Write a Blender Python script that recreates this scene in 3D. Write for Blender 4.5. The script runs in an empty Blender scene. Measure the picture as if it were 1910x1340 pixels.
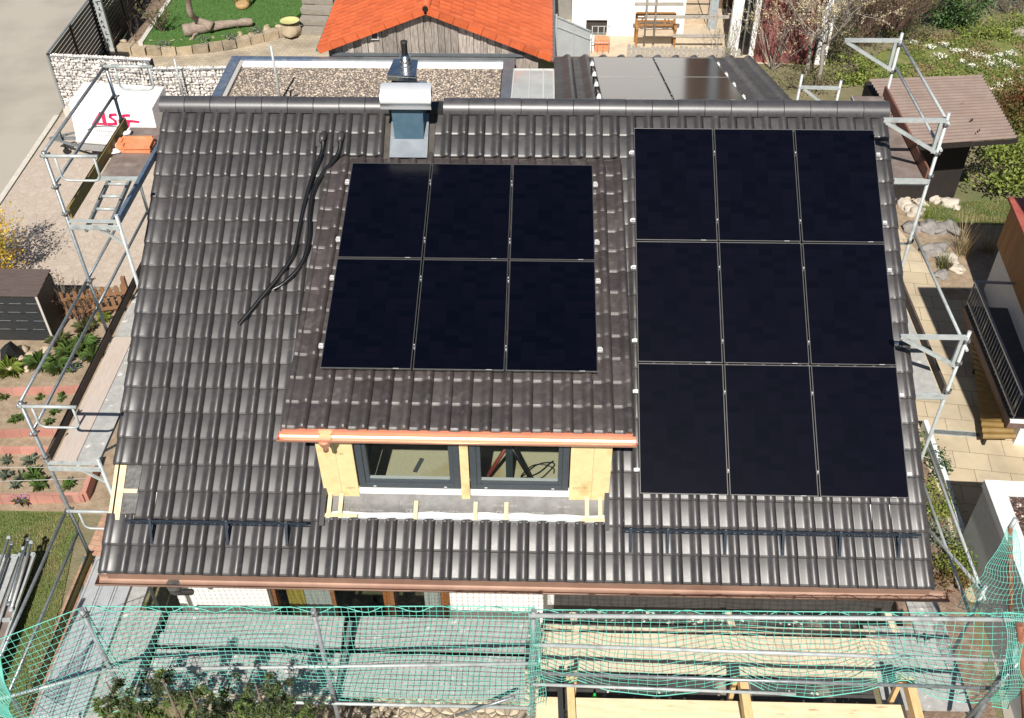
import bpy, bmesh, math, random
from mathutils import Vector, Matrix, noise
random.seed(11)
PI = math.pi
SC = bpy.context.scene
COL = SC.collection
V3 = lambda *a: Vector(a)
GZ = 6.2                       # height of the roof datum above the ground

# ---------------------------------------------------------------- camera
FPX = 1914.62
CAM = Vector((-1.34209, -12.97483, 7.64068 + GZ))
PITCH, YAW, ROLL = 0.7314608751, -0.0337387762, -0.0085063794
A, B = 0.5327464335, 0.2394367643               # pitch of the main roof and of the dormer roof
sy, cy = math.sin(YAW), math.cos(YAW); sp, cp = math.sin(PITCH), math.cos(PITCH)
FW = Vector((sy*cp, cy*cp, -sp)); RT0 = Vector((cy, -sy, 0)); UP0 = RT0.cross(FW)
cr, sr = math.cos(ROLL), math.sin(ROLL)
RT = RT0*cr + UP0*sr; UP = -RT0*sr + UP0*cr
cd = bpy.data.cameras.new("Camera"); cam = bpy.data.objects.new("Camera", cd); COL.objects.link(cam)
cam.matrix_world = Matrix(((RT.x, UP.x, -FW.x, CAM.x), (RT.y, UP.y, -FW.y, CAM.y), (RT.z, UP.z, -FW.z, CAM.z), (0, 0, 0, 1)))
cd.sensor_width = 36.0; cd.lens = 36.0*FPX/1910.0; cd.clip_start = 0.1; cd.clip_end = 600
SC.camera = cam

def ray(x, y): return RT*((x-955)/FPX) + UP*((670-y)/FPX) + FW
def gz(x, y, z=0.0):
    d = ray(x, y); return CAM + d*((z-CAM.z)/d.z)
def gy(x, y, Y):
    d = ray(x, y); return CAM + d*((Y-CAM.y)/d.y)
def gx(x, y, X):
    d = ray(x, y); return CAM + d*((X-CAM.x)/d.x)
SA, CA, SB, CB = math.sin(A), math.cos(A), math.sin(B), math.cos(B)
V0 = 0.11
def roofP(u, v, h=0.0):         # main roof: u along the ridge, v down the slope, h above the tile bed
    h -= 0.15
    return Vector((u, -v*CA - h*SA, GZ - v*SA + h*CA))
def dormP(u, w, h=0.0):
    h -= 0.15
    return Vector((u, -V0*CA - w*CB - h*SB, GZ - V0*SA - w*SB + h*CB))
WG = math.radians(-15.086); SW, CW = math.sin(WG), math.cos(WG)
def wingP(u, v, h=0.0):         # rear roof falling away from the ridge; v = 0 at the near panel edge
    h -= 0.13
    return Vector((u, 2.115 + v*CW - h*SW, 5.918 + v*SW + h*CW))
def on_roof(x, y, h=0.03):
    n = Vector((0, -SA, CA)); p0 = roofP(0, 0, h); d = ray(x, y)
    P = CAM + d*(n.dot(p0-CAM)/n.dot(d))
    return P.x, -((P.y+(h-.15)*SA)/CA)

# ---------------------------------------------------------------- materials
def _n(nt, t, **kw):
    n = nt.nodes.new(t)
    for k, v in kw.items(): setattr(n, k, v)
    return n
def rgba(c): return (c[0], c[1], c[2], 1.0)
def M(name, c1, c2=None, scale=4.0, detail=5, rough=.6, metal=0.0, spec=.5, bump=0.0, bscale=None, island=0.0,
      stretch=(1, 1, 1), c3=None, s3=.7, lo=.35, hi=.65, bdist=.01, hue=0.0, rvar=0.0, lo3=.55, hi3=.72, trans=0.0):
    m = bpy.data.materials.new(name); m.use_nodes = True; nt = m.node_tree; L = nt.links
    bs = nt.nodes["Principled BSDF"]
    bs.inputs["Roughness"].default_value = rough; bs.inputs["Metallic"].default_value = metal
    bs.inputs["Specular IOR Level"].default_value = spec
    bs.inputs["Base Color"].default_value = rgba(c1)
    if c2 is None and not island and not bump: return m
    tc = _n(nt, "ShaderNodeTexCoord"); mp = _n(nt, "ShaderNodeMapping"); mp.inputs["Scale"].default_value = stretch
    L.new(tc.outputs["Object"], mp.inputs["Vector"])
    out = None
    if c2 is not None:
        nz = _n(nt, "ShaderNodeTexNoise"); nz.inputs["Scale"].default_value = scale; nz.inputs["Detail"].default_value = detail
        nz.inputs["Roughness"].default_value = .65
        L.new(mp.outputs[0], nz.inputs["Vector"])
        rp = _n(nt, "ShaderNodeValToRGB"); rp.color_ramp.elements[0].position = lo; rp.color_ramp.elements[1].position = hi
        rp.color_ramp.elements[0].color = rgba(c1); rp.color_ramp.elements[1].color = rgba(c2)
        L.new(nz.outputs["Fac"], rp.inputs[0]); out = rp.outputs[0]
        if rvar:
            mr = _n(nt, "ShaderNodeMapRange"); mr.inputs[3].default_value = max(.02, rough-rvar); mr.inputs[4].default_value = min(1, rough+rvar)
            mr.inputs[1].default_value = .3; mr.inputs[2].default_value = .7
            L.new(nz.outputs["Fac"], mr.inputs[0]); L.new(mr.outputs[0], bs.inputs["Roughness"])
        if c3 is not None:
            n3 = _n(nt, "ShaderNodeTexNoise"); n3.inputs["Scale"].default_value = s3; n3.inputs["Detail"].default_value = 4
            L.new(mp.outputs[0], n3.inputs["Vector"])
            r3 = _n(nt, "ShaderNodeMapRange"); r3.inputs[1].default_value = lo3; r3.inputs[2].default_value = hi3
            L.new(n3.outputs["Fac"], r3.inputs[0])
            mx = _n(nt, "ShaderNodeMixRGB"); mx.inputs[2].default_value = rgba(c3)
            L.new(r3.outputs[0], mx.inputs[0]); L.new(out, mx.inputs[1]); out = mx.outputs[0]
    if island:
        ge = _n(nt, "ShaderNodeNewGeometry")
        hs = _n(nt, "ShaderNodeHueSaturation")
        mr = _n(nt, "ShaderNodeMapRange"); mr.inputs[3].default_value = 1-island; mr.inputs[4].default_value = 1+island
        L.new(ge.outputs["Random Per Island"], mr.inputs[0]); L.new(mr.outputs[0], hs.inputs["Value"])
        if hue:
            w = _n(nt, "ShaderNodeMath", operation='MULTIPLY'); w.inputs[1].default_value = 7.31
            f = _n(nt, "ShaderNodeMath", operation='FRACT'); L.new(ge.outputs["Random Per Island"], w.inputs[0]); L.new(w.outputs[0], f.inputs[0])
            mh = _n(nt, "ShaderNodeMapRange"); mh.inputs[3].default_value = .5-hue; mh.inputs[4].default_value = .5+hue
            L.new(f.outputs[0], mh.inputs[0]); L.new(mh.outputs[0], hs.inputs["Hue"])
        if out is not None: L.new(out, hs.inputs["Color"])
        else: hs.inputs["Color"].default_value = rgba(c1)
        out = hs.outputs[0]
    if out is not None: L.new(out, bs.inputs["Base Color"])
    if bump:
        nb = _n(nt, "ShaderNodeTexNoise"); nb.inputs["Scale"].default_value = bscale or scale*3; nb.inputs["Detail"].default_value = 6
        L.new(mp.outputs[0], nb.inputs["Vector"])
        bp = _n(nt, "ShaderNodeBump"); bp.inputs["Strength"].default_value = bump; bp.inputs["Distance"].default_value = bdist
        L.new(nb.outputs["Fac"], bp.inputs["Height"]); L.new(bp.outputs[0], bs.inputs["Normal"])
    if trans:
        tr = _n(nt, "ShaderNodeBsdfTranslucent"); mxs = _n(nt, "ShaderNodeMixShader"); mxs.inputs[0].default_value = trans
        if out is not None: L.new(out, tr.inputs[0])
        else: tr.inputs[0].default_value = rgba(c1)
        L.new(bs.outputs[0], mxs.inputs[1]); L.new(tr.outputs[0], mxs.inputs[2])
        L.new(mxs.outputs[0], nt.nodes["Material Output"].inputs[0])
    return m

def stones_mat(name, cols, scale, rough=.9, bump=.6, dist=.01, gap=(0.03, .028, .025), gapw=.06, stretch=(1, 1, 1)):
    """cells of several colours with dark joints between them (pebbles, cobbles, shingle)"""
    m = bpy.data.materials.new(name); m.use_nodes = True; nt = m.node_tree; L = nt.links; bs = nt.nodes["Principled BSDF"]
    bs.inputs["Roughness"].default_value = rough
    tc = _n(nt, "ShaderNodeTexCoord"); mp = _n(nt, "ShaderNodeMapping"); mp.inputs["Scale"].default_value = stretch
    L.new(tc.outputs["Object"], mp.inputs["Vector"])
    v = _n(nt, "ShaderNodeTexVoronoi"); v.inputs["Scale"].default_value = scale; L.new(mp.outputs[0], v.inputs["Vector"])
    v2 = _n(nt, "ShaderNodeTexVoronoi", feature='DISTANCE_TO_EDGE'); v2.inputs["Scale"].default_value = scale; L.new(mp.outputs[0], v2.inputs["Vector"])
    rp = _n(nt, "ShaderNodeValToRGB"); rp.color_ramp.interpolation = 'CONSTANT'
    sx = _n(nt, "ShaderNodeSeparateColor"); L.new(v.outputs["Color"], sx.inputs[0]); L.new(sx.outputs[0], rp.inputs[0])
    for i, c in enumerate(cols):
        e = rp.color_ramp.elements[i] if i < 2 else rp.color_ramp.elements.new(i/len(cols))
        e.position = i/len(cols); e.color = rgba(c)
    mr = _n(nt, "ShaderNodeMapRange"); mr.inputs[2].default_value = gapw; L.new(v2.outputs["Distance"], mr.inputs[0])
    mx = _n(nt, "ShaderNodeMixRGB"); mx.inputs[1].default_value = rgba(gap); L.new(mr.outputs[0], mx.inputs[0]); L.new(rp.outputs[0], mx.inputs[2])
    L.new(mx.outputs[0], bs.inputs["Base Color"])
    mb2 = _n(nt, "ShaderNodeMapRange"); mb2.inputs[2].default_value = .35; L.new(v2.outputs["Distance"], mb2.inputs[0])
    bp = _n(nt, "ShaderNodeBump"); bp.inputs["Strength"].default_value = bump; bp.inputs["Distance"].default_value = dist
    L.new(mb2.outputs[0], bp.inputs["Height"]); L.new(bp.outputs[0], bs.inputs["Normal"])
    return m

def brick_mat(name, c1, c2, mortar, w, h, msize=.008, offset=.5, rough=.85, rot=0.0, noise_amt=.35, stain=None, bump=.3):
    m = bpy.data.materials.new(name); m.use_nodes = True; nt = m.node_tree; L = nt.links; bs = nt.nodes["Principled BSDF"]
    bs.inputs["Roughness"].default_value = rough
    tc = _n(nt, "ShaderNodeTexCoord"); mp = _n(nt, "ShaderNodeMapping"); mp.inputs["Rotation"].default_value = (0, 0, rot)
    L.new(tc.outputs["Object"], mp.inputs["Vector"])
    b = _n(nt, "ShaderNodeTexBrick"); b.offset = offset
    b.inputs["Color1"].default_value = rgba(c1); b.inputs["Color2"].default_value = rgba(c2); b.inputs["Mortar"].default_value = rgba(mortar)
    b.inputs["Scale"].default_value = 1.0; b.inputs["Brick Width"].default_value = w; b.inputs["Row Height"].default_value = h
    b.inputs["Mortar Size"].default_value = msize; b.inputs["Mortar Smooth"].default_value = .3
    L.new(mp.outputs[0], b.inputs["Vector"])
    nz = _n(nt, "ShaderNodeTexNoise"); nz.inputs["Scale"].default_value = 1.1; nz.inputs["Detail"].default_value = 8; L.new(tc.outputs["Object"], nz.inputs["Vector"])
    mr = _n(nt, "ShaderNodeMapRange"); mr.inputs[1].default_value = .3; mr.inputs[2].default_value = .7
    mr.inputs[3].default_value = 1-noise_amt; mr.inputs[4].default_value = 1+noise_amt*.5; L.new(nz.outputs["Fac"], mr.inputs[0])
    hs = _n(nt, "ShaderNodeHueSaturation"); L.new(mr.outputs[0], hs.inputs["Value"]); L.new(b.outputs["Color"], hs.inputs["Color"])
    out = hs.outputs[0]
    if stain:
        n2 = _n(nt, "ShaderNodeTexNoise"); n2.inputs["Scale"].default_value = .8; n2.inputs["Detail"].default_value = 9; n2.inputs["Roughness"].default_value = .7
        L.new(tc.outputs["Object"], n2.inputs["Vector"])
        m2 = _n(nt, "ShaderNodeMapRange"); m2.inputs[1].default_value = .52; m2.inputs[2].default_value = .7; m2.inputs[4].default_value = .7; L.new(n2.outputs["Fac"], m2.inputs[0])
        mx = _n(nt, "ShaderNodeMixRGB"); mx.inputs[2].default_value = rgba(stain); L.new(m2.outputs[0], mx.inputs[0]); L.new(out, mx.inputs[1]); out = mx.outputs[0]
    L.new(out, bs.inputs["Base Color"])
    bp = _n(nt, "ShaderNodeBump"); bp.inputs["Strength"].default_value = bump; bp.inputs["Distance"].default_value = .006
    sub = _n(nt, "ShaderNodeMath", operation='SUBTRACT'); sub.inputs[0].default_value = 1.0; L.new(b.outputs["Fac"], sub.inputs[1])
    L.new(sub.outputs[0], bp.inputs["Height"]); L.new(bp.outputs[0], bs.inputs["Normal"])
    return m

def glass_mat(name, tint, alpha=.25, rough=.02):
    m = bpy.data.materials.new(name); m.use_nodes = True; nt = m.node_tree; L = nt.links
    bs = nt.nodes["Principled BSDF"]; bs.inputs["Base Color"].default_value = rgba(tint); bs.inputs["Roughness"].default_value = rough
    tr = _n(nt, "ShaderNodeBsdfTransparent"); tr.inputs[0].default_value = (.9, .93, .92, 1)
    mx = _n(nt, "ShaderNodeMixShader"); mx.inputs[0].default_value = alpha
    L.new(tr.outputs[0], mx.inputs[1]); L.new(bs.outputs[0], mx.inputs[2]); L.new(mx.outputs[0], nt.nodes["Material Output"].inputs[0])
    return m

# ---------------------------------------------------------------- mesh builder
class MB:
    def __init__(s): s.v = []; s.f = []; s.sm = []
    def add(s, vs, fs, smooth=False):
        o = len(s.v); s.v += [Vector(p) for p in vs]; s.f += [[i+o for i in f] for f in fs]; s.sm += [smooth]*len(fs); return s
    def box(s, lo, hi):
        x0, y0, z0 = lo; x1, y1, z1 = hi
        return s.add([(x0,y0,z0),(x1,y0,z0),(x1,y1,z0),(x0,y1,z0),(x0,y0,z1),(x1,y0,z1),(x1,y1,z1),(x0,y1,z1)],
              [[0,3,2,1],[4,5,6,7],[0,1,5,4],[1,2,6,5],[2,3,7,6],[3,0,4,7]])
    def hexa(s, p):              # 4 bottom points then 4 top points
        return s.add(p, [[0,3,2,1],[4,5,6,7],[0,1,5,4],[1,2,6,5],[2,3,7,6],[3,0,4,7]])
    def slab(s, quad, t):        # quad of 4 points thickened by vector t
        t = Vector(t); q = [Vector(p) for p in quad]; return s.hexa(q + [p+t for p in q])
    def beam(s, a, b, w, h, up=(0, 0, 1)):   # rectangular bar from a to b
        a = Vector(a); b = Vector(b); d = (b-a).normalized(); up = Vector(up)
        sd = d.cross(up)
        if sd.length < 1e-4: sd = d.cross(Vector((0, 1, 0)))
        sd.normalize(); u = sd.cross(d).normalized()
        q = [a-sd*w/2-u*h/2, a+sd*w/2-u*h/2, a+sd*w/2+u*h/2, a-sd*w/2+u*h/2]
        return s.hexa(q + [p+(b-a) for p in q])
    def prism(s, poly, t):
        t = Vector(t); q = [Vector(p) for p in poly]; n = len(q)
        return s.add(q+[p+t for p in q], [list(range(n))[::-1], list(range(n, 2*n))] + [[i, (i+1) % n, n+(i+1) % n, n+i] for i in range(n)])
    def poly(s, pts): return s.add(pts, [list(range(len(pts)))])
    def tube(s, pts, r, n=8, caps=True, smooth=True):
        P = [Vector(p) for p in pts]; R = r if isinstance(r, (list, tuple)) else [r]*len(P)
        vs = []; prev = None
        for i, p in enumerate(P):
            d = (P[min(i+1, len(P)-1)]-P[max(i-1, 0)])
            if d.length < 1e-9: d = Vector((0, 0, 1))
            d.normalize()
            if prev is None:
                a = d.cross(Vector((0, 0, 1)))
                if a.length < .05: a = d.cross(Vector((0, 1, 0)))
            else:
                a = prev - d*prev.dot(d)
                if a.length < 1e-6: a = d.cross(Vector((0, 0, 1)))
            a.normalize(); prev = a; b = d.cross(a)
            vs += [p + (a*math.cos(2*PI*k/n) + b*math.sin(2*PI*k/n))*R[i] for k in range(n)]
        fs = [[i*n+k, i*n+(k+1) % n, (i+1)*n+(k+1) % n, (i+1)*n+k] for i in range(len(P)-1) for k in range(n)]
        s.add(vs, fs, smooth)
        if caps:
            o = len(s.v)-len(vs); s.f += [[o+k for k in range(n)][::-1], [o+(len(P)-1)*n+k for k in range(n)]]; s.sm += [False, False]
        return s
    def lathe(s, c, prof, n=16, axis='Z'):
        c = Vector(c); vs = []
        for (r, h) in prof: vs += [c + Vector((r*math.cos(2*PI*k/n), r*math.sin(2*PI*k/n), h)) for k in range(n)]
        fs = [[i*n+k, i*n+(k+1) % n, (i+1)*n+(k+1) % n, (i+1)*n+k] for i in range(len(prof)-1) for k in range(n)]
        s.add(vs, fs, True); o = len(s.v)-len(vs)
        s.f += [[o+k for k in range(n)][::-1], [o+(len(prof)-1)*n+k for k in range(n)]]; s.sm += [False, False]
        return s
    def rock(s, c, r, seed, squash=(1, 1, 1), amp=.35, sub=0):
        t = (1+5**.5)/2
        vs = [Vector(p).normalized() for p in [(-1,t,0),(1,t,0),(-1,-t,0),(1,-t,0),(0,-1,t),(0,1,t),(0,-1,-t),(0,1,-t),(t,0,-1),(t,0,1),(-t,0,-1),(-t,0,1)]]
        fs = [(0,11,5),(0,5,1),(0,1,7),(0,7,10),(0,10,11),(1,5,9),(5,11,4),(11,10,2),(10,7,6),(7,1,8),(3,9,4),(3,4,2),(3,2,6),(3,6,8),(3,8,9),(4,9,5),(2,4,11),(6,2,10),(8,6,7),(9,8,1)]
        for _ in range(sub):
            cache = {}; nf = []
            def mid(i, j):
                k = (min(i, j), max(i, j))
                if k not in cache: vs.append((vs[i]+vs[j]).normalized()); cache[k] = len(vs)-1
                return cache[k]
            for a, b, c2 in fs:
                x, y, z = mid(a, b), mid(b, c2), mid(c2, a); nf += [(a, x, z), (b, y, x), (c2, z, y), (x, y, z)]
            fs = nf
        sd = Vector((seed*1.37 % 97, seed*2.11 % 89, seed*.73 % 83)); c = Vector(c)
        rot = Matrix.Rotation(seed*1.7, 3, 'Z')
        out = []
        for p in vs:
            k = 1 + amp*noise.noise(p*1.3+sd)*1.6 + (amp*.5*noise.noise(p*4.1+sd) if sub > 1 else 0); q = rot @ Vector((p.x*squash[0], p.y*squash[1], p.z*squash[2]))
            out.append(c + q*(r*k))
        return s.add(out, [list(f) for f in fs], sub > 0)
    def leaf(s, c, size, d=None, aspect=.5):
        # one small folded leaf, random orientation
        n = Vector((random.gauss(0, 1), random.gauss(0, 1), random.gauss(0, 1)+.6)).normalized() if d is None else d
        a = n.orthogonal().normalized(); a.rotate(Matrix.Rotation(random.random()*2*PI, 3, n)); b = n.cross(a)
        c = Vector(c)
        return s.add([c-a*size, c+b*size*aspect+n*size*.15, c+a*size, c-b*size*aspect+n*size*.15], [[0, 1, 2], [0, 2, 3]])
    def build(s, name, m, parent=None, bevel=0.0):
        me = bpy.data.meshes.new(name); off = parent_loc(parent)
        me.from_pydata([p-off for p in s.v], [], s.f)
        for i, f in enumerate(me.polygons): f.use_smooth = s.sm[i]
        me.materials.append(m); me.validate(); me.update()
        o = bpy.data.objects.new(name, me); COL.objects.link(o)
        if parent: o.parent = parent
        if bevel:
            bv = o.modifiers.new("b", 'BEVEL'); bv.width = bevel; bv.segments = 2; bv.limit_method = 'ANGLE'; bv.angle_limit = .7
        return o

def parent_loc(p):
    v = Vector((0, 0, 0))
    while p: v += p.location; p = p.parent
    return v
def thing(name, label, cat, loc=(0, 0, 0), group=None):
    o = bpy.data.objects.new(name, None); COL.objects.link(o); o.location = loc; o.empty_display_size = .2
    o["label"] = label; o["category"] = cat
    if group: o["group"] = group
    return o
def tag(o, label, cat, group=None):
    o["label"] = label; o["category"] = cat
    if group: o["group"] = group
    return o
def struct(name, mb, m, kind="structure"):
    o = mb.build(name, m); o["kind"] = kind; return o
def copy_thing(root, label, loc=None, rz=None):
    r = root.copy(); COL.objects.link(r); r["label"] = label
    if loc is not None: r.location = loc
    if rz is not None: r.rotation_euler.z = rz
    for ch in list(root.children):
        c = ch.copy(); COL.objects.link(c); c.parent = r
        for g in list(ch.children):
            d = g.copy(); COL.objects.link(d); d.parent = c
    return r
def text(name, s, size, origin, xdir, ydir, m, parent=None, extrude=.001, align='LEFT', shear=0.0, bold=0.0):
    cu = bpy.data.curves.new(name, 'FONT'); cu.body = s; cu.size = size; cu.extrude = extrude; cu.align_x = align; cu.shear = shear; cu.offset = bold
    t = bpy.data.objects.new(name, cu); COL.objects.link(t)
    dg = bpy.context.evaluated_depsgraph_get(); me = bpy.data.meshes.new_from_object(t.evaluated_get(dg)); bpy.data.objects.remove(t)
    x = Vector(xdir).normalized(); y = Vector(ydir).normalized(); z = x.cross(y)
    off = parent_loc(parent); o0 = Vector(origin)
    for v in me.vertices: v.co = o0 + x*v.co.x + y*v.co.y + z*v.co.z - off
    me.materials.clear(); me.materials.append(m); me.name = name
    o = bpy.data.objects.new(name, me); COL.objects.link(o)
    if parent: o.parent = parent
    return o
# ---------------------------------------------------------------- world, sun
w = bpy.data.worlds.new("World"); SC.world = w; w.use_nodes = True
sk = w.node_tree.nodes.new("ShaderNodeTexSky"); sk.sky_type = 'NISHITA'; sk.sun_disc = False
SUN_TO = Vector((-.075, -.876, 1.0)).normalized()          # direction towards the sun
SEL = math.asin(SUN_TO.z); SAZ = math.atan2(SUN_TO.x, SUN_TO.y)
sk.sun_elevation = SEL; sk.sun_rotation = SAZ; sk.altitude = 400; sk.dust_density = .6
w.node_tree.links.new(sk.outputs[0], w.node_tree.nodes["Background"].inputs[0])
w.node_tree.nodes["Background"].inputs[1].default_value = .05
sl = bpy.data.lights.new("Sun", 'SUN'); sl.energy = 5.0; sl.angle = math.radians(.5); sl.color = (1.0, .95, .87)
so = bpy.data.objects.new("Sun", sl); COL.objects.link(so); so.rotation_euler = SUN_TO.to_track_quat('Z', 'Y').to_euler(); so.location = (0, -30, 40)
SC.view_settings.view_transform = 'Standard'; SC.view_settings.look = 'None'; SC.view_settings.gamma = 1; SC.view_settings.exposure = 0.46

# ---------------------------------------------------------------- materials of the house
TILE = M("roof_tile", (.034, .0308, .0315), (.046, .0415, .042), scale=9, rough=.435, spec=.72, island=.22, hue=.012, bump=.12, bscale=60, bdist=.004, c3=(.066, .060, .060), s3=6, lo3=.62, hi3=.75, rvar=.03)
TILE_B = M("roof_tile_brown", (.040, .0325, .0315), (.054, .044, .042), scale=9, rough=.44, spec=.68, island=.25, hue=.02, bump=.15, bscale=50, bdist=.004, c3=(.080, .068, .065), s3=7, lo3=.58, hi3=.72, rvar=.08)
RIDGE = M("ridge_tile", (.045, .042, .045), (.064, .060, .063), scale=8, rough=.42, spec=.9, island=.15, bump=.08, bscale=50)
COPPER = M("old_copper", (.27, .165, .12), (.335, .21, .155), scale=2.5, rough=.6, metal=.3, c3=(.23, .13, .095), s3=1.3)
COPPER_N = M("bright_copper", (.80, .42, .29), (.74, .36, .24), scale=1.2, rough=.40, metal=.55)
WHITE = M("white_render", (.76, .755, .74), (.82, .815, .80), scale=14, rough=.9, bump=.25, bscale=120, bdist=.003)
INSUL = M("insulation_board", (.66, .51, .26), (.74, .58, .31), scale=9, rough=.85, bump=.1, bscale=70, c3=(.56, .40, .18), s3=4)
ANTHR = M("anthracite_frame", (.045, .055, .066), (.055, .066, .078), scale=20, rough=.38, spec=.5)
MEMB = M("underlay_membrane", (.13, .125, .12), (.20, .195, .19), scale=7, rough=.6, bump=.35, bscale=16, bdist=.012)
BATTEN = M("fresh_batten", (.62, .47, .28), (.74, .59, .38), scale=5, rough=.75, stretch=(1, 8, 8), bump=.2)
WPRINT = M("pale_print", (.36, .36, .35), rough=.8)
GPRINT = M("grey_brown_print", (.30, .23, .13), rough=.9)
ZINC = M("zinc_sheet", (.25, .28, .31), (.33, .36, .39), scale=3, rough=.45, metal=.7)
STEEL = M("stainless", (.62, .63, .64), (.72, .73, .74), scale=6, rough=.26, metal=1.0, rvar=.08)
BLUEM = M("blue_grey_cladding", (.055, .105, .15), (.075, .13, .175), scale=8, rough=.36, spec=.5, rvar=.06)
BLACKP = M("black_plastic", (.012, .012, .013), rough=.35)
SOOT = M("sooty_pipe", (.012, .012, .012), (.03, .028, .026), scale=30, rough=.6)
PVC = M("white_pvc", (.80, .80, .79), rough=.4)
SNOW = M("snow_guard_steel", (.018, .026, .04), (.03, .04, .055), scale=20, rough=.4)
CLEAR = glass_mat("window_glass", (.02, .025, .027), alpha=.16, rough=.02)
FLOOR = M("particle_board", (.66, .58, .38), (.74, .67, .47), scale=30, rough=.8, bump=.1, c3=(.55, .40, .18), s3=1.2)
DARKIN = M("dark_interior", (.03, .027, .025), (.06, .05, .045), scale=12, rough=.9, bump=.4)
CURT = M("orange_curtain", (.55, .17, .04), (.65, .25, .07), scale=3, stretch=(14, 14, .6), rough=.9)
CURTW = M("pale_curtain", (.55, .57, .55), (.72, .73, .70), scale=3, stretch=(18, 18, .5), rough=.9)
CURTY = M("yellow_curtain", (.50, .36, .06), (.62, .47, .10), scale=3, stretch=(18, 18, .5), rough=.9)

PROF = [(0, -.014), (.003, .002), (.007, .005), (.016, .0055), (.084, .0055), (.100, .007), (.118, .014), (.138, .030), (.160, .045), (.182, .052), (.204, .049), (.222, .034), (.234, .012), (.240, .003), (.2435, -.014)]
TP = .245; RP = .3545
def tile(mb, P, u0, ve, prof=PROF, length=.42, lift=.038, jit=True, th=.022):
    n = len(prof); du = random.uniform(-.0012, .0012) if jit else 0; dv = random.uniform(-.002, .002) if jit else 0; dh = random.uniform(-.0015, .0015) if jit else 0
    rows = [(ve-length, .0, 0), (ve-.034+dv, lift+.001, 0), (ve-.013+dv, lift-.008, 0), (ve-.001+dv, lift-.018, 0), (ve+dv, lift-th-.018, 0)]
    vs = []
    for v, h, _ in rows: vs += [P(u0+du+u, v, h+hh+dh) for u, hh in prof]
    fs = [[i*n+k, (i+1)*n+k, (i+1)*n+k+1, i*n+k+1] for i in range(len(rows)-1) for k in range(n-1)]
    mb.add(vs, fs, False); o = len(mb.sm)-len(fs)
    for q in range(o, o+n-1): mb.sm[q] = True
ROWS = [6.058-RP*j for j in range(19)]
SEAM0 = -6.572; NCOL = 42
VERGE = [(0, -.10), (.003, .018), (.02, .030), (.05, .036), (.085, .033), (.11, .014), (.125, .007), (.215, .007), (.245, .012), (.275, .026), (.30, .039), (.32, .042), (.34, .037), (.36, .02), (.372, .006), (.379, -.002)]
VERGR = [(0, -.004), (.006, .003), (.018, .006), (.06, .006), (.09, .012), (.115, .030), (.14, .041), (.165, .037), (.19, .020), (.21, .008), (.226, .004), (.229, -.10)]

# ================================================================ the house
house = thing("house", "white house with dark tiled roof, dormer and sheet metal chimney between the scaffolds", "house", (-1.6, 0, 0))
mb = MB(); WF = -4.45
# outer walls: front, gables (5-sided), rear
ap = roofP(0, -.82, 0)
X0, X1 = -6.45, 3.25
def gable(x0, x1):
    mb.prism([(x0, WF, 0), (x0, WF, 3.42), (x0, ap.y, ap.z-.18), (x0, 6.0, 3.45), (x0, 6.0, 0)], (x1-x0, 0, 0))
gable(X0, X0+.3); gable(X1-.3, X1)
# front wall with a long window opening
wx0 = gy(497, 1100, WF).x; wx1 = gy(838, 1100, WF).x; WT = gy(600, 1101, WF).z; WBOT = .6
mb.box((X0+.3, WF, 0), (wx0, WF+.3, 3.4)); mb.box((wx1, WF, 0), (X1-.3, WF+.3, 3.4))
mb.box((wx0, WF, WT), (wx1, WF+.3, 3.4)); mb.box((wx0, WF, 0), (wx1, WF+.3, WBOT))
mb.box((X0+.3, 5.7, 0), (X1-.3, 6.0, 3.4))
mb.build("wall", WHITE, house)
# ground-floor window behind the eave
win = MB()
for x in (wx0, wx0+(wx1-wx0)*.33, wx0+(wx1-wx0)*.66, wx1-.06): win.box((x, WF+.12, WBOT), (x+.06, WF+.18, WT))
win.box((wx0, WF+.12, WBOT), (wx1, WF+.18, WBOT+.07)); win.box((wx0, WF+.121, WT-.06), (wx1, WF+.181, WT))
wfr = win.build("window", M("brown_window_frame", (.16, .07, .03), (.24, .11, .05), scale=8, rough=.5), house)
MB().box((wx0+.05, WF+.145, WBOT+.05), (wx1-.05, WF+.15, WT-.05)).build("pane", CLEAR, wfr)
def curtain(xa, xb, m, y=WF+.24):
    c = MB(); n = max(6, int((xb-xa)/.02)); vs = []
    for i in range(n+1):
        x = xa+(xb-xa)*i/n; yy = y+.02*math.sin(i*1.3)
        vs += [(x, yy, WBOT+.02), (x, yy, WT-.01)]
    c.add(vs, [[2*i, 2*i+2, 2*i+3, 2*i+1] for i in range(n)], True); c.build("curtain", m, wfr)
gxw = lambda px: gy(px, 1110, WF+.24).x
curtain(gxw(501), gxw(521), CURT); curtain(gxw(536), gxw(567), CURTY); curtain(gxw(568), gxw(617), CURTW)
curtain(gxw(714), gxw(739), CURT); curtain(gxw(791), gxw(821), CURTW); curtain(gxw(822), gxw(836), CURT)
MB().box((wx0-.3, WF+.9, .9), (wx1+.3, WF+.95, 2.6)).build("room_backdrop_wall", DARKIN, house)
# roof timbers: sheathing under the tiles (front with the dormer opening, rear)
ro = MB()
def sheath(P, u0, u1, v0, v1, h0=-.07, h1=-.012):
    ro.hexa([P(u0, v1, h0), P(u1, v1, h0), P(u1, v0, h0), P(u0, v0, h0), P(u0, v1, h1), P(u1, v1, h1), P(u1, v0, h1), P(u0, v0, h1)])
DU0, DU1 = -4.13, -.40       # dormer opening
sheath(roofP, -6.86, DU0, -.80, 6.0); sheath(roofP, DU1, 3.62, -.80, 6.0); sheath(roofP, DU0, DU1, -.80, .15); sheath(roofP, DU0, DU1, 5.32, 6.0)
ro.build("roof_sheathing", M("dark_sheathing", (.05, .045, .04), (.08, .07, .06), scale=8, rough=.9), house)
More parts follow.
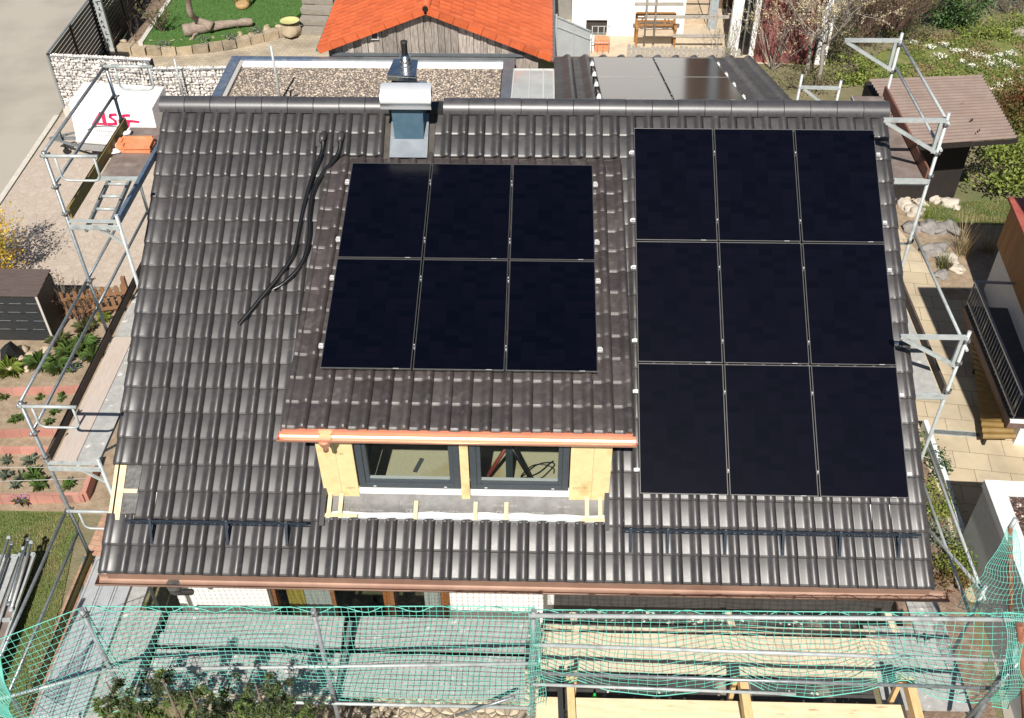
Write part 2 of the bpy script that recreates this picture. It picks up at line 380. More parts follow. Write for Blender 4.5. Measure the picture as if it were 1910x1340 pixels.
# main roof tiles
mb = MB()
for j, ve in enumerate(ROWS):
    for k in range(NCOL):
        u = SEAM0+k*TP; uc = u+TP/2
        if DU0-.02 < uc < DU1+.02 and ve < 5.6 and ve > .25: continue
        if -4.40 < uc < -.12 and .3 < ve < 4.3: continue
        if -3.66 < uc < -2.85 and ve < .3: 
            if ve < .1 and not (-3.62 < uc < -2.9): pass
            else: continue
        if k == NCOL-1: tile(mb, roofP, u-.004, ve, VERGR)
        else: tile(mb, roofP, u, ve)
    if j not in (2, 3): tile(mb, roofP, -6.951, ve, VERGE)
rf = mb.build("roof", TILE, house)
# locating lugs on the bare heads of the tiles below the dormer
lug = MB(); ve = 5.7035
for k in range(NCOL):
    u = SEAM0+k*TP
    if DU0-.02 < u+TP/2 < DU1+.02:
        for (ua, ub, va, vb) in ((.02, .10, .404, .392), (.02, .034, .392, .36), (.086, .10, .392, .36), (.12, .15, .404, .385), (.165, .235, .404, .39)):
            lug.hexa([roofP(u+ua, ve-vb, .0), roofP(u+ub, ve-vb, .0), roofP(u+ub, ve-va, .0), roofP(u+ua, ve-va, .0)] + [roofP(u+ua, ve-vb, .026+.02*(ua > .11)), roofP(u+ub, ve-vb, .026+.02*(ua > .11)), roofP(u+ub, ve-va, .026+.02*(ua > .11)), roofP(u+ua, ve-va, .026+.02*(ua > .11))])
lug.build("tile_lugs", TILE, rf)
# ridge tiles
mb = MB(); ncap = 28; rx0, rx1 = -6.99, 3.72; L = (rx1-rx0)/ncap
rc = roofP(0, -.80, .02); rc = Vector((0, rc.y+.02, rc.z-.03))
for run in (0, 1):
  mb = MB()
  for i in range(ncap):
      x = rx0+i*L; dz = random.uniform(-.003, .003); vs = []; n = 13
      if -3.5 < x+L/2 < -2.95 or (x > -3.2) != bool(run): continue
      ring = lambda xx, r: [(xx, rc.y-r*1.08*math.cos(PI*1.08*q/(n-1)-PI*.04), rc.z+dz+r*1.02*math.sin(PI*1.08*q/(n-1)-PI*.04)) for q in range(n)]
      for (xa, ra), (xb, rb) in (((x-.002, .128), (x+.003, .145)), ((x+.003, .145), (x+L-.007, .146)), ((x+L-.007, .146), (x+L-.003, .128))):
          mb.add(ring(xa, ra)+ring(xb, rb), [[q, n+q, n+q+1, q+1] for q in range(n-1)], True)
      for f in (.25, .75):      # small clip slots on the lower edge
          mb.box((x+L*f-.006, rc.y-.163, rc.z-.012), (x+L*f+.006, rc.y-.150, rc.z+.035))
  mb.build("ridge_cap", RIDGE, house)
mb = MB(); mb.box((rx0+.1, rc.y-.13, rc.z-.10), (-3.55, rc.y+.13, rc.z+.04)); mb.box((-2.98, rc.y-.13, rc.z-.10), (rx1-.1, rc.y+.13, rc.z+.04)); mb.build("ridge_board", SOOT, house)
# rear roof slopes (hidden from the street side) and the shallow rear wing
def backP(u, v, h=0):
    p = roofP(u, -1.64-v, h); c = 2*ap.y; q = roofP(u, v, h); return Vector((u, c-q.y, q.z))
mb = MB()
for u0, u1 in ((-6.95, -1.12), (2.80, 3.70)):
    mb.hexa([backP(u0, 6.0, -.05), backP(u1, 6.0, -.05), backP(u1, -.8, -.05), backP(u0, -.8, -.05), backP(u0, 6.0, .03), backP(u1, 6.0, .03), backP(u1, -.8, .03), backP(u0, -.8, .03)])
mb.build("rear_roof", TILE, house)
mb = MB(); WX0, WX1 = -1.11, 2.79; nc = 11; wtp = (WX1-WX0)/nc; wr = [(4.15-.34*j) for j in range(17)]
WPROF = [(u*wtp/.245, h*1.25) for u, h in PROF]
for ve in wr:
    for k in range(nc):
        u = WX0+k*wtp
        P = lambda uu, vv, hh: wingP(uu, vv, hh)
        tile(mb, P, u, ve, WPROF, length=.40, lift=.028)
wing = mb.build("rear_wing_roof", TILE_B, house)
mb = MB(); mb.hexa([wingP(WX0+.02, 4.05, -.25), wingP(WX1-.02, 4.05, -.25), wingP(WX1-.02, -1.15, -.25), wingP(WX0+.02, -1.15, -.25), wingP(WX0+.02, 4.05, -.015), wingP(WX1-.02, 4.05, -.015), wingP(WX1-.02, -1.15, -.015), wingP(WX0+.02, -1.15, -.015)])
mb.build("rear_wing_deck", M("weathered_fascia", (.16, .12, .10), (.22, .17, .14), scale=6, rough=.8), house)
MB().box((WX0+.25, 3.0, 0), (WX1-.25, 5.75, 4.55)).build("rear_wing_wall", WHITE, house)
MB().tube([(WX0-.05, 6.28, 4.60), (WX1+.05, 6.28, 4.60)], .06, 10).build("rear_gutter", COPPER, house)
# main eave: copper gutter, open half round
def gutter(x0, x1, y, z, r, m, lip=.008, name="gutter"):
    g = MB(); n = 15; vs = []; seg = [x0 + (x1-x0)*i/24 for i in range(25)]
    for x in seg:
        for q in range(n):
            t = PI + PI*q/(n-1); vs.append((x, y+r*math.cos(t), z+r*math.sin(t)))
    g.add(vs, [[a*n+q, a*n+q+1, (a+1)*n+q+1, (a+1)*n+q] for a in range(24) for q in range(n-1)], True)
    vs2 = []
    for x in seg:
        for q in range(n):
            t = PI + PI*q/(n-1); vs2.append((x, y+(r-.004)*math.cos(t), z+(r-.004)*math.sin(t)))
    g.add(vs2, [[a*n+q, (a+1)*n+q, (a+1)*n+q+1, a*n+q+1] for a in range(24) for q in range(n-1)], True)
    g.tube([(x0, y-r, z), (x1, y-r, z)], lip, 8)
    for xe, s in ((x0, -1), (x1, 1)):
        g.prism([(xe, y+r*math.cos(PI+PI*q/12), z+r*math.sin(PI+PI*q/12)) for q in range(13)], (s*.003, 0, 0))
    return g.build(name, m, house)
ge = roofP(0, 6.058, .01)
gut = gutter(-6.97, 3.86, ge.y-.055, ge.z-.045, .082, COPPER)
MB().box((-6.85, ge.y-.002, ge.z-.16), (3.65, ge.y+.010, ge.z-.005)).build("drip_edge", COPPER, house)
MB().tube([(-6.0, ge.y-.055, ge.z-.11), (-6.0, ge.y-.03, ge.z-.26), (-6.0, ge.y+.02, ge.z-.40), (-5.97, ge.y+.25, ge.z-.72)], [.085, .085, .045, .045], 12).build("downpipe", M("dark_downpipe", (.05, .048, .046), (.09, .085, .08), scale=8, rough=.5), house)
# front fascia and rafter ends below the eave
mb = MB(); mb.box((-6.9, ge.y+.03, ge.z-.24), (3.66, ge.y+.06, ge.z-.03))
mb.build("fascia", M("white_fascia", (.74, .73, .71), rough=.6), house)
mb = MB()
for x in (-6.6, -5.75, -4.9, -4.0, -3.1, -2.2, -1.3, -.4, .5, 1.4, 2.3, 3.3):
    mb.hexa([roofP(x-.04, 6.0, -.24), roofP(x+.04, 6.0, -.24), roofP(x+.04, 4.9, -.24), roofP(x-.04, 4.9, -.24), roofP(x-.04, 6.0, -.075), roofP(x+.04, 6.0, -.075), roofP(x+.04, 4.9, -.075), roofP(x-.04, 4.9, -.075)])
mb.build("rafter_tails", M("white_timber", (.68, .67, .65), rough=.7), house)
# left verge: bare barge board and battens where two verge tiles are missing
mb = MB()
mb.hexa([roofP(-6.93, 5.42, -.10), roofP(-6.885, 5.42, -.10), roofP(-6.885, 4.55, -.10), roofP(-6.93, 4.55, -.10), roofP(-6.93, 5.42, .012), roofP(-6.885, 5.42, .012), roofP(-6.885, 4.55, .012), roofP(-6.93, 4.55, .012)])
for u0, u1, v0, v1, h in ((-6.86, -6.775, 4.55, 5.38, .014), (-6.77, -6.585, 4.955, 5.01, .020), (-6.70, -6.585, 5.30, 5.35, .020)):
    mb.hexa([roofP(u0, v1, -.02), roofP(u1, v1, -.02), roofP(u1, v0, -.02), roofP(u0, v0, -.02), roofP(u0, v1, h), roofP(u1, v1, h), roofP(u1, v0, h), roofP(u0, v0, h)])
mb.build("batten", BATTEN, house)
mb = MB(); mb.hexa([roofP(-6.87, 5.42, -.012), roofP(-6.56, 5.42, -.012), roofP(-6.56, 4.5, -.012), roofP(-6.87, 4.5, -.012), roofP(-6.87, 5.42, -.004), roofP(-6.56, 5.42, -.004), roofP(-6.56, 4.5, -.004), roofP(-6.87, 4.5, -.004)]); mb.build("verge_membrane", M("dark_verge_membrane", (.06, .06, .058), (.12, .115, .11), scale=9, rough=.5, bump=.5, bscale=14, bdist=.02), house)

# ---- dormer
YF = -4.13                                                   # plane of the dormer front
mb = MB(); DR = [4.46-RP*j for j in range(13)]; DU = -4.362; DTP = .247
for j, ve in enumerate(DR):
    for k in range(17):
        if ve > .3 or True: tile(mb, dormP, DU+k*DTP, ve, [(u*DTP/.245, h) for u, h in PROF], lift=.03)
    for u in (DU-.075,):
        tile(mb, dormP, u, ve, [(0, -.06), (.003, .012), (.02, .02), (.06, .018), (.078, -.002)], lift=.03)
mb.build("dormer_roof", TILE_B, house)
mb = MB(); mb.hexa([dormP(DU-.05, 4.38, -.16), dormP(-.19, 4.38, -.16), dormP(-.19, .15, -.06), dormP(DU-.05, .15, -.06), dormP(DU-.05, 4.38, -.015), dormP(-.19, 4.38, -.015), dormP(-.19, .15, -.015), dormP(DU-.05, .15, -.015)])
mb.build("dormer_deck", M("dormer_soffit", (.10, .085, .07), (.15, .12, .10), scale=9, rough=.9), house)
gut2_y = dormP(0, 4.46, 0)
gutter(-4.47, -.15, gut2_y.y-.06, gut2_y.z-.05, .078, COPPER_N, name="dormer_gutter")
MB().box((-4.43, gut2_y.y-.001, gut2_y.z-.13), (-.19, gut2_y.y+.008, gut2_y.z+.012)).build("dormer_drip_edge", COPPER_N, house)
fx = gy(604, 815, gut2_y.y-.06).x
MB().lathe((fx, gut2_y.y-.065, gut2_y.z-.30), [(.034, 0), (.036, .06), (.075, .15), (.085, .18), (.085, .215)], 14).build("gutter_outlet", COPPER_N, house)
# windows and boards in the dormer front
dz = lambda px, py: gy(px, py, YF)
zb = dz(770, 908).z; ztop = gut2_y.z-.02
wl0, wl1 = dz(672, 905).x, dz(860, 905).x; wr0, wr1 = dz(878, 905).x, dz(1060, 905).x
bl0 = dz(605, 905).x; br1 = dz(1136, 905).x
boardz = dz(640, 924).z
ib = MB().box((bl0, YF-.06, boardz), (bl0+.235, YF, ztop)).build("insulation_board", INSUL, house, bevel=.003)
MB().box((bl0+.237, YF-.062, boardz-.01), (wl0-.012, YF, ztop)).build("insulation_board", INSUL, house, bevel=.003)
MB().box((wl1+.008, YF-.07, boardz-.03), (wr0-.008, YF, ztop)).build("insulation_board", INSUL, house, bevel=.003)
MB().box((wr1+.012, YF-.06, boardz-.015), (wr1+.30, YF, ztop)).build("insulation_board", INSUL, house, bevel=.003)
MB().box((wr1+.302, YF-.058, boardz+.01), (br1, YF, ztop)).build("insulation_board", INSUL, house, bevel=.003)
for s, px, py in (("140", 630, 842), ("140", 646, 905), ("H", 658, 905)):
    p = dz(px, py); text("lettering", s, .055, (p.x, YF-.0635, p.z), (1, 0, 0), (0, 0, 1), GPRINT, ib)
for s, px, py in (("plus 140", 1068, 905),):
    p = dz(px, py); text("lettering", s, .055, (p.x, YF-.0615, p.z), (1, 0, 0), (0, 0, 1), GPRINT, ib)
DKM = M('dark_membrane', (.02, .02, .022), (.035, .034, .034), scale=6, rough=.7, bump=.3)
# cheeks
for x0, x1 in ((bl0+.004, bl0+.10), (br1-.10, br1-.004)):
    top = dormP(0, 4.05, -.165); bot = roofP(0, 4.9, -.02); tip = roofP(0, .6, -.05)
    MB().prism([(x0, YF+.02, top.z), (x0, YF+.02, bot.z+.03), (x0, tip.y, tip.z), (x0, tip.y, dormP(0, .5, -.10).z)], (x1-x0, 0, 0)).build("dormer_cheek", DKM, house)
def dwin(x0, x1):
    f = MB(); y0, y1 = YF-.03, YF+.05; t = .085
    f.box((x0, y0, zb), (x0+t, y1, ztop)); f.box((x1-t, y0, zb), (x1, y1, ztop)); f.box((x0+t, y0, zb), (x1-t, y1, zb+t)); 
    s = .055; y2 = y0+.018
    f.box((x0+t, y2, zb+t), (x0+t+s, y1, ztop)); f.box((x1-t-s, y2, zb+t), (x1-t, y1, ztop)); f.box((x0+t+s, y2, zb+t), (x1-t-s, y1, zb+t+s))
    fr = f.build("dormer_window", ANTHR, house, bevel=.006)
    a0, a1, zz = x0+t+s, x1-t-s, zb+t+s
    MB().box((a0, y2+.012, zz), (a1, y2+.020, ztop)).build("pane", CLEAR, fr)
    MB().box((a0, y2+.021, zz-.002), (a1, y2+.055, zz+.022)).build("sill", PVC, fr)
    for xx in (x0+.2, x1-.2): MB().box((xx-.018, y0-.003, zb+.03), (xx+.018, y0-.0005, zb+.042)).build('drain_cap', PVC, fr)
    pass
dwin(wl0, wl1); dwin(wr0, wr1)
# white sill strip, membrane and battens on the slope below the dormer
mb = MB(); mb.box((wl0-.02, YF-.045, zb-.10), (wl1+.005, YF+.03, zb-.004)); mb.box((wr0-.003, YF-.045, zb-.10), (wr1+.03, YF+.03, zb-.004)); mb.build("dormer_sill", PVC, house)
mb = MB(); nx, ny = 40, 8; vs = []
ya = Vector((0, YF+.0, zb-.06)); 
for i in range(ny+1):
    for k in range(nx+1):
        u = DU0+(DU1-DU0)*k/nx; t = i/ny
        p0 = Vector((u, YF+.005, zb-.09)); p1 = roofP(u, 5.30, .004)
        p = p0.lerp(p1, t); p.z += .012*noise.noise(Vector((u*3, t*2, 4)))*math.sin(PI*t) - .04*math.sin(PI*t)
        vs.append(p)
mb.add(vs, [[i*(nx+1)+k, i*(nx+1)+k+1, (i+1)*(nx+1)+k+1, (i+1)*(nx+1)+k] for i in range(ny) for k in range(nx)], True)
mem = mb.build("underlay", MEMB, house)
pA = Vector((0, YF+.005, zb-.09)); pB = roofP(0, 5.30, .004); sd = (pA-pB).normalized()
def mem_at(u, t, up=.006):
    p0 = Vector((u, YF+.005, zb-.09)); p1 = roofP(u, 5.30, .004); p = p0.lerp(p1, t); p.z += -.04*math.sin(PI*t)+up; return p
MB().slab([mem_at(DU0+.02, .80), mem_at(DU1-.02, .80), mem_at(DU1-.02, .98), mem_at(DU0+.02, .98)], (0, -.004, .006)).build("sealing_tape", M("pale_tape", (.42, .45, .48), (.50, .53, .56), scale=5, rough=.5), house)
for px in (612, 633, 774, 886, 944, 1096, 1121):
    u = gy(px, 940, YF-.25).x
    t0 = .30 if px not in (612, 633, 1096, 1121) else .10
    MB().slab([mem_at(u-.026, .97), mem_at(u+.026, .97), mem_at(u+.026, t0), mem_at(u-.026, t0)], (0, -.02, .028)).build("dormer_batten", BATTEN, house)
for pa, pb in ((603, 668), (1083, 1130)):
    ua, ub = gy(pa, 950, YF-.25).x, gy(pb, 950, YF-.25).x
    MB().slab([mem_at(ua, .98, .03), mem_at(ub, .98, .03), mem_at(ub, .84, .03), mem_at(ua, .84, .03)], (0, -.02, .026)).build("dormer_batten", BATTEN, house)
for s, px, t, sz in (("CE", 757, .74, .085), ("CE", 925, .74, .085), ("001253_50_M_WÜTOP Spumani", 782, .72, .055), ("EN 13859-1:2010  WÜTOP", 745, .46, .05), ("EN 13859-1:2010", 920, .46, .05), ("001253_50_M_WÜTOP", 948, .72, .055), ("53_50_M_WÜTOP Spumani", 645, .70, .05), ("WÜTOP  mono", 640, .44, .045), ("EN 13859", 1040, .46, .045)):
    u = gy(px, 940, YF-.2).x; text("lettering", s, sz*.85, mem_at(u, t, .022), (1, 0, 0), sd, WPRINT, mem, extrude=.0005)
for u in (DU0-.01, DU1-.05): MB().hexa([roofP(u, 5.4, -.02), roofP(u+.06, 5.4, -.02), roofP(u+.06, 4.55, -.02), roofP(u, 4.55, -.02), roofP(u, 5.4, .07), roofP(u+.06, 5.4, .07), roofP(u+.06, 4.55, .07), roofP(u, 4.55, .07)]).build("side_flashing", BLACKP, house)
# dormer room behind the panes
mb = MB(); mb.box((DU0+.05, YF+.08, 3.02), (DU1-.05, -1.0, 3.06)); mb.build("attic_floor", FLOOR, house)
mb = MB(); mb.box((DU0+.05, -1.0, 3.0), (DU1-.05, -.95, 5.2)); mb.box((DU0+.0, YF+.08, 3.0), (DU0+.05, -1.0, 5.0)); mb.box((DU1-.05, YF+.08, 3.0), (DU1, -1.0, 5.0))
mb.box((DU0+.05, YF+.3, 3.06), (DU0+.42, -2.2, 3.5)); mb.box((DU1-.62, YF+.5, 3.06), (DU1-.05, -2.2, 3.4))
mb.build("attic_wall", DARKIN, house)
mb = MB(); n = 60; vs = []
for i in range(n+1):
    u = DU0+.05+(DU1-DU0-.1)*i/n
    for k in range(9): vs.append((u, YF+1.42+.06*noise.noise(V3(u*5, k*.9, 2))+.03*noise.noise(V3(u*14, k*2.1, 5)), 3.06+.22*k))
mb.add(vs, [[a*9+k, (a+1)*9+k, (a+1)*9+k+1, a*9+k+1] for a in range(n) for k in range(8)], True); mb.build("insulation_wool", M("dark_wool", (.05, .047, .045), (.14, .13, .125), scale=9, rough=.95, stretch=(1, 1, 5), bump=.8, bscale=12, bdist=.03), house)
# rust-coloured flashing between the dormer head and the chimney
mb = MB(); u0, u1 = gz(724, 290, 6.2).x, gz(800, 290, 6.2).x
# ---- chimney
cx0, cx1 = -3.49, -3.03; cyf = .27
mb = MB(); zbm = roofP(0, -.31, .0).z
mb.hexa([(cx0+.02, cyf-.02, zbm-.02), (cx1-.02, cyf-.02, zbm-.02), (cx1-.02, .95, 6.0), (cx0+.02, .95, 6.0), (cx0, cyf, 6.80), (cx1, cyf, 6.80), (cx1, .95, 6.80), (cx0, .95, 6.80)])
chim = mb.build("chimney", BLUEM, house)
mb = MB(); mb.box((cx0-.02, cyf-.035, 6.735), (cx1+.02, cyf-.002, 6.76)); mb.build("drip_strip", ZINC, chim)
mb = MB()
mb.slab([roofP(-3.535, .06, .05), roofP(-2.985, .06, .05), roofP(-2.985, -.29, .055), roofP(-3.535, -.29, .055)], (0, 0, .006))
mb.slab([roofP(-3.535, -.285, .06), roofP(-3.478, -.285, .06), roofP(-3.478, -.66, .06), roofP(-3.535, -.66, .06)], (0, 0, .006))
mb.slab([roofP(-3.042, -.285, .06), roofP(-2.985, -.285, .06), roofP(-2.985, -.66, .06), roofP(-3.042, -.66, .06)], (0, 0, .006))
mb.slab([roofP(-3.45, -.255, .066), roofP(-3.07, -.255, .066), roofP(-3.07, -.30, .14), roofP(-3.45, -.30, .14)], (0, -.004, .004))
mb.build("chimney_flashing", ZINC, house)
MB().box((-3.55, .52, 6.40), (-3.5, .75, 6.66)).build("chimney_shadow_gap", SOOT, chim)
mb = MB(); hx0, hx1 = -3.62, -2.90; prof = []
for y, z in ((.165, 6.765), (.155, 6.79), (.15, 6.85)): prof.append((y, z))
for q in range(11):
    t = PI - (PI*.62)*q/10; prof.append((.15+.24+.24*math.cos(t), 6.85+.18*math.sin(t)))
vs = [(x, y, z) for x in (hx0, hx1) for y, z in prof]; n = len(prof)
mb.add(vs, [[q, q+1, n+q+1, n+q] for q in range(n-1)], True)
vs = [(x, y+.012, z-.010) for x in (hx0, hx1) for y, z in prof]; mb.add(vs, [[q, n+q, n+q+1, q+1] for q in range(n-1)], True)
hood = mb.build("chimney_hood", M("bright_sheet", (.74, .76, .78), (.80, .82, .84), scale=3, rough=.36, metal=.45), chim)
mb = MB()
for x in (hx0+.01, hx1-.02): mb.tube([(x, .40, 6.93), (x+.012, .40, 6.93)], .07, 12)
mb.build("hood_roll", SOOT, chim)
pz = 6.93; pa, pb, pc, pd = gz(722, 144, pz), gz(776, 147, pz), gz(780, 116, pz), gz(735, 114, pz)
mb = MB(); mb.slab([pa, pb, pc, pd], (0, 0, .035)); mb.slab([pa+V3(0, -.004, -.05), pb+V3(0, -.004, -.05), pb+V3(0, .02, -.05), pa+V3(0, .02, -.05)], (0, 0, .06)); cover = mb.build("chimney_cover", STEEL, house)
pcn = (pa+pb+pc+pd)/4+V3(.03, .02, 0)
MB().box((pa.x+.05, pa.y+.05, 6.3), (pb.x-.05, pc.y-.05, pz)).build("chimney_shaft", SOOT, house)
MB().lathe((pcn.x, pcn.y, pz+.03), [(.10, 0), (.085, .03), (.08, .07), (.085, .075), (.08, .09), (.078, .15), (.082, .155), (.078, .17), (.05, .20)], 18).build("flue_collar", STEEL, cover)
MB().lathe((pcn.x, pcn.y, pz+.2), [(.045, 0), (.045, .20), (.052, .205), (.052, .23), (.03, .235)], 14).build("flue_pipe", SOOT, cover)
# ================================================================ solar panels
PW, PH, PG = 1.134, 1.762, .02
GLASSP = bpy.data.materials.new("solar_glass"); GLASSP.use_nodes = True
nt = GLASSP.node_tree; bs = nt.nodes["Principled BSDF"]; L_ = nt.links
tc = _n(nt, "ShaderNodeTexCoord"); br = _n(nt, "ShaderNodeTexBrick"); br.offset = 0
br.inputs["Scale"].default_value = 1; br.inputs["Brick Width"].default_value = .182; br.inputs["Row Height"].default_value = .0955; br.inputs["Mortar Size"].default_value = .0012
br.inputs["Color1"].default_value = (.0006, .0008, .0030, 1); br.inputs["Color2"].default_value = (.0022, .0018, .0054, 1); br.inputs["Mortar"].default_value = (.0008, .0009, .002, 1)
L_.new(tc.outputs["Object"], br.inputs["Vector"]); L_.new(br.outputs["Color"], bs.inputs["Base Color"])
bs.inputs["Roughness"].default_value = .19; bs.inputs["Specular IOR Level"].default_value = .38
FRAMEB = M("black_anodised", (.14, .137, .134), rough=.38, metal=.7)
ALU = M("aluminium", (.74, .74, .74), (.82, .82, .82), scale=9, rough=.35, metal=.45)
def panel_proto():
    """one module lying in its own x/y plane, origin at the upper left corner, top face at z = 0"""
    g = MB().add([(.011, -.011, -.002), (PW-.011, -.011, -.002), (PW-.011, -PH+.011, -.002), (.011, -PH+.011, -.002)], [[3, 2, 1, 0]])
    f = MB(); b = .011; h = .032
    f.box((0, -b, -h), (PW, 0, 0)); f.box((0, -PH, -h), (PW, -PH+b, 0)); f.box((0, -PH+b, -h), (b, -b, 0)); f.box((PW-b, -PH+b, -h), (PW, -b, 0))
    f.box((b, -PH+b, -h+.002), (PW-b, -b, -.006))
    lb = MB().box((PW*.80, -PH+.003, .0003), (PW*.80+.07, -PH+.009, .0012))
    return g, f, lb
g, f, lb = panel_proto()
def rot_from(P):
    o = P(0, 0, 0); x = P(1, 0, 0)-o; y = o-P(0, 1, 0); z = x.cross(y)
    return Matrix((x, y, z)).transposed().to_4x4()
proto = None
def panel(P, u, v, h, label, group):
    global proto
    if proto is None:
        r = thing("solar_panel", label, "solar panel", (0, 0, 0), group)
        g.build("solar_glass", GLASSP, r); f.build("frame", FRAMEB, r, bevel=.0015); lb.build("rating_label", M("label_foil", (.5, .5, .5), rough=.4), r)
        proto = r
    else:
        r = copy_thing(proto, label); r["group"] = group
    m = rot_from(P); r.rotation_euler = m.to_euler(); r.location = P(u, v, h)
    return r
rn = ("top", "middle", "bottom"); cn = ("left", "middle", "right")
for i in range(3):
    for j in range(3):
        panel(roofP, j*(PW+PG), -.402+i*(PH+PG), .15, f"black solar panel, {rn[i]} row {cn[j]} column of the nine panels right of the dormer", "solar panels on the main roof slope")
for i in range(2):
    for j in range(3):
        panel(dormP, -4.041+j*(PW+PG), .1144+i*(PH+PG), .15, f"black solar panel, {('upper', 'lower')[i]} row {cn[j]} of the six panels on the dormer roof", "solar panels on the dormer roof")
for i in range(2):
    for j in range(2):
        panel(lambda u, v, h=0: wingP(u, -v, h), 0, 0, 0, "x", "x") if False else None
def wingQ(u, v, h=0.0): return wingP(u, (2*PH+PG)-v, h)
GLASSR = GLASSP.copy(); GLASSR.name = 'rear_solar_glass'; GLASSR.node_tree.nodes['Principled BSDF'].inputs['Specular IOR Level'].default_value = 1.0; GLASSR.node_tree.nodes['Principled BSDF'].inputs['Roughness'].default_value = .13
REARGLASS = [c for c in proto.children if c.name.startswith('solar_glass')][0].data.copy(); REARGLASS.materials.clear(); REARGLASS.materials.append(GLASSR)
def panelw(i, j):
    r = panel(dormP, 0, 0, 0, f"glossy solar panel mirroring the white house, {('far', 'near')[i]} {('left', 'right')[j]} of four behind the ridge", "solar panels on the rear wing roof")
    o = wingP(0, 0, 0); x = V3(1, 0, 0); y = (wingP(0, 1, 0)-o).normalized(); z = x.cross(y)
    r.rotation_euler = Matrix((x, y, z)).transposed().to_euler()
    gch = [c for c in r.children if c.name.startswith("solar_glass")][0]; gch.data = REARGLASS
    r.location = wingP(-.369+j*(PW+PG), (PH+PG)*(2-i)-PG, .13+.012)
for i in range(2):
    for j in range(2): panelw(i, j)
# mounting rails with end clamps and middle clamps
def rail(P, u0, u1, v, h, gaps, label, group):
    r = thing("mounting_rail", label, "rail", P(u0, v, h-.05), group)
    MB().hexa([P(u0, v+.02, h-.075), P(u1, v+.02, h-.075), P(u1, v-.02, h-.075), P(u0, v-.02, h-.075), P(u0, v+.02, h-.036), P(u1, v+.02, h-.036), P(u1, v-.02, h-.036), P(u0, v-.02, h-.036)]).build("rail_profile", ALU, r)
    for ue, s in ((u0, 1), (u1, -1)):
        c = MB(); a, b2 = sorted((ue+s*.012, ue+s*.066))
        c.hexa([P(a, v+.018, h-.036), P(b2, v+.018, h-.036), P(b2, v-.018, h-.036), P(a, v-.018, h-.036), P(a, v+.015, h-.002), P(b2, v+.015, h-.002), P(b2, v-.015, h-.002), P(a, v-.015, h-.002)])
        c.tube([P(ue+s*.04, v, h), P(ue+s*.04, v, h+.016)], .008, 6)
        c.build("end_clamp", ALU, r)
    for gp in gaps:
        c = MB(); c.hexa([P(gp-.019, v+.025, h+.001), P(gp+.019, v+.025, h+.001), P(gp+.019, v-.025, h+.001), P(gp-.019, v-.025, h+.001), P(gp-.019, v+.025, h+.005), P(gp+.019, v+.025, h+.005), P(gp+.019, v-.025, h+.005), P(gp-.019, v-.025, h+.005)])
        c.build("mid_clamp", FRAMEB, r); MB().tube([P(gp, v, h+.004), P(gp, v, h+.014)], .0075, 6).build("clamp_bolt", ALU, r)
ordn = ("topmost", "second from top", "third from top", "fourth from top", "fifth from top", "lowest")
vv = [onv for onv in (-.02, 1.045, 1.76, 2.83, 3.545, 4.605)]
for i, v in enumerate(vv):
    rail(roofP, -.07, 3*PW+2*PG+.07, v, .15, [PW+PG/2, 2*PW+1.5*PG], f"aluminium mounting rail under the nine panels, {ordn[i]} with bright clamps at both ends", "mounting rails on the main roof slope")
for i, v in enumerate((.46, 1.53, 2.2, 3.3)):
    rail(dormP, -4.041-.07, -4.041+3*PW+2*PG+.07, v, .15, [-4.041+PW+PG/2, -4.041+2*PW+1.5*PG], f"aluminium mounting rail under the six dormer panels, {('topmost', 'second from top', 'third from top', 'lowest')[i]}", "mounting rails on the dormer roof")
for i, v in enumerate((3.1, 2.15, 1.3, .35)):
    rail(wingP, -.369-.07, -.369+2*PW+PG+.07, v, .142, [-.369+PW+PG/2], f"aluminium mounting rail under the four rear panels, {('farthest', 'second farthest', 'third farthest', 'nearest')[i]} from the camera", "mounting rails on the rear wing roof")

# ================================================================ corrugated hoses on the roof
HOSE = M("black_hose", (.008, .008, .009), rough=.28, spec=.6)
def smooth_path(pts, step=.012):
    P = [Vector(p) for p in pts]; out = []
    for i in range(len(P)-1):
        p0 = P[max(0, i-1)]; p1 = P[i]; p2 = P[i+1]; p3 = P[min(len(P)-1, i+2)]
        n = max(2, int((p2-p1).length/step))
        for k in range(n):
            t = k/n; t2 = t*t; t3 = t2*t
            out.append(.5*((2*p1)+(p2-p0)*t+(2*p0-5*p1+4*p2-p3)*t2+(3*p1-p0-3*p2+p3)*t3))
    out.append(P[-1]); return out
def hose(px, label, h=.075):
    pts = []
    for i, (x, y) in enumerate(px):
        u, v = on_roof(x, y, h); pts.append(roofP(u, v, h + (.05 if i == 0 else 0)))
    r = thing("corrugated_hose", label, "hose", pts[-1], "black hoses on the roof")
    sp_ = smooth_path(pts); R_ = [.034 if k % 2 else .028 for k in range(len(sp_))]
    MB().tube(sp_, R_, 10, smooth=True).build("hose_body", HOSE, r)
    u, v = on_roof(*px[0], .03)
    m = MB(); m.slab([roofP(u-.11, v+.14, .03), roofP(u+.11, v+.14, .03), roofP(u+.11, v-.12, .035), roofP(u-.11, v-.12, .035)], (0, 0, .008))
    m.tube([roofP(u, v-.05, .03), roofP(u, v-.01, .09), roofP(u, v+.05, .115), roofP(u-.01, v+.11, .10)], [.06, .055, .05, .042], 12)
    m.build("tile_inlet", TILE, r)
    return r
hose([(604, 258), (601, 283), (583, 330), (570, 375), (560, 420), (553, 455), (545, 480), (525, 510), (505, 535), (480, 565), (446, 606)], "longer black corrugated hose, left of the two, running down the dark roof tiles")
hose([(637, 258), (631, 286), (606, 320), (592, 340), (582, 370), (578, 410), (578, 440), (572, 470), (558, 500), (530, 528), (510, 540)], "shorter black corrugated hose, right of the two, joining the other beside the dormer")
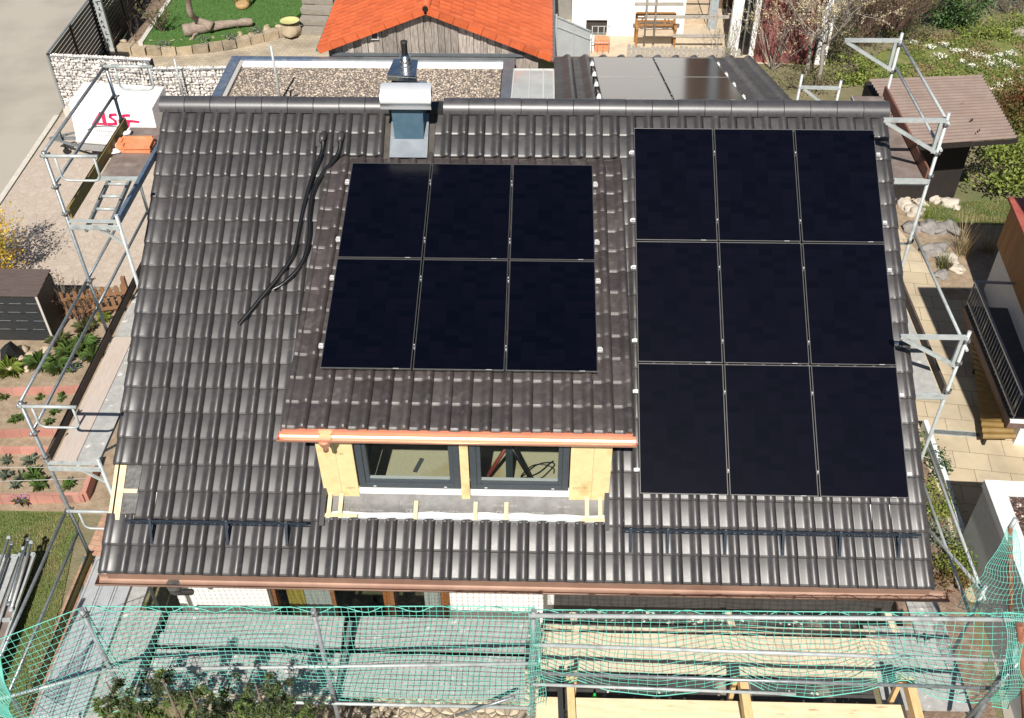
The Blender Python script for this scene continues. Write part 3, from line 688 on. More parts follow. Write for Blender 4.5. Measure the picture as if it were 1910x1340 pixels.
# ================================================================ snow guards
def snow_guard(u0, u1, v, brs, label):
    r = thing("snow_guard", label, "snow guard", roofP((u0+u1)/2, v, .03), "snow guards above the eave")
    m = MB(); hN = .20; hL = .09
    # top and lower chord bars and a zigzag between them
    m.beam(roofP(u0, v, hN), roofP(u1, v, hN), .022, .022); m.beam(roofP(u0, v+.02, hL), roofP(u1, v+.02, hL), .010, .010)
    n = int((u1-u0)/.062); du = (u1-u0)/n
    for i in range(n):
        a, b = u0+i*du, u0+(i+1)*du
        m.beam(roofP(a, v, hN) if i % 2 else roofP(a, v+.02, hL), roofP(b, v+.02, hL) if i % 2 else roofP(b, v, hN), .008, .008)
    m.build("lattice", SNOW, r)
    for u in brs:
        b = MB(); b.beam(roofP(u, v-.01, .215), roofP(u+.005, v+.27, .058), .034, .010, up=(0, -.5, .85)); b.beam(roofP(u, v-.012, .225), roofP(u, v-.012, .05), .03, .012, up=(0, 1, 0)); b.beam(roofP(u, v-.02, .052), roofP(u, v+.28, .055), .034, .008)
        b.build("bracket", SNOW, r)
snow_guard(-6.62, -4.27, 5.40, (-6.30, -5.31, -4.54), "dark lattice snow guard on three brackets left of the dormer window")
snow_guard(-.23, 3.53, 5.40, (-.13, .34, 1.07, 1.80, 2.52, 3.26), "dark lattice snow guard on six brackets below the nine solar panels")
# small things seen through the dormer panes
cx_ = gy(1010, 880, YF+.6).x; pts = [(cx_-.05+.22*math.cos(t*.5)*(1+.2*math.sin(t)), YF+.75+.16*math.sin(t*.55), 3.085+.004*t) for t in range(26)]
tag(MB().tube(smooth_path(pts, .03), .009, 6).build("cable", BLACKP), "black looped cable on the attic floor behind the right dormer window", "cable")
px_ = gy(775, 860, YF+.9); tag(MB().beam((px_.x, YF+.75, 3.07), (px_.x+.08, YF+1.0, 3.08), .06, .012).build("metal_strip", ZINC), "bright metal strip lying behind the left dormer window", "metal strip")
# tripod behind the right dormer pane
tx = gy(950, 880, YF+.55).x
t = thing("tripod", "dark tripod with a red section standing behind the right dormer window", "tripod", (tx, YF+.55, 3.06))
head = V3(tx, YF+.55, 3.90)
MB().box((tx-.045, YF+.50, 3.10), (tx+.045, YF+.58, 3.95)).build("column", M("tripod_grey", (.06, .075, .08), rough=.5), t)
for dx, dy, m_ in ((-.42, -.1, M("red_tube", (.30, .05, .03), rough=.5)), (.40, -.1, BLACKP), (0, .4, BLACKP)):
    MB().tube([head, (tx+dx, YF+.55+dy, 3.06)], .028, 8).build("leg", m_, t)
# ================================================================ scaffolding
GALV = M("galvanised_tube", (.22, .245, .26), (.34, .37, .38), scale=18, rough=.42, metal=.55, c3=(.28, .30, .31), s3=5, bump=.08, bscale=60)
GALVL = M("galvanised_light", (.36, .39, .39), (.46, .49, .48), scale=12, rough=.5, metal=.15, c3=(.26, .28, .28), s3=4)
PLANK_G = M("grey_deck_board", (.29, .285, .275), (.38, .375, .36), scale=12, rough=.85, island=.12, c3=(.55, .54, .51), s3=8, lo3=.62, hi3=.70, bump=.08, bscale=60, bdist=.004)
PLANK_R = M("reddish_deck_board", (.42, .345, .295), (.47, .40, .35), scale=8, rough=.85, stretch=(4, .6, 1), island=.1, c3=(.40, .385, .36), s3=1.5, bump=.08, bdist=.004)
PLY = M("brown_deck_ply", (.15, .115, .10), (.22, .175, .155), scale=5, rough=.6, c3=(.30, .26, .23), s3=2.2, bump=.1)
TOE_D = M("dark_toe_board", (.055, .04, .032), (.10, .075, .058), scale=6, rough=.85, stretch=(6, 1, 6), bump=.3)
TOE_Y = M("ochre_toe_board", (.17, .125, .035), (.25, .19, .06), scale=6, rough=.8, stretch=(6, 1, 6), bump=.2)
TOE_R = M("red_brown_toe_board", (.14, .055, .035), (.20, .085, .055), scale=6, rough=.7, stretch=(6, 1, 6))
ALUP = M("aluminium_plank", (.60, .61, .62), (.70, .71, .72), scale=9, rough=.42, metal=.5, bump=.15, bscale=90)
STEELB = M("blue_steel_edge", (.12, .19, .28), (.20, .28, .37), scale=8, rough=.4, metal=.5)
RUST = M("rusty_tube", (.18, .06, .03), (.28, .11, .06), scale=10, rough=.8)
CLAMPM = M("dark_coupler", (.10, .10, .10), (.22, .22, .22), scale=40, rough=.5, metal=.5)
TR = .024
def tb(parent, name, a, b, r=TR, m=None):
    c = Vector(a); d = (Vector(b)-c).normalized(); mb_ = MB().tube([a, b], r, 8)
    return mb_.build(name, m or GALV, parent)
def coupler(parent, p):
    p = Vector(p); mb_ = MB(); mb_.lathe((p.x, p.y, p.z-.03), [(.036, 0), (.038, .02), (.038, .045), (.034, .06)], 8)
    mb_.tube([p+V3(.02, -.05, .01), p+V3(.06, .03, .012)], .013, 6); mb_.tube([p+V3(.03, .03, .0), p+V3(-.03, -.055, 0)], .010, 6); mb_.build("coupler", CLAMPM, parent)
def loop_guard(parent, x0, x1, y, z, drop=.36):
    m = MB(); m.tube([(x0, y, z), (x1, y, z)], TR, 8)
    a, b = x0+(x1-x0)*.22, x0+(x1-x0)*.92; pts = [(a, y, z)]
    for q in range(7): t = PI/2*q/6; pts.append((a+(.09-.09*math.cos(t)), y, z-drop+.09-.09*math.sin(t)))
    for q in range(7): t = PI/2*q/6; pts.append((b-.09+.09*math.sin(t), y, z-drop+.09-.09*math.cos(t)))
    pts.append((b, y, z)); m.tube(pts, .016, 8, smooth=True); m.build("end_guard", GALVL, parent)
def plank_set(parent, x0, x1, y0, y1, z, n, m, axis='Y', gap=.008, name="deck_board", th=.05):
    for i in range(n):
        mb_ = MB()
        if axis == 'Y':
            a = x0+(x1-x0)*i/n+gap/2; b = x0+(x1-x0)*(i+1)/n-gap/2; mb_.box((a, y0, z-th), (b, y1, z))
        else:
            a = y0+(y1-y0)*i/n+gap/2; b = y0+(y1-y0)*(i+1)/n-gap/2; mb_.box((x0, a, z-th), (x1, b, z))
        mb_.build(name, m[i % len(m)] if isinstance(m, (list, tuple)) else m, parent)
def ledger(parent, x0, x1, y, z):
    m = MB(); m.box((x0, y-.02, z-.02), (x1, y+.02, z+.012)); m.box((x0, y-.035, z-.125), (x1, y-.01, z-.055)); 
    s = 1 if x1 > x0 else -1
    m.beam((x1-s*.30, y, z-.11), (x1-s*.02, y, z-.36), .03, .03); m.build("ledger", GALVL, parent)
XO, XI = -7.67, -6.99
SCL = thing("scaffold", "stepped metal scaffold with planked decks climbing along the left gable of the house", "scaffold", (XO, -2.9, 0))
for y, top in ((-6.62, 4.02), (-4.15, 5.10), (-1.66, 7.12), (.78, 7.12)): tb(SCL, "post", (XO, y, .04), (XO, y, top), .0255)
for y, top in ((-6.62, 2.10), (-4.15, 4.10), (-1.66, 6.16), (.78, 6.16)): tb(SCL, "post", (XI, y, .04), (XI, y, top), .0255, GALVL)
for y in (-6.62, -4.15, -1.66, .78):
    for x in (XO, XI): MB().box((x-.08, y-.08, 0.006), (x+.08, y+.08, .04)).build("base_plate", GALVL, SCL)
for y0, y1, zs in ((-6.62, -4.15, (3.06, 2.55)), (-4.15, -1.66, (5.05, 4.55)), (-1.66, .78, (7.07, 6.6, 5.05, 4.55))):
    for z in zs: tb(SCL, "guard_rail", (XO-.03, y0-.04, z), (XO-.03, y1+.04, z), .0215)
for y, z in ((-4.15, 5.05), (-1.66, 7.07), (.78, 7.1), (-4.15, 3.06)): loop_guard(SCL, XO-.02, XI+.02, y-.03, z)
for y, z in ((-4.15, 4.0), (-1.66, 6.06), (-6.62, 2.0), (-1.66, 3.98), (-4.15, 2.0)): ledger(SCL, XO, XI, y, z)
for y, z in ((-4.15, 5.05), (-4.15, 4.55), (-4.15, 4.12), (-1.66, 7.07), (-1.66, 6.6), (-1.66, 6.18), (-1.66, 5.05), (.78, 7.07), (.78, 6.6), (.78, 6.2), (-4.15, 3.06), (-4.15, 2.1)): coupler(SCL, (XO, y, z))
tb(SCL, "brace", (XO-.05, -4.2, 2.1), (XO-.05, -6.6, .1), .0215); tb(SCL, "brace", (XO+.35, -1.6, 2.2), (XO+.35, -4.1, 3.9), .02, GALVL)
plank_set(SCL, XO+.08, XI-.0, -4.12, -1.70, 4.03, 2, [PLANK_R, PLANK_G]); plank_set(SCL, XO+.08, XI, -1.62, .78, 4.03, 1, [PLANK_G])
MB().box((XO+.03, -4.14, 4.03), (XO+.06, -1.68, 4.18)).build("toe_board", TOE_D, SCL); MB().box((XO+.03, -1.66, 4.03), (XO+.06, .80, 4.18)).build("toe_board", TOE_D, SCL)
plank_set(SCL, XO+.10, XI-.02, -.62, .78, 6.10, 1, [PLY]); MB().box((XO+.03, -1.64, 6.08), (XO+.065, .80, 6.25)).build("toe_board", TOE_Y, SCL)
MB().box((XI-.02, -1.64, 6.02), (XI+.03, .80, 6.12)).build("deck_edge", STEELB, SCL); MB().box((XO+.08, -.66, 6.06), (XI, -.62, 6.11)).build("deck_edge", GALVL, SCL)
lad = MB()
for x in (XO+.22, XI-.16): lad.beam((x, -.62, 6.05), (x, -1.7, 5.93), .035, .06)
lad.build("ladder", GALV, SCL)
for k in range(4):
    y = -.72-.27*k; tb(SCL, "rung", (XO+.24, y, 6.045-.03*k), (XI-.18, y, 6.045-.03*k), .022, GALVL)
# aluminium platform of the lowest bay
for i in range(3):
    x0 = XO+.10+.215*i; m = MB(); m.box((x0, -6.6, 1.98), (x0+.205, -4.22, 2.02)); 
    for e in (x0, x0+.18): m.box((e, -6.6, 2.02), (e+.025, -4.22, 2.045))
    for q in range(5): m.box((x0+.035+q*.03, -6.55, 2.02), (x0+.045+q*.03, -4.28, 2.024))
    m.build("deck_board", ALUP, SCL)
MB().box((XO+.76, -6.6, 1.98), (XO+.97, -4.5, 2.02)).build("deck_board", PLANK_G, SCL)
MB().box((XO+.02, -6.62, 2.02), (XO+.055, -4.17, 2.17)).build("toe_board", TOE_Y, SCL)
# things lying on the upper deck
TERRA = M("terracotta_tile", (.62, .20, .085), (.74, .28, .14), scale=8, rough=.7, bump=.15)
for i, (x, y, rz, lab) in enumerate(((-7.28, .18, .05, "orange clay roof tile lying on top of another on the upper scaffold deck"), (-7.27, .17, -.02, "orange clay roof tile underneath the upper one on the scaffold deck"))):
    m = MB(); z = 6.105+(.055 if i == 0 else 0); c, s = math.cos(rz), math.sin(rz)
    def T(a, b, h): return (x+a*c-b*s, y+a*s+b*c, z+h)
    m.hexa([T(-.24, -.15, 0), T(.24, -.15, 0), T(.24, .13, 0), T(-.24, .13, 0), T(-.24, -.15, .035), T(.24, -.15, .035), T(.24, .13, .035), T(-.24, .13, .035)])
    m.hexa([T(-.22, .10, .03), T(.22, .10, .03), T(.22, .15, .03), T(-.22, .15, .03), T(-.22, .105, .055), T(.22, .105, .055), T(.22, .145, .055), T(-.22, .145, .055)])
    m.hexa([T(-.26, -.12, 0), T(-.20, -.12, 0), T(-.20, .12, 0), T(-.26, .12, 0), T(-.26, -.11, .052), T(-.20, -.11, .052), T(-.20, .11, .052), T(-.26, .11, .052)])
    m.hexa([T(-.20, -.15, .03), T(-.14, -.15, .03), T(-.14, -.05, .03), T(-.20, -.05, .03), T(-.20, -.14, .058), T(-.14, -.14, .058), T(-.14, -.05, .058), T(-.20, -.05, .058)])
    tag(m.build("roof_tile", TERRA), lab, "roof tile", "orange tiles on the scaffold")
WHITEB = M("white_fragment", (.80, .78, .75), rough=.8)
for i, (px, py, lab) in enumerate(((238, 248, "white mortar lump behind the orange tiles on the upper deck"), (222, 270, "white mortar lump left of the orange tiles, larger front piece"), (217, 283, "white mortar lump nearest the ochre toe board, frontmost of three"))):
    p = gz(px, py, 6.13); tag(MB().rock(p, .065, 5+i, (1, 1, .5), .5, 1).build("mortar_lump", WHITEB), lab, "debris", "mortar lumps on the deck")
# right scaffold
RO, RI = 4.2, 3.80
SCR = thing("scaffold", "galvanised scaffold with triangular guard brackets along the right gable of the house", "scaffold", (RO, -1.5, 0))
for y, top in ((2.3, 6.98), (-.2, 6.98), (-2.77, 5.26), (-5.3, 3.3)): tb(SCR, "post", (RO, y, .04), (RO, y, top), .0255, GALVL)
for y, top in ((2.3, 5.6), (-.2, 5.6), (-2.77, 4.1), (-5.3, 2.2)): tb(SCR, "post", (RI, y, .04), (RI, y, top), .024, GALV)
def bracket(y, z, L=.86):
    m = MB(); m.beam((RO, y, z), (RO-L, y, z), .05, .05); m.beam((RO-L+.04, y, z-.03), (RO-.01, y, z-.50), .045, .045); m.beam((RO-.07, y, z-.03), (RO-.07, y, z-.50), .045, .04); m.build("guard_bracket", GALVL, SCR)
bracket(2.3, 6.86); bracket(-.2, 6.86); bracket(-2.77, 5.16)
for y, z in ((2.3, 6.8), (2.3, 6.35), (-.2, 6.8), (-.2, 6.35), (-.2, 5.98), (-.2, 4.85), (-2.77, 5.1), (-2.77, 4.72), (-2.77, 4.2)): coupler(SCR, (RO, y, z))
for y0, y1, zs in ((-.2, 2.3, (6.82, 6.42)), (-2.77, -.2, (4.98, )), (-5.3, -2.77, (3.1, 2.6))):
    for z in zs: tb(SCR, "guard_rail", (RO+.03, y0-.05, z), (RO+.03, y1+.05, z), .0215, GALVL)
tb(SCR, "brace", (RO-.03, -2.72, 2.2), (RO-.03, -.25, 4.0), .018, GALV); tb(SCR, "brace", (RO+.02, -.2, 2.1), (RO+.02, -2.7, 4.0), .018, GALV); tb(SCR, "brace", (RI, 2.2, 3.2), (RO, -.2, 4.8), .018, GALV)
tb(SCR, "brace", (RO+.0, -5.3, 3.2), (RO, -2.8, 1.9), .022, GALVL)
plank_set(SCR, RI-.15, RO-.07, -.17, 2.27, 5.93, 1, [PLY]); plank_set(SCR, RI-.15, RO-.07, -2.74, -.23, 4.15, 1, [PLANK_G])
MB().box((RO-.06, -.2, 5.93), (RO-.03, 2.3, 6.10)).build("toe_board", TOE_R, SCR); MB().box((RO-.06, -2.77, 4.15), (RO-.03, -.2, 4.31)).build("toe_board", TOE_D, SCR)
MB().box((RI-.17, -.17, 5.88), (RI-.15, 2.27, 5.94)).build("deck_edge", GALVL, SCR)
for y, z in ((-.2, 5.9), (-2.77, 4.12)):
    m = MB(); m.box((RI-.1, y-.03, z-.05), (RO, y+.02, z+.03)); m.box((RI-.1, y-.055, z-.02), (RO, y-.035, z+.05)); m.build("ledger", GALVL, SCR)
MB().box((RI-.1, -2.9, 2.02), (RO-.02, -2.8, 2.06)).build("ledger", GALVL, SCR)
plank_set(SCR, RI-.1, RO-.07, -5.3, -2.85, 2.05, 1, [PLANK_G])
# bracket frame of the rear scaffold, just showing over the ridge
SCB = thing("scaffold", "piece of galvanised scaffold frame showing above the ridge at the right rear corner", "scaffold", (3.5, 4.6, 0))
pb = gy(1566, 165, 4.6); pa_ = gy(1500, 163, 4.6)
tb(SCB, "post", (pb.x, 4.6, .05), (pb.x+.0, 4.6, pb.z+.15), .0255, GALVL); tb(SCB, "post", (pa_.x-.08, 4.6, .05), (pa_.x-.08, 4.6, pa_.z+.25), .0255, GALVL)
m = MB(); m.beam((pb.x, 4.6, pb.z), (pa_.x-.1, 4.6, pa_.z), .05, .05); m.beam((pa_.x, 4.6, pa_.z-.03), (pb.x, 4.6, pb.z-.5), .045, .045); m.build("guard_bracket", GALVL, SCB)
pc = gy(1650, 187, 4.6); tb(SCB, "guard_rail", (pb.x, 4.58, pb.z-.62), (pc.x, 4.58, pb.z-.62), .024, GALVL)
# front scaffold
FO, FI = -6.36, -5.10
POSTM = M("dull_grey_post", (.20, .215, .23), (.30, .32, .33), scale=14, rough=.5, metal=.3)
SCF = thing("scaffold", "long low scaffold with grey and fresh timber decks in front of the eave", "scaffold", (-1.2, -5.7, 0))
for x, top in ((-6.47, 4.0), (-3.82, 4.08), (-1.35, 4.16), (4.12, 4.2)): tb(SCF, "post", (x, FO, .04), (x, FO, top), .031, POSTM)
for x in (-6.47, -3.82, -1.35, 1.4, 4.12):
    tb(SCF, "post", (x, FI, .04), (x, FI, 1.96), .0255)
    MB().box((x-.03, FO, 1.88), (x+.03, FI, 1.97)).build("ledger", GALV, SCF)
tb(SCF, "post", (1.4, FO, .04), (1.4, FO, 2.1), .0255)
P0, P1 = gy(215, 1236, FO), gy(995, 1222, FO); tb(SCF, "guard_rail", (-6.55, FO-.03, 2.78), (-1.3, FO-.03, 3.13), .022, GALVL)
tb(SCF, "guard_rail", (-1.35, FO-.03, 3.52), (4.15, FO-.03, 3.40), .024, GALVL); tb(SCF, "guard_rail", (-1.40, FO-.03, 4.10), (4.35, FO-.03, 4.22), .027, GALVL); tb(SCF, "guard_rail", (-1.35, FO-.03, 2.92), (4.3, FO-.03, 2.80), .024, GALV)
tb(SCF, "guard_rail", (-1.35, FO-.06, 2.72), (1.8, FO-.06, 2.63), .02, GALVL); tb(SCF, "guard_rail", (-6.45, FO-.02, 2.10), (-1.36, FO-.02, 2.10), .022, GALVL)
tb(SCF, "guard_rail", (-6.47, FO-.03, 2.78), (-8.3, FO-.55, 2.62), .022, GALVL)
MB().box((-6.74, -6.25, 1.96), (-6.40, -5.02, 2.01)).build("deck_board", PLANK_G, SCF)
GAPSH = M("gap_shade", (.012, .012, .013), rough=.8)  # near-black strips added below the deck gaps, shade put in as colour
for y0, y1 in ((-5.66, -5.50), (-5.39, -5.33)): MB().box((-6.3, y0, 1.84), (-1.4, y1, 1.90)).build("gap_shade_strip", GAPSH, SCF)
MB().box((-6.41, -6.25, 1.80), (-6.26, -5.02, 1.86)).build("gap_shade_strip", GAPSH, SCF); MB().box((-3.90, -6.25, 1.80), (-3.70, -5.02, 1.86)).build("gap_shade_strip", GAPSH, SCF)
for (x0, x1) in ((-6.28, -3.87), (-3.74, -1.42)):
    for (y0, y1, mm) in ((-5.35, -5.06, PLANK_G), (-5.53, -5.37, ALUP if x0 < -5 else PLANK_G), (-6.22, -5.62, PLANK_G)):
        MB().box((x0+random.uniform(-.04, .04), y0, 1.98), (x1+random.uniform(-.03, .03), y1, 2.03)).build("deck_board", mm, SCF)
FRESH = M("fresh_plank", (.55, .465, .33), (.66, .565, .42), scale=3, rough=.75, stretch=(1, 12, 8), island=.08, c3=(.50, .42, .32), s3=1.4, bump=.15)
ply0, ply1 = gz(1250, 1183, 2.05).y, gz(1250, 1253, 2.05).y
MB().box((-1.25, ply1, 2.0), (3.05, ply1+.30, 2.05)).build("deck_board", FRESH, SCF); MB().box((-1.25, ply1+.304, 2.0), (3.3, ply0+.0, 2.048)).build("deck_board", FRESH, SCF)
MB().box((-1.25, ply0+.08, 1.99), (3.2, ply0+.15, 2.03)).build("deck_board", FRESH, SCF); MB().box((3.05, -6.22, 1.96), (4.1, -5.02, 2.0)).build("deck_board", PLANK_G, SCF)
for x, z in ((-6.47, 2.82), (-6.47, 3.9), (-3.82, 2.96), (-3.82, 4.02), (-1.35, 4.06), (-1.35, 3.5), (-1.35, 2.9), (-1.35, 3.1)): coupler(SCF, (x, FO, z))
tb(SCF, "brace", gy(1905, 1230, -6.4), gy(1800, 1345, -6.6), .027); tb(SCF, "brace", gy(850, 1335, -6.45), gy(960, 1300, -6.42), .02); tb(SCF, "post", gy(1902, 1165, -6.5), gy(1912, 1345, -6.8), .035, RUST)
pt0, pt1 = gy(1884, 985, -5.0), gy(1886, 1160, -5.6); tb(SCF, "post", pt0+V3(.05, .05, .12), pt0-V3(.0, 0, .02), .03, GALVL); tb(SCF, "post", pt0, pt1, .028, RUST)

# ================================================================ safety nets
NET = M("green_net_cord", (.085, .43, .34), (.19, .56, .47), scale=3, rough=.75, lo=.3, hi=.7)
def netting(label, top, bot, nu, nv, seed, parent=None, bulge=.10, r=.0032, rope=True, wob=.035, wrap=None):
    """cords along and across between a top edge and a bottom edge (lists of points)"""
    top = [Vector(p) for p in top]; bot = [Vector(p) for p in bot]
    def along(P, t):
        Ls = [(P[i+1]-P[i]).length for i in range(len(P)-1)]; s = t*sum(Ls)
        for i, l in enumerate(Ls):
            if s <= l or i == len(Ls)-1: return P[i].lerp(P[i+1], min(1, s/max(l, 1e-6)))
            s -= l
    c = sum(top, Vector())/len(top)
    nrm = ((top[-1]-top[0]).cross(bot[0]-top[0])).normalized()
    if nrm.y > 0: nrm = -nrm
    grid = []
    for j in range(nv+1):
        row = []
        for i in range(nu+1):
            s, t = i/nu, j/nv
            p = along(top, s).lerp(along(bot, s), t)
            k = math.sin(PI*min(1, t*1.02))
            n1 = noise.noise(Vector((p.x*.9, t*1.5, seed))); n2 = noise.noise(Vector((p.x*3.1, t*3, seed+9))); n3 = noise.noise(Vector((p.x*1.4, t*2.2, seed+20)))
            p = p + nrm*(bulge*k*(.5+n1) + .03*n2*k) + V3(n3*wob*2.2*k, 0, n2*wob*k - .02*k)
            row.append(p)
        grid.append(row)
    net = thing("safety_net", label, "net", tuple(c), "green safety nets on the scaffolding")
    m = MB()
    for j in range(nv+1): m.tube(grid[j], r*(2.1 if j in (0, nv) and rope else 1.0), 4, caps=False)
    for i in range(nu+1): m.tube([grid[j][i] for j in range(nv+1)], r*(1.6 if i in (0, nu) else 1), 4, caps=False)
    m.build("mesh_cords", NET, net)
    if wrap:
        for side in (top,):
            n = int((side[-1]-side[0]).length/.05); pts = []
            for q in range(n):
                t = q/n; p = along(side, t); ph = t*wrap
                pts.append(p + V3(0, -.045*abs(math.sin(ph*PI)) - .0, .05*math.sin(ph*2*PI)-.005 + .02*noise.noise(Vector((t*40, seed, 0)))))
            MB().tube(pts, .0055, 5).build("lacing_cord", NET, net)
    return net
FN = FO+.055
topL = [(-6.45, FN, 3.98), (-5.6, FN, 4.0), (-4.7, FN, 4.03), (-3.82, FN, 4.05), (-2.9, FN, 4.10), (-2.1, FN, 4.13), (-1.36, FN, 4.13)]
botL = [(-6.30, FN-.10, 2.02), (-5.4, FN-.05, 2.0), (-4.6, FN-.03, 2.05), (-3.78, FN, 2.06), (-2.9, FN-.02, 2.0), (-2.2, FN-.02, 2.04), (-1.38, FN, 2.06)]
netting("taut green safety net hanging before the grey left half of the front scaffold", topL, botL, 66, 25, 3, wrap=9, r=.0037)
topR = [(-1.32, FN, 4.09), (0, FN, 4.12), (1.4, FN, 4.15), (2.8, FN, 4.18), (4.0, FN, 4.20)]
bx = [(1000, 1262), (1050, 1278), (1076, 1268), (1130, 1288), (1230, 1299), (1310, 1290), (1388, 1268), (1440, 1295), (1520, 1302), (1610, 1290), (1688, 1266), (1740, 1300), (1810, 1312), (1872, 1305)]
botR = [gy(x, y, FN-.05) for x, y in bx]
netting("sagging green safety net with scalloped lower edge, right half of the front scaffold", topR, botR, 54, 18, 8, wrap=10, bulge=.12, r=.0036)
netting("green safety net turning the left front corner of the scaffold towards the camera", [(-8.7, FN-.75, 3.42), (-8.0, FN-.45, 3.55), (-7.2, FN-.2, 3.75), (-6.45, FN, 3.98)], [(-8.1, FN-.75, 1.4), (-7.6, FN-.5, 1.8), (-7.0, FN-.3, 1.9), (-6.30, FN-.1, 2.02)], 26, 22, 14, bulge=.18)
netting("bunched green safety net gathered at the lower left corner of the picture", [gy(0, 1225, -6.9), gy(6, 1262, -6.95)], [gy(-10, 1330, -7.0), gy(36, 1350, -7.1)], 14, 20, 31, bulge=.1, wob=.06)
ap_ = pt0+V3(0, 0, -.01)
netting("dark green net tent hung from the rusty post at the right front corner", [ap_+V3(-.03, 0, 0), ap_+V3(.06, -.02, 0)], [gy(1786, 1132, -5.3), gy(1840, 1150, -5.6), gy(1912, 1150, -5.7)], 13, 15, 41, bulge=.22, wob=.11, r=.0028)
netting("bunched green net tied down the right end of the front scaffold", [gy(1872, 1142, FN-.1), gy(1912, 1146, FN-.12)], [gy(1850, 1318, FN-.2), gy(1880, 1322, FN-.2)], 9, 22, 47, bulge=.30, wob=.16)
netting("bunched green net knotted down the middle post of the front scaffold", [gy(986, 1134, FN-.03), gy(997, 1132, FN-.03)], [gy(984, 1348, FN-.05), gy(1020, 1345, FN-.08)], 6, 24, 53, bulge=.10, wob=.10)

# ================================================================ timber frame of the front pergola and the terrace below
TIMB = M("fresh_timber", (.50, .33, .15), (.63, .44, .22), scale=4, rough=.7, stretch=(8, 1.2, 8), island=.12, bump=.1)
KNOT = M("fresh_board_knots", (.66, .52, .32), (.76, .62, .42), scale=2.5, rough=.7, stretch=(1.2, 7, 7), c3=(.40, .24, .10), s3=2.6, lo3=.66, hi3=.72, bump=.08)
frame = thing("pergola_frame", "fresh timber pergola frame with pointed rafter ends in front of the scaffold", "pergola", (1.0, -7.2, 0))
pz0 = 2.22; yb = gz(1200, 1304, pz0).y
for x0, x1 in ((-1.30, -1.02), (-.90, 3.22)): MB().box((x0, yb-.55, pz0-.045), (x1, yb, pz0)).build("board", KNOT, frame, bevel=.004)
for px, py, pw in ((1378, 1264, .11), (1688, 1266, .11)):
    e = gy(px, py, -6.2); m = MB()
    x = e.x
    m.beam((x+.05, e.y+.02, e.z-.06), (x+.10, e.y-1.4, e.z-.28), .10, .15); m.build("rafter", TIMB, frame)
    MB().box((x-.055, e.y-.0, e.z-.62), (x-.002, e.y+.06, e.z+.005)).build("rafter_end_board", TIMB, frame)
e = gy(1072, 1257, -6.2); MB().box((e.x-.02, e.y, e.z-.5), (e.x+.03, e.y+.08, e.z)).build("rafter_end_board", TIMB, frame)
MB().beam((e.x-.06, e.y+.0, e.z-.10), (e.x+.0, e.y-1.3, e.z-.35), .09, .14).build("rafter", TIMB, frame)
for x in (-.98, 3.1):
    MB().box((x-.05, yb-.5, 0), (x+.05, yb-.4, pz0-.05)).build("post", M("dark_post", (.03, .028, .027), (.05, .045, .04), scale=6, rough=.7), frame)
MB().beam((-1.02, e.y+.02, e.z-.12), (-.98, e.y-1.2, e.z-.3), .06, .12).build("dark_rafter", M("dark_beam", (.02, .02, .021), rough=.6), frame)
# lean-to of dark sheeting against the wall
SHEET = M("dark_bitumen_sheet", (.035, .034, .034), (.07, .066, .064), scale=7, rough=.8, bump=.4, bscale=40, c3=(.30, .26, .21), s3=2.4, lo3=.60, hi3=.70)
TARP = M("dark_tarpaulin", (.045, .043, .043), (.065, .062, .062), scale=5, rough=.55, bump=.2, bscale=6)
for k, (y0, y1) in enumerate(((-5.24, -4.84), (-5.66, -5.26), (-6.0, -5.68), (-6.30, -6.02))):
    MB().box((-1.22, y0, 1.91), (2.98, y1, 1.955+.004*(k % 2))).build("dark_deck_board", SHEET, SCF)
for px in (1068, 1358, 1655):
    a = gz(px, 1146, 1.99); MB().beam((a.x, a.y+.02, 1.985), (a.x+.04, a.y-.30, 1.985), .09, .05).build("batten", FRESH, SCF)
a, b_ = gy(1034, 1110, WF-.06), gy(1665, 1130, WF-.06)
m = MB(); n = 40; vs = []
for i in range(n+1):
    x = a.x+(b_.x-a.x)*i/n; dy = .015*math.sin(i*1.1)+.01*noise.noise(V3(x*3, 0, 1)); vs += [(x, WF-.05+dy, 1.32), (x, WF-.04+dy, 2.35)]
m.add(vs, [[2*i, 2*i+2, 2*i+3, 2*i+1] for i in range(n)], True); tp = m.build("tarpaulin", TARP); tag(tp, "dark grey tarpaulin hanging on the house wall under the right part of the eave", "tarpaulin")
cn_ = thing("debris_pile", "pale mortar rubble scattered on the dark boards of the front scaffold", "debris", (1, -5.4, 1.96)); m = MB()
for i in range(170):
    x = random.uniform(-.9, 2.8); y = random.choice((random.gauss(-4.97, .07), random.gauss(-4.97, .07), random.gauss(-6.15, .08))); x += .25*noise.noise(V3(i, 0, 0))
    m.rock((x, y, 1.965), random.uniform(.006, .028), i, (1.2, 1, .5))
dbr = m.build("rubble_pieces", M("rubble", (.42, .36, .29), (.55, .49, .42), scale=8, rough=.9, island=.25), cn_); dbr["kind"] = "stuff"
bt = gz(1108, 1309, 1.965); t_ = thing("green_bottle", "small bright green bottle standing behind the light board of the pergola", "bottle", bt)
MB().lathe((bt.x, bt.y, bt.z), [(.035, 0), (.037, .02), (.037, .11), (.016, .15), (.016, .18)], 12).build("bottle_body", M("green_plastic", (.03, .42, .06), rough=.3), t_)
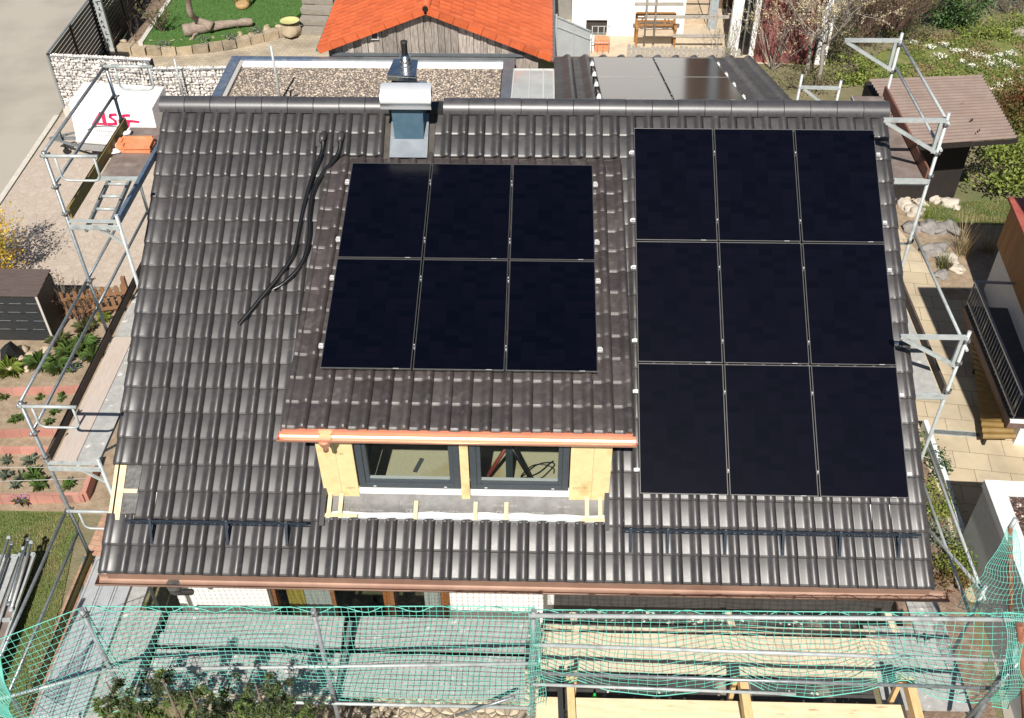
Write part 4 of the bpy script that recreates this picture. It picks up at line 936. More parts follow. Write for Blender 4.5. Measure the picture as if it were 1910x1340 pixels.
# ================================================================ vegetation helpers
def lf(name, c1, c2, c3=None, tr=.3): return M(name, c1, c2, scale=1.5, rough=.55, island=.35, hue=.02, trans=tr, c3=c3, s3=1.0, lo3=.5, hi3=.6)
L_GREEN = lf("leaf_green", (.08, .14, .03), (.15, .21, .06), (.23, .27, .10)); L_DARK = lf("leaf_dark", (.018, .055, .015), (.035, .085, .02), tr=.12)
L_YEL = lf("leaf_yellow_green", (.17, .23, .04), (.26, .30, .065)); L_FORS = lf("forsythia_yellow", (.62, .40, .03), (.72, .50, .05), (.40, .34, .05))
L_RED = lf("leaf_reddish", (.16, .075, .03), (.12, .13, .03), (.22, .07, .03)); L_BLOS = lf("blossom_cream", (.55, .44, .28), (.66, .56, .38), (.42, .36, .16), .2)
L_OLIVE = lf("leaf_olive", (.10, .11, .04), (.15, .16, .055), (.13, .085, .05)); L_GREY = lf("leaf_grey_green", (.16, .19, .13), (.22, .25, .18))
L_VIO = lf("flower_violet", (.12, .09, .42), (.18, .13, .52), None, .1); L_WHITE = lf("flower_white", (.75, .74, .62), (.82, .81, .74), None, .1); L_BRY = lf("flower_yellow", (.75, .60, .05), (.80, .68, .1), None, .1)
BARK = M("bark_brown", (.10, .07, .05), (.17, .13, .10), scale=14, rough=.95, bump=.4); BARK_G = M("bark_grey", (.24, .21, .18), (.34, .30, .26), scale=14, rough=.95, bump=.4)
TWIG_P = M("purplish_twig", (.13, .075, .06), (.20, .13, .10), scale=10, rough=.9)
def leaves(mb, c, rad, n, size, clumps=14, spread=.28, seed=0, asp=.5):
    rng = random.Random(seed); c = Vector(c); cl = []
    for _ in range(clumps):
        while True:
            p = Vector((rng.uniform(-1, 1), rng.uniform(-1, 1), rng.uniform(-1, 1)))
            if p.length <= 1: break
        p = p.normalized()*(p.length**.45)*.85; cl.append((p, rng.uniform(.6, 1.25)))
    for _ in range(n):
        p, k = rng.choice(cl); q = p + Vector((rng.gauss(0, spread*k), rng.gauss(0, spread*k), rng.gauss(0, spread*k*.8)))
        pos = c + Vector((q.x*rad[0], q.y*rad[1], q.z*rad[2]))
        if pos.z < .02: pos.z = .02 + rng.random()*.05
        mb.leaf(pos, size*rng.uniform(.6, 1.3), None, asp)
def branch(mb, p, d, L, r, depth, rng, tips, spread=.5, up=.15, kids=3, minr=.003):
    n = 4; pts = [Vector(p)]; dd = Vector(d).normalized()
    for i in range(n):
        dd = (dd + Vector((rng.gauss(0, .12), rng.gauss(0, .12), rng.gauss(0, .10)+up*.25))).normalized(); pts.append(pts[-1]+dd*L/n)
    mb.tube(pts, [max(minr, r*(1-.55*i/n)) for i in range(n+1)], 5 if r > .02 else 4, caps=False)
    if depth <= 0: tips += pts[2:]; return
    for k in range(kids):
        b = pts[rng.randint(1, n)] if k else pts[-1]
        nd = (dd + Vector((rng.gauss(0, spread), rng.gauss(0, spread), rng.gauss(0, spread*.7)+up))).normalized()
        branch(mb, b, nd, L*rng.uniform(.55, .8), max(minr, r*.5), depth-1, rng, tips, spread, up, kids, minr)
def shrub(name, label, cat, c, rad, n, size, m, group=None, stems=5, bark=None, seed=1, clumps=14, spread=.28, asp=.5, stem_h=None):
    c = Vector(c); t = thing(name, label, cat, (c.x, c.y, max(0, c.z-rad[2])), group); rng = random.Random(seed)
    if stems:
        b = MB(); tips = []
        for k in range(stems):
            a = 2*PI*k/stems+rng.random(); branch(b, (c.x+.06*math.cos(a), c.y+.06*math.sin(a), max(.0, c.z-rad[2])), (math.cos(a)*.5*rad[0]/max(rad[2], .1), math.sin(a)*.5, 1), rad[2]*1.1, .016, 2, rng, tips)
        b.build("stems", bark or BARK, t)
    mb = MB(); leaves(mb, c, rad, n, size, clumps, spread, seed, asp); mb.build("foliage", m, t); return t
def bare_shrub(name, label, cat, base, h, n, m, leafm=None, nl=0, ls=.02, group=None, seed=1, lean=.45, r=.014, depth=2):
    t = thing(name, label, cat, base, group); rng = random.Random(seed); b = MB(); tips = []
    for k in range(n):
        a = rng.random()*2*PI; branch(b, Vector(base)+V3(math.cos(a)*.04, math.sin(a)*.04, 0), (math.cos(a)*lean, math.sin(a)*lean, 1), h*rng.uniform(.4, .6), r, depth, rng, tips, .35, .25)
    b.build("branches", m, t)
    if leafm and nl:
        l = MB()
        for _ in range(nl): l.leaf(rng.choice(tips)+V3(rng.gauss(0, .03), rng.gauss(0, .03), rng.gauss(0, .03)), ls*rng.uniform(.6, 1.3))
        l.build("foliage", leafm, t)
    return t
def blades(mb, pts_fn, n, h, w, rng, lean=.5):
    for _ in range(n):
        p = Vector(pts_fn(rng)); a = rng.random()*2*PI; hh = h*rng.uniform(.5, 1.3); d = V3(math.cos(a), math.sin(a), 0); s = V3(-d.y, d.x, 0)*w
        mb.add([p-s, p+s, p+d*hh*lean+V3(0, 0, hh)], [[0, 1, 2]])
def in_poly(poly, rng):
    xs = [p[0] for p in poly]; ys = [p[1] for p in poly]
    while True:
        x, y = rng.uniform(min(xs), max(xs)), rng.uniform(min(ys), max(ys)); c = False; j = len(poly)-1
        for i in range(len(poly)):
            if (poly[i][1] > y) != (poly[j][1] > y) and x < (poly[j][0]-poly[i][0])*(y-poly[i][1])/(poly[j][1]-poly[i][1])+poly[i][0]: c = not c
            j = i
        if c: return x, y
def up(base, top, z0=0.0):
    """height above the base point at which a vertical edge meets the pixel `top`"""
    b = gz(*base, z0); best = (9e9, 0)
    for k in range(5, 600):
        h = k*.01; p = gz(*top, z0+h); e = (p.x-b.x)**2+(p.y-b.y)**2
        if e < best[0]: best = (e, h)
    return b, best[1]
def sheet(name, pts, z, m, kind="structure", sub=None):
    mb = MB()
    mb.poly([(p[0], p[1], z) for p in pts]); o = mb.build(name, m); o["kind"] = kind; return o
G = lambda x, y, z=0: tuple(gz(x, y, z))

# ================================================================ ground and paving
SOIL = M("garden_soil", (.15, .10, .07), (.24, .17, .125), scale=9, rough=.97, bump=.8, bscale=30, bdist=.03, c3=(.32, .25, .18), s3=2.5)
SOIL2 = M("sandy_soil", (.23, .17, .115), (.34, .26, .18), scale=7, rough=.97, bump=.7, bscale=30, bdist=.02, c3=(.20, .16, .10), s3=2)
GRASSB = M("turf", (.085, .12, .028), (.135, .155, .045), scale=6, rough=.95, bump=.7, bscale=60, bdist=.02, c3=(.17, .145, .065), s3=1.6)
GRASSG = M("green_turf", (.045, .115, .018), (.075, .15, .028), scale=8, rough=.95, bump=.6, bscale=60, bdist=.02)
ASPH = M("pale_road_asphalt", (.325, .295, .25), (.385, .35, .295), scale=60, detail=6, rough=.9, bump=.3, bscale=160, bdist=.004, c3=(.26, .235, .20), s3=.5, lo3=.45, hi3=.72)
HEXP = stones_mat("hexagon_pavers", [(.40, .335, .275), (.415, .35, .29), (.39, .328, .27), (.425, .36, .30)], 6.5, bump=.25, dist=.005, gap=(.31, .24, .185), gapw=.04)
SANDST = brick_mat("sandstone_pavers", (.40, .335, .245), (.47, .40, .30), (.23, .18, .12), .24, .12, .006, rot=.15, stain=(.55, .46, .33))
SLAB = brick_mat("patio_slabs", (.46, .38, .26), (.53, .445, .315), (.16, .125, .08), .62, .42, .006, rot=.12, stain=(.33, .28, .21), noise_amt=.3)
BRICKP = brick_mat("brick_path_paving", (.36, .19, .125), (.42, .245, .165), (.23, .17, .115), .21, .10, .008, rot=.2, stain=(.36, .28, .19))
COBB = stones_mat("cobble_bed", [(.36, .29, .20), (.45, .38, .28), (.30, .25, .19), (.50, .42, .31)], 9, bump=.9, dist=.03)
g_ = MB(); g_.poly([(-120, -90, -.012), (120, -90, -.012), (120, 160, -.012), (-120, 160, -.012)]); struct("ground", g_, M("rough_ground", (.13, .12, .06), (.20, .17, .10), scale=1.5, rough=.97, bump=.6, bscale=20, bdist=.03, c3=(.09, .115, .035), s3=.6))
sheet("road", [(-60, -30), (-14.1, -30), (-14.5, 7.9), (-14.66, 12.2), (-15.2, 25), (-16, 60), (-60, 60)], 0.0, ASPH)
kb = MB(); kb.hexa([(-14.5, 3, 0), (-14.36, 3, 0), (-14.62, 12.2, 0), (-14.76, 12.2, 0), (-14.5, 3, .03), (-14.36, 3, .03), (-14.62, 12.2, .03), (-14.76, 12.2, .03)]); struct("kerb", kb, M("kerb_stone", (.45, .42, .37), (.55, .52, .46), scale=9, rough=.9))
sheet("driveway", [(-14.4, 4.7), (-6.5, 4.5), (-6.5, 12.6), (-14.6, 12.6)], .004, HEXP)
sheet("garden_bed_soil", [(-14.3, -1.75), (-7.2, -1.75), (-6.4, 4.6), (-14.4, 4.6)], .003, SOIL2)
lawnL = [(-14.2, -9), (-8.95, -9), (-8.9, -3.6), (-9.25, -1.7), (-14.2, -1.7)]
sheet("lawn", lawnL, .004, GRASSB)
sheet("brick_path", [G(198, 945)[:2], G(236, 945)[:2], (-7.8, -5.5), (-8.75, -5.5), G(122, 1120)[:2]], .006, BRICKP)
sheet("planting_strip", [(-8.0, -9), (-6.3, -9), (-6.4, -1.2), (-8.0, -1.2)], .008, M("sparse_weeds", (.14, .12, .06), (.22, .19, .11), scale=8, rough=.97, bump=.8, bscale=30, bdist=.03, c3=(.08, .11, .03), s3=3))
sheet("cobble_strip", [(-6.3, -9.5), (1.0, -9.5), (1.0, -4.5), (-6.3, -4.5)], .006, COBB)
sheet("patio", [(5.6, -3.2), (9.5, -3.2), (9.5, 5.4), (7.6, 5.6), (7.2, 7.2), (3.6, 7.2), (3.6, .3)], .004, SLAB)
sheet("yard_paving", [(-14.3, 12.9), (-14.3, 16.2), (-8.0, 19.5), (-7.0, 19.5), (-7.0, 10.0), (-9.6, 12.2)], .006, SANDST)
rng = random.Random(5)
gr = MB(); blades(gr, lambda r: (*in_poly([(-8.7, -5.6), (-8.9, -3.6), (-9.25, -1.75), (-10.9, -1.75), (-10.9, -5.6)], r), .004), 22000, .04, .005, rng, .9); struct("grass", gr, lf("grass_blades", (.12, .17, .038), (.19, .22, .065), (.27, .23, .10)), "stuff")

# ---------------------------------------------------------------- left garden
BRED = brick_mat("red_kerb_brick", (.42, .185, .14), (.50, .245, .19), (.26, .15, .12), .30, .5, .006, noise_amt=.25)
def edging(pa, pb, h, label, w=.07, ext=(-13.6, None), z0=0.0):
    a, b = gz(*pa), gz(*pb); d = (b-a).normalized(); a = a - d*3.0
    t = MB().beam(a+V3(0, 0, h/2), b+V3(0, 0, h/2), w, h).build("brick_edging", BRED); tag(t, label, "edging", "red brick bed edgings")
edging((0, 737), (152, 732), .16, "red brick edging below the leafy perennials, farthest of the bed edgings"); edging((0, 815), (118, 811), .16, "red brick edging closing the far bed, second from the leafy plants")
edging((0, 845), (102, 845), .14, "red brick edging behind the lined bed, third from the leafy plants"); edging((0, 938), (160, 935), .20, "red brick edging beside the lawn, nearest of the bed edgings")
a = gz(163, 935); b_ = gz(186, 868); tag(MB().beam(a+V3(0, 0, .12), b_+V3(0, 0, .12), .08, .24).build("brick_edging", BRED), "short red brick edging across the end of the near bed by the brick path", "edging", "red brick bed edgings")
bed_i = 0
def tuft(x, y, s, label, m=L_GREEN, n=26, z=.0, fl=None):
    p = gz(x, y, z); t = MB(); r = random.Random(int(x*7+y))
    for _ in range(n):
        a = r.random()*2*PI; l = s*r.uniform(.5, 1.1); d = V3(math.cos(a), math.sin(a), 0); sd = V3(-d.y, d.x, 0); e = r.uniform(.3, 1.1); w = l*(.17 if n < 50 else .11)
        p1 = p+d*l*.5+V3(0, 0, l*e*.7); p2 = p+d*l+V3(0, 0, l*e*.75-l*.15)
        t.add([p, p1-sd*w, p2, p1+sd*w], [[0, 1, 2], [0, 2, 3]])
    if fl is None:
        o = t.build("garden_plant", m); 
        me = o.data; 
        for v in me.vertices: v.co -= p
        o.location = p
        tag(o, label, "plant", "plants in the garden beds"); return o
    th = thing("flower_clump", label, "flowers", p, "plants in the garden beds"); t.build("leaves", m, th); f = MB()
    for _ in range(46): f.leaf(p+V3(r.gauss(0, s*.6), r.gauss(0, s*.4), s*r.uniform(.5, .9)), .016)
    f.build("flowers", fl, th)["kind"] = "stuff"
spots = [(40, 782, "beside the second edging"), (75, 743, "close under the far edging"), (115, 744, "under the far edging, right of its twin"), (103, 770, "in the middle of the far bed"), (92, 789, "yellowish, at the near side of the far bed"), (8, 742, "at the left picture edge in the far bed"), (25, 786, "small, left in the far bed")]
for x, y, s in spots: tuft(x, y, random.uniform(.10, .16), "small green plant "+s)
for x, y, s in ((14, 862, "grey-green, back row of the lined bed, at the far left"), (57, 861, "grey-green, back row of the lined bed, beside the scaffold post"), (11, 889, "middle row of the lined bed, at the left picture edge"), (42, 893, "middle row of the lined bed, second from the left"), (64, 889, "middle row of the lined bed, third from the left"), (28, 908, "front row of the lined bed, leftmost"), (76, 908, "bushy, front row of the lined bed, middle"), (128, 907, "large bushy, front row of the lined bed, right of the scaffold post")):
    tuft(x, y, random.uniform(.14, .22), "leafy vegetable plant, "+s, L_GREEN if x > 60 else L_GREY, 34)
tuft(40, 938, .16, "violet flowering clump on the edging by the lawn", L_OLIVE, 20, .1, L_VIO); tuft(138, 692, .20, "blue-violet flowers below the leafy perennials", L_GREEN, 20, 0, L_VIO)
for i, (x, y, s, m, lab) in enumerate(((75, 682, .34, L_GREEN, "broad pale-leaved perennial, leftmost in front of the stones"), (108, 690, .34, L_GREEN, "broad-leaved green perennial, second from left of the perennial row"), (130, 662, .36, L_GREEN, "tall strap-leaved perennial between the two scaffold rails"), (155, 648, .36, L_GREEN, "dense green perennial beside the near scaffold post"), (175, 668, .30, L_GREEN, "green perennial close to the dark toe board"), (110, 640, .30, L_OLIVE, "olive-green perennial beside the dark tool box"), (20, 695, .36, L_YEL, "yellow-green strap-leaved perennial at the left picture edge"), (196, 597, .2, L_YEL, "bright yellow-green cushion plant beside the toe board"), (160, 615, .3, L_OLIVE, "brownish perennial under the picket fence"))):
    tuft(x, y, s*.9, lab, m, 120)
LINE = M("garden_line", (.5, .48, .44), rough=.8)
for (pa, pb, lab) in (((0, 872), (92, 872), "pale garden line stretched over the far row of the lined bed"), ((0, 898), (165, 893), "dark garden line stretched over the near row of the lined bed")):
    tag(MB().tube([G(*pa, .12), G(*pb, .12)], .006, 5).build("garden_line", LINE), lab, "string")
# dark tool box with brown lid
tb_, th_ = up((102, 636), (70, 552)); tbx = thing("tool_chest", "dark plastic garden tool chest with brown lid and pale corner strip under the forsythia", "tool chest", tb_)
DPL = M("dark_plastic_boards", (.014, .016, .018), (.032, .035, .037), scale=8, rough=.6, stretch=(1, 1, 9), bump=.2); LIDM = M("brown_lid", (.085, .06, .055), (.12, .09, .08), scale=6, rough=.7, stretch=(1, 8, 1))
m = MB(); m.box((tb_.x-2.2, tb_.y, 0), (tb_.x, tb_.y+.75, th_)); m.build("body", DPL, tbx)
m = MB()
for i in range(5): m.box((tb_.x-2.2, tb_.y-.012, .06+th_*.19*i), (tb_.x-.03, tb_.y-.001, .06+th_*.19*i+th_*.165))
m.build("front_boards", DPL, tbx); m = MB()
for i in range(4):
    for k in range(6): m.box((tb_.x-2.1+.35*k+.08*(i % 2), tb_.y-.016, .085+th_*.19*(i+1)), (tb_.x-1.86+.35*k+.08*(i % 2), tb_.y-.012, .097+th_*.19*(i+1)))
m.build("board_highlights", GALV, tbx)["kind"] = "stuff"
m = MB()
for i in range(5): m.hexa([(tb_.x-2.25, tb_.y-.04+.16*i, th_+.01+.016*i), (tb_.x+.03, tb_.y-.04+.16*i, th_+.01+.016*i), (tb_.x+.03, tb_.y+.115+.16*i, th_+.01+.016*i), (tb_.x-2.25, tb_.y+.115+.16*i, th_+.01+.016*i)] + [(tb_.x-2.25, tb_.y-.04+.16*i, th_+.035+.016*i), (tb_.x+.03, tb_.y-.04+.16*i, th_+.035+.016*i), (tb_.x+.03, tb_.y+.115+.16*i, th_+.035+.016*i), (tb_.x-2.25, tb_.y+.115+.16*i, th_+.035+.016*i)])
m.build("lid", LIDM, tbx); MB().box((tb_.x-.03, tb_.y-.03, 0), (tb_.x+.015, tb_.y-.013, th_)).build("corner_strip", M("pale_strip", (.5, .47, .42), rough=.7), tbx)
m = MB()
for k, (x, y) in enumerate(((10, 660), (40, 655), (60, 668), (85, 655), (18, 690), (55, 690), (35, 672))):
    p = gz(x, y); tag(MB().rock(p+V3(0, 0, .04), random.uniform(.10, .18), k+40, (1, .8, .5), .3, 1).build("garden_stone", M("sandy_stone", (.42, .33, .23), (.52, .42, .31), scale=6, rough=.95) if k == 0 else bpy.data.materials["sandy_stone"]), f"sandy flat stone {('at the left picture edge in front of the tool chest', 'right behind the black wedge', 'below the middle of the chest front', 'at the right end of the chest', 'beside the strap-leaved plant', 'between the perennials', 'in the middle of the stone group')[k]}", "stone", "stones before the tool chest")
p = gz(20, 668); tag(MB().hexa([p+V3(-.1, -.25, 0), p+V3(.25, -.1, 0), p+V3(.25, .15, 0), p+V3(-.05, .2, 0), p+V3(-.08, -.1, .3), p+V3(.12, -.05, .42), p+V3(.12, .05, .42), p+V3(-.05, .05, .3)]).build("black_planter", BLACKP), "black wedge-shaped planter tub lying among the stones", "planter")
# picket fence
PICK = M("brown_pickets", (.17, .085, .04), (.25, .135, .07), scale=6, rough=.8, stretch=(6, 6, 1), island=.2, bump=.2)
f0, f1 = gz(118, 600), gz(243, 582); pf = thing("picket_fence", "low brown picket fence between the garden bed and the driveway", "fence", f0); n = 11
for i in range(n):
    p = f0.lerp(f1, i/(n-1)); z1 = .72+.03*math.sin(i*2.1)
    MB().prism([(p.x-.045, p.y, .05), (p.x+.045, p.y, .05), (p.x+.045, p.y, z1-.05), (p.x+.02, p.y, z1), (p.x-.02, p.y, z1), (p.x-.045, p.y, z1-.05)], (0, .022, 0)).build("picket", PICK, pf)
for z in (.2, .56): MB().beam(f0+V3(-.1, -.03, z), f1+V3(.1, -.03, z), .04, .06).build("rail", PICK, pf)
MB().box((f1.x+.02, f1.y-.02, 0), (f1.x+.10, f1.y+.06, .92)).build("post", PICK, pf)
# shrubs
p = gz(12, 540); shrub("forsythia", "yellow flowering forsythia bush at the left picture edge by the driveway", "bush", (p.x-.40, p.y+.1, 1.2), (.9, .8, 1.2), 6000, .036, L_FORS, stems=9, bark=BARK_G, seed=4, clumps=26, spread=.2)
p = gz(-30, 560); shrub("broadleaf_bush", "dense dark bush beyond the left picture edge shading the driveway", "bush", (p.x+.1, p.y-.6, .75), (.6, .5, .75), 2200, .05, L_DARK, stems=5, seed=9)
p = gz(112, 600); bare_shrub("rose_bush", "bare rose bush with red shoots beside the tool chest", "shrub", p, 1.1, 5, BARK_G, L_RED, 90, .025, seed=3)
p = gz(150, 600); bare_shrub("twiggy_shrub", "reddish twiggy shrub in front of the picket fence", "shrub", p, .9, 7, TWIG_P, L_RED, 160, .03, seed=6)
# stack of dismantled scaffold parts on the lawn
ps = gz(40, 1100, .1); stk = thing("scaffold_stack", "stack of dismantled scaffold decks and braces lying on the lawn at the left edge", "scaffold stack", (ps.x, ps.y, 0))
A0, A1 = gz(66, 1036, .3), gz(12, 1190, .3); dv = (A1-A0); dv.normalize(); sd = V3(dv.y, -dv.x, 0)
if sd.x > 0: sd = -sd
for k in range(2):
    o = A0 + sd*(.30*k) + V3(0, 0, -.02*k); m = MB()
    m.slab([o, o+dv*2.4, o+dv*2.4+sd*.27, o+sd*.27], (0, 0, .01)); m.build("deck_panel", PLY if k == 0 else PLANK_G, stk)
    m = MB()
    for w_ in (0, .27): m.beam(o+sd*w_+V3(0, 0, .02), o+sd*w_+dv*2.4+V3(0, 0, .02), .035, .05)
    for q in (0, 1.25, 2.4): m.beam(o+dv*q+V3(0, 0, .03), o+dv*q+sd*.27+V3(0, 0, .03), .06, .03)
    m.build("deck_frame", GALVL, stk)
for k, (w_, q0, q1, h) in enumerate(((.10, -.2, 1.1, .08), (.16, -.25, 1.0, .10), (.20, -.1, 2.2, .06), (.42, -.2, 2.3, .07), (.48, -.3, 2.0, .11))):
    a = A0+sd*w_+dv*q0+V3(0, 0, h); b_ = A0+sd*(w_-.06)+dv*q1+V3(0, 0, h); m = MB().tube([a, b_], .022, 8)
    for e in (a, b_): m.lathe(e-V3(0, 0, .025), [(.035, 0), (.04, .02), (.03, .05)], 8)
    m.build("brace", GALV if k % 2 else GALVL, stk)
MB().box((A0.x-.5, A0.y-2.2, .0), (A0.x-.15, A0.y-.2, .22)).build("support_block", TOE_D, stk)

# ---------------------------------------------------------------- trailer
TW = M("trailer_white", (.80, .80, .80), (.84, .84, .84), scale=5, rough=.35, spec=.5); TG = M("trailer_grey", (.36, .37, .38), (.44, .45, .46), scale=8, rough=.4, metal=.5)
LOGO = M("crimson_print", (.60, .015, .09), rough=.5); LOGOG = M("dark_grey_print", (.10, .10, .10), rough=.5); LOGOL = M("light_grey_print", (.42, .42, .42), rough=.5)
bl, hT = up((146, 283), (128, 190)); 
fb = gz(140, 283, .45); zt = 1.62
q = [gz(128, 191, zt), gz(283, 203, zt), gz(306, 162, zt), gz(156, 152, zt)]      # lid corners: near left, near right, far right, far left
trl = thing("box_trailer", "white box trailer with crimson letters standing in front of the stone gabion wall", "trailer", ((q[0]+q[2])/2 - V3(0, 0, zt)))
dn = V3(0, 0, -1); fl = [p+dn*(.62) for p in q]
# sloping front flap: lid edge to the flap foot
foot = [gy(143, 265, q[0].y-.20), gy(300, 273, q[1].y-.20)]; zf = (foot[0].z+foot[1].z)/2
lo = [V3(foot[0].x, foot[0].y, zf), V3(foot[1].x, foot[1].y, zf), V3(q[2].x, q[2].y, zf), V3(q[3].x, q[3].y, zf)]; foot = lo
m = MB(); m.hexa([lo[0], lo[1], lo[2], lo[3], q[0], q[1], q[2], q[3]]); m.build("lid", TW, trl, bevel=.02)
b0 = [p+V3(0, 0, -.03) for p in lo]; b0[0] += V3(.02, .03, 0); b0[1] += V3(-.02, .03, 0); b1 = [V3(p.x, p.y, max(.3, zf-.28)) for p in b0]
m = MB(); m.hexa(b1+b0); m.build("body", TG, trl)
m = MB()
for i in range(4):
    a, c = lo[i], lo[(i+1) % 4]; m.beam(a+V3(0, 0, -.01), c+V3(0, 0, -.01), .05, .05)
m.build("rim", ALU, trl)
cx = (q[0]+q[2])/2
for sx, i in ((-1, 0), (1, 1)):
    ws = b1[i].lerp(b1[3-i], .55); w_ = MB(); w_.tube([(ws.x+sx*.04, ws.y, .29), (ws.x+sx*.20, ws.y, .29)], .29, 18); wh = w_.build("wheel", BLACKP, trl); MB().tube([(ws.x+sx*.205, ws.y, .29), (ws.x+sx*.215, ws.y, .29)], .16, 14).build("rim_disc", ALU, wh)
dl = b1[0].lerp(b1[3], .4); m = MB(); m.beam((dl.x, dl.y, .42), (dl.x-.95, dl.y-.05, .42), .07, .07); m.beam((dl.x, dl.y+.5, .42), (dl.x-.9, dl.y, .42), .05, .05); m.beam((dl.x, dl.y-.45, .42), (dl.x-.9, dl.y-.05, .42), .05, .05); m.build("drawbar", GALV, trl)
m = MB(); m.tube([(dl.x-.6, dl.y-.1, 0.02), (dl.x-.6, dl.y-.1, .72)], .022, 8); m.tube([(dl.x-.60, dl.y-.13, .09), (dl.x-.60, dl.y-.07, .09)], .08, 12); m.build("jockey_wheel", BLACKP, trl)
# lettering on the sloping flap
xd = (q[1]-q[0]).normalized(); ydv = (q[0]-foot[0]); ydv = (ydv - xd*ydv.dot(xd)).normalized(); nn = xd.cross(ydv)
def flap(px, py):
    d = ray(px, py); t = nn.dot(q[0]+nn*.024-CAM)/nn.dot(d); return CAM+d*t
def stroke(pts, wd, m_, nm):
    s = MB(); P = [flap(*p) for p in pts]
    for i in range(len(P)-1):
        d = (P[i+1]-P[i]); dd = d.normalized(); sdv = dd.cross(nn)*wd/2
        s.add([P[i]-dd*wd*.3-sdv, P[i]-dd*wd*.3+sdv, P[i+1]+dd*wd*.3+sdv, P[i+1]+dd*wd*.3-sdv], [[0, 1, 2, 3]])
    return s.build(nm, m_, trl)
LX = lambda x, y: (110+x/8.376, 140+y/8.376)
stroke([LX(545, 780), LX(650, 610), LX(680, 600), LX(715, 765)], .10, LOGO, "letter_a"); stroke([LX(690, 765), LX(590, 762)], .05, LOGO, "letter_a_bar")
stroke([LX(885, 620), LX(800, 625), LX(792, 660), LX(880, 720), LX(885, 765), LX(765, 770)], .065, LOGO, "letter_s")
stroke([LX(1095, 632), LX(1010, 636), LX(960, 665), LX(945, 720), LX(965, 770), LX(1040, 800), LX(1075, 800), LX(1085, 730)], .065, LOGO, "letter_g"); stroke([LX(1035, 722), LX(1130, 722), LX(1240, 735)], .06, LOGO, "letter_g_bar")
stroke([LX(445, 855), LX(520, 820), LX(640, 800), LX(780, 798), LX(940, 815)], .022, LOGOG, "logo_arc")
o = flap(*LX(575, 885)); text("lettering", "Anhängerverleih", .125, o, xd, ydv, LOGOL, trl, extrude=.0006)
o = flap(*LX(700, 960)); text("lettering", "Schwab", .125, o, xd, ydv, LOGOL, trl, extrude=.0006)

# ---------------------------------------------------------------- gabion walls
STONEW = M("gabion_stone", (.58, .53, .485), (.70, .665, .625), scale=5, rough=.9, island=.25, hue=.02, bump=.3); WIRE = M("gabion_wire", (.40, .42, .43), rough=.4, metal=.7)
def gabion(p0, p1, h, th, label, seed):
    p0, p1 = Vector(p0), Vector(p1); d = (p1-p0); Ln = d.length; d.normalize(); nrm = V3(d.y, -d.x, 0)
    t = thing("gabion_wall", label, "wall", (p0+p1)/2, "gabion walls"); r = random.Random(seed); s = MB()
    nx = int(Ln/.085); nz = int(h/.08)
    for i in range(nx):
        for k in range(nz):
            p = p0+d*((i+.5+r.uniform(-.25, .25))*Ln/nx)+V3(0, 0, (k+.5+r.uniform(-.25, .25))*h/nz)+nrm*r.uniform(-.05, .0)
            s.rock(p, r.uniform(.046, .066), r.randint(0, 9999), (1.1, .8, .9), .35)
        for q in range(2): s.rock(p0+d*((i+.5)*Ln/nx)+V3(0, 0, h-.04)-nrm*(.07+.09*q), r.uniform(.04, .06), r.randint(0, 9999), (1, 1, .7), .35)
    s.build("stone_fill", STONEW, t)["kind"] = "stuff"
    c = MB(); c.hexa([p0-nrm*.03, p1-nrm*.03, p1-nrm*th, p0-nrm*th]+[x+V3(0, 0, h-.06) for x in (p0-nrm*.03, p1-nrm*.03, p1-nrm*th, p0-nrm*th)]); c.build("core", M("gabion_core", (.13, .115, .105), rough=1) if "gabion_core" not in bpy.data.materials else bpy.data.materials["gabion_core"], t)
    wv = MB()
    for k in range(int(h/.2)+1): wv.tube([p0+nrm*.045+V3(0, 0, min(h, k*.2)), p1+nrm*.045+V3(0, 0, min(h, k*.2))], .006, 5)
    for i in range(int(Ln/.1)+1): wv.tube([p0+d*(i*.1)+nrm*.05, p0+d*(i*.1)+nrm*.05+V3(0, 0, h)], .0025, 4)
    for e in (p0, p1): wv.beam(e+nrm*.05, e+nrm*.05+V3(0, 0, h+.02), .05, .05)
    wv.beam(p0+V3(0, 0, h)+nrm*.03, p1+V3(0, 0, h)+nrm*.03, .03, .02)
    wv.build("wire_cage", WIRE, t); return t
g0, gh = up((126, 214), (92, 104)); g1 = gz(277, 113, gh); g1.z = 0
gabion(g0, g1, gh, .25, "taller pale stone gabion wall with wire cage behind the white trailer", 2)
g2 = g1+V3(.05, -.25, 0); g3 = gz(428, 122, 1.62); g3.z = 0; g3.y = g2.y+.1
gabion(g2, g3, 1.6, .25, "lower pale stone gabion wall between the trailer and the gravel roof garage", 3)
tag(MB().box((g0.x-.02, g0.y-.12, 0), (g0.x+.3, g0.y+.05, .22)).build("kerb_block", bpy.data.materials["kerb_stone"]), "pale concrete block at the foot of the gabion wall by the road", "block")
tb2 = gz(500, 88, 2.75)
for i, (pa, pb, lab) in enumerate((((325, 110), (338, 176), "thin galvanised pole standing at the lower gabion wall"), ((505, 85), (518, 182), "thin galvanised pole with lugs standing at the gravel roof"))):
    y = g2.y-.25 if i == 0 else 8.2; a, b_ = gy(*pa, y), gy(*pb, y); tag(MB().tube([a, V3(a.x, a.y, b_.z-.4)], .028, 8).build("pole", GALVL), lab, "pole")
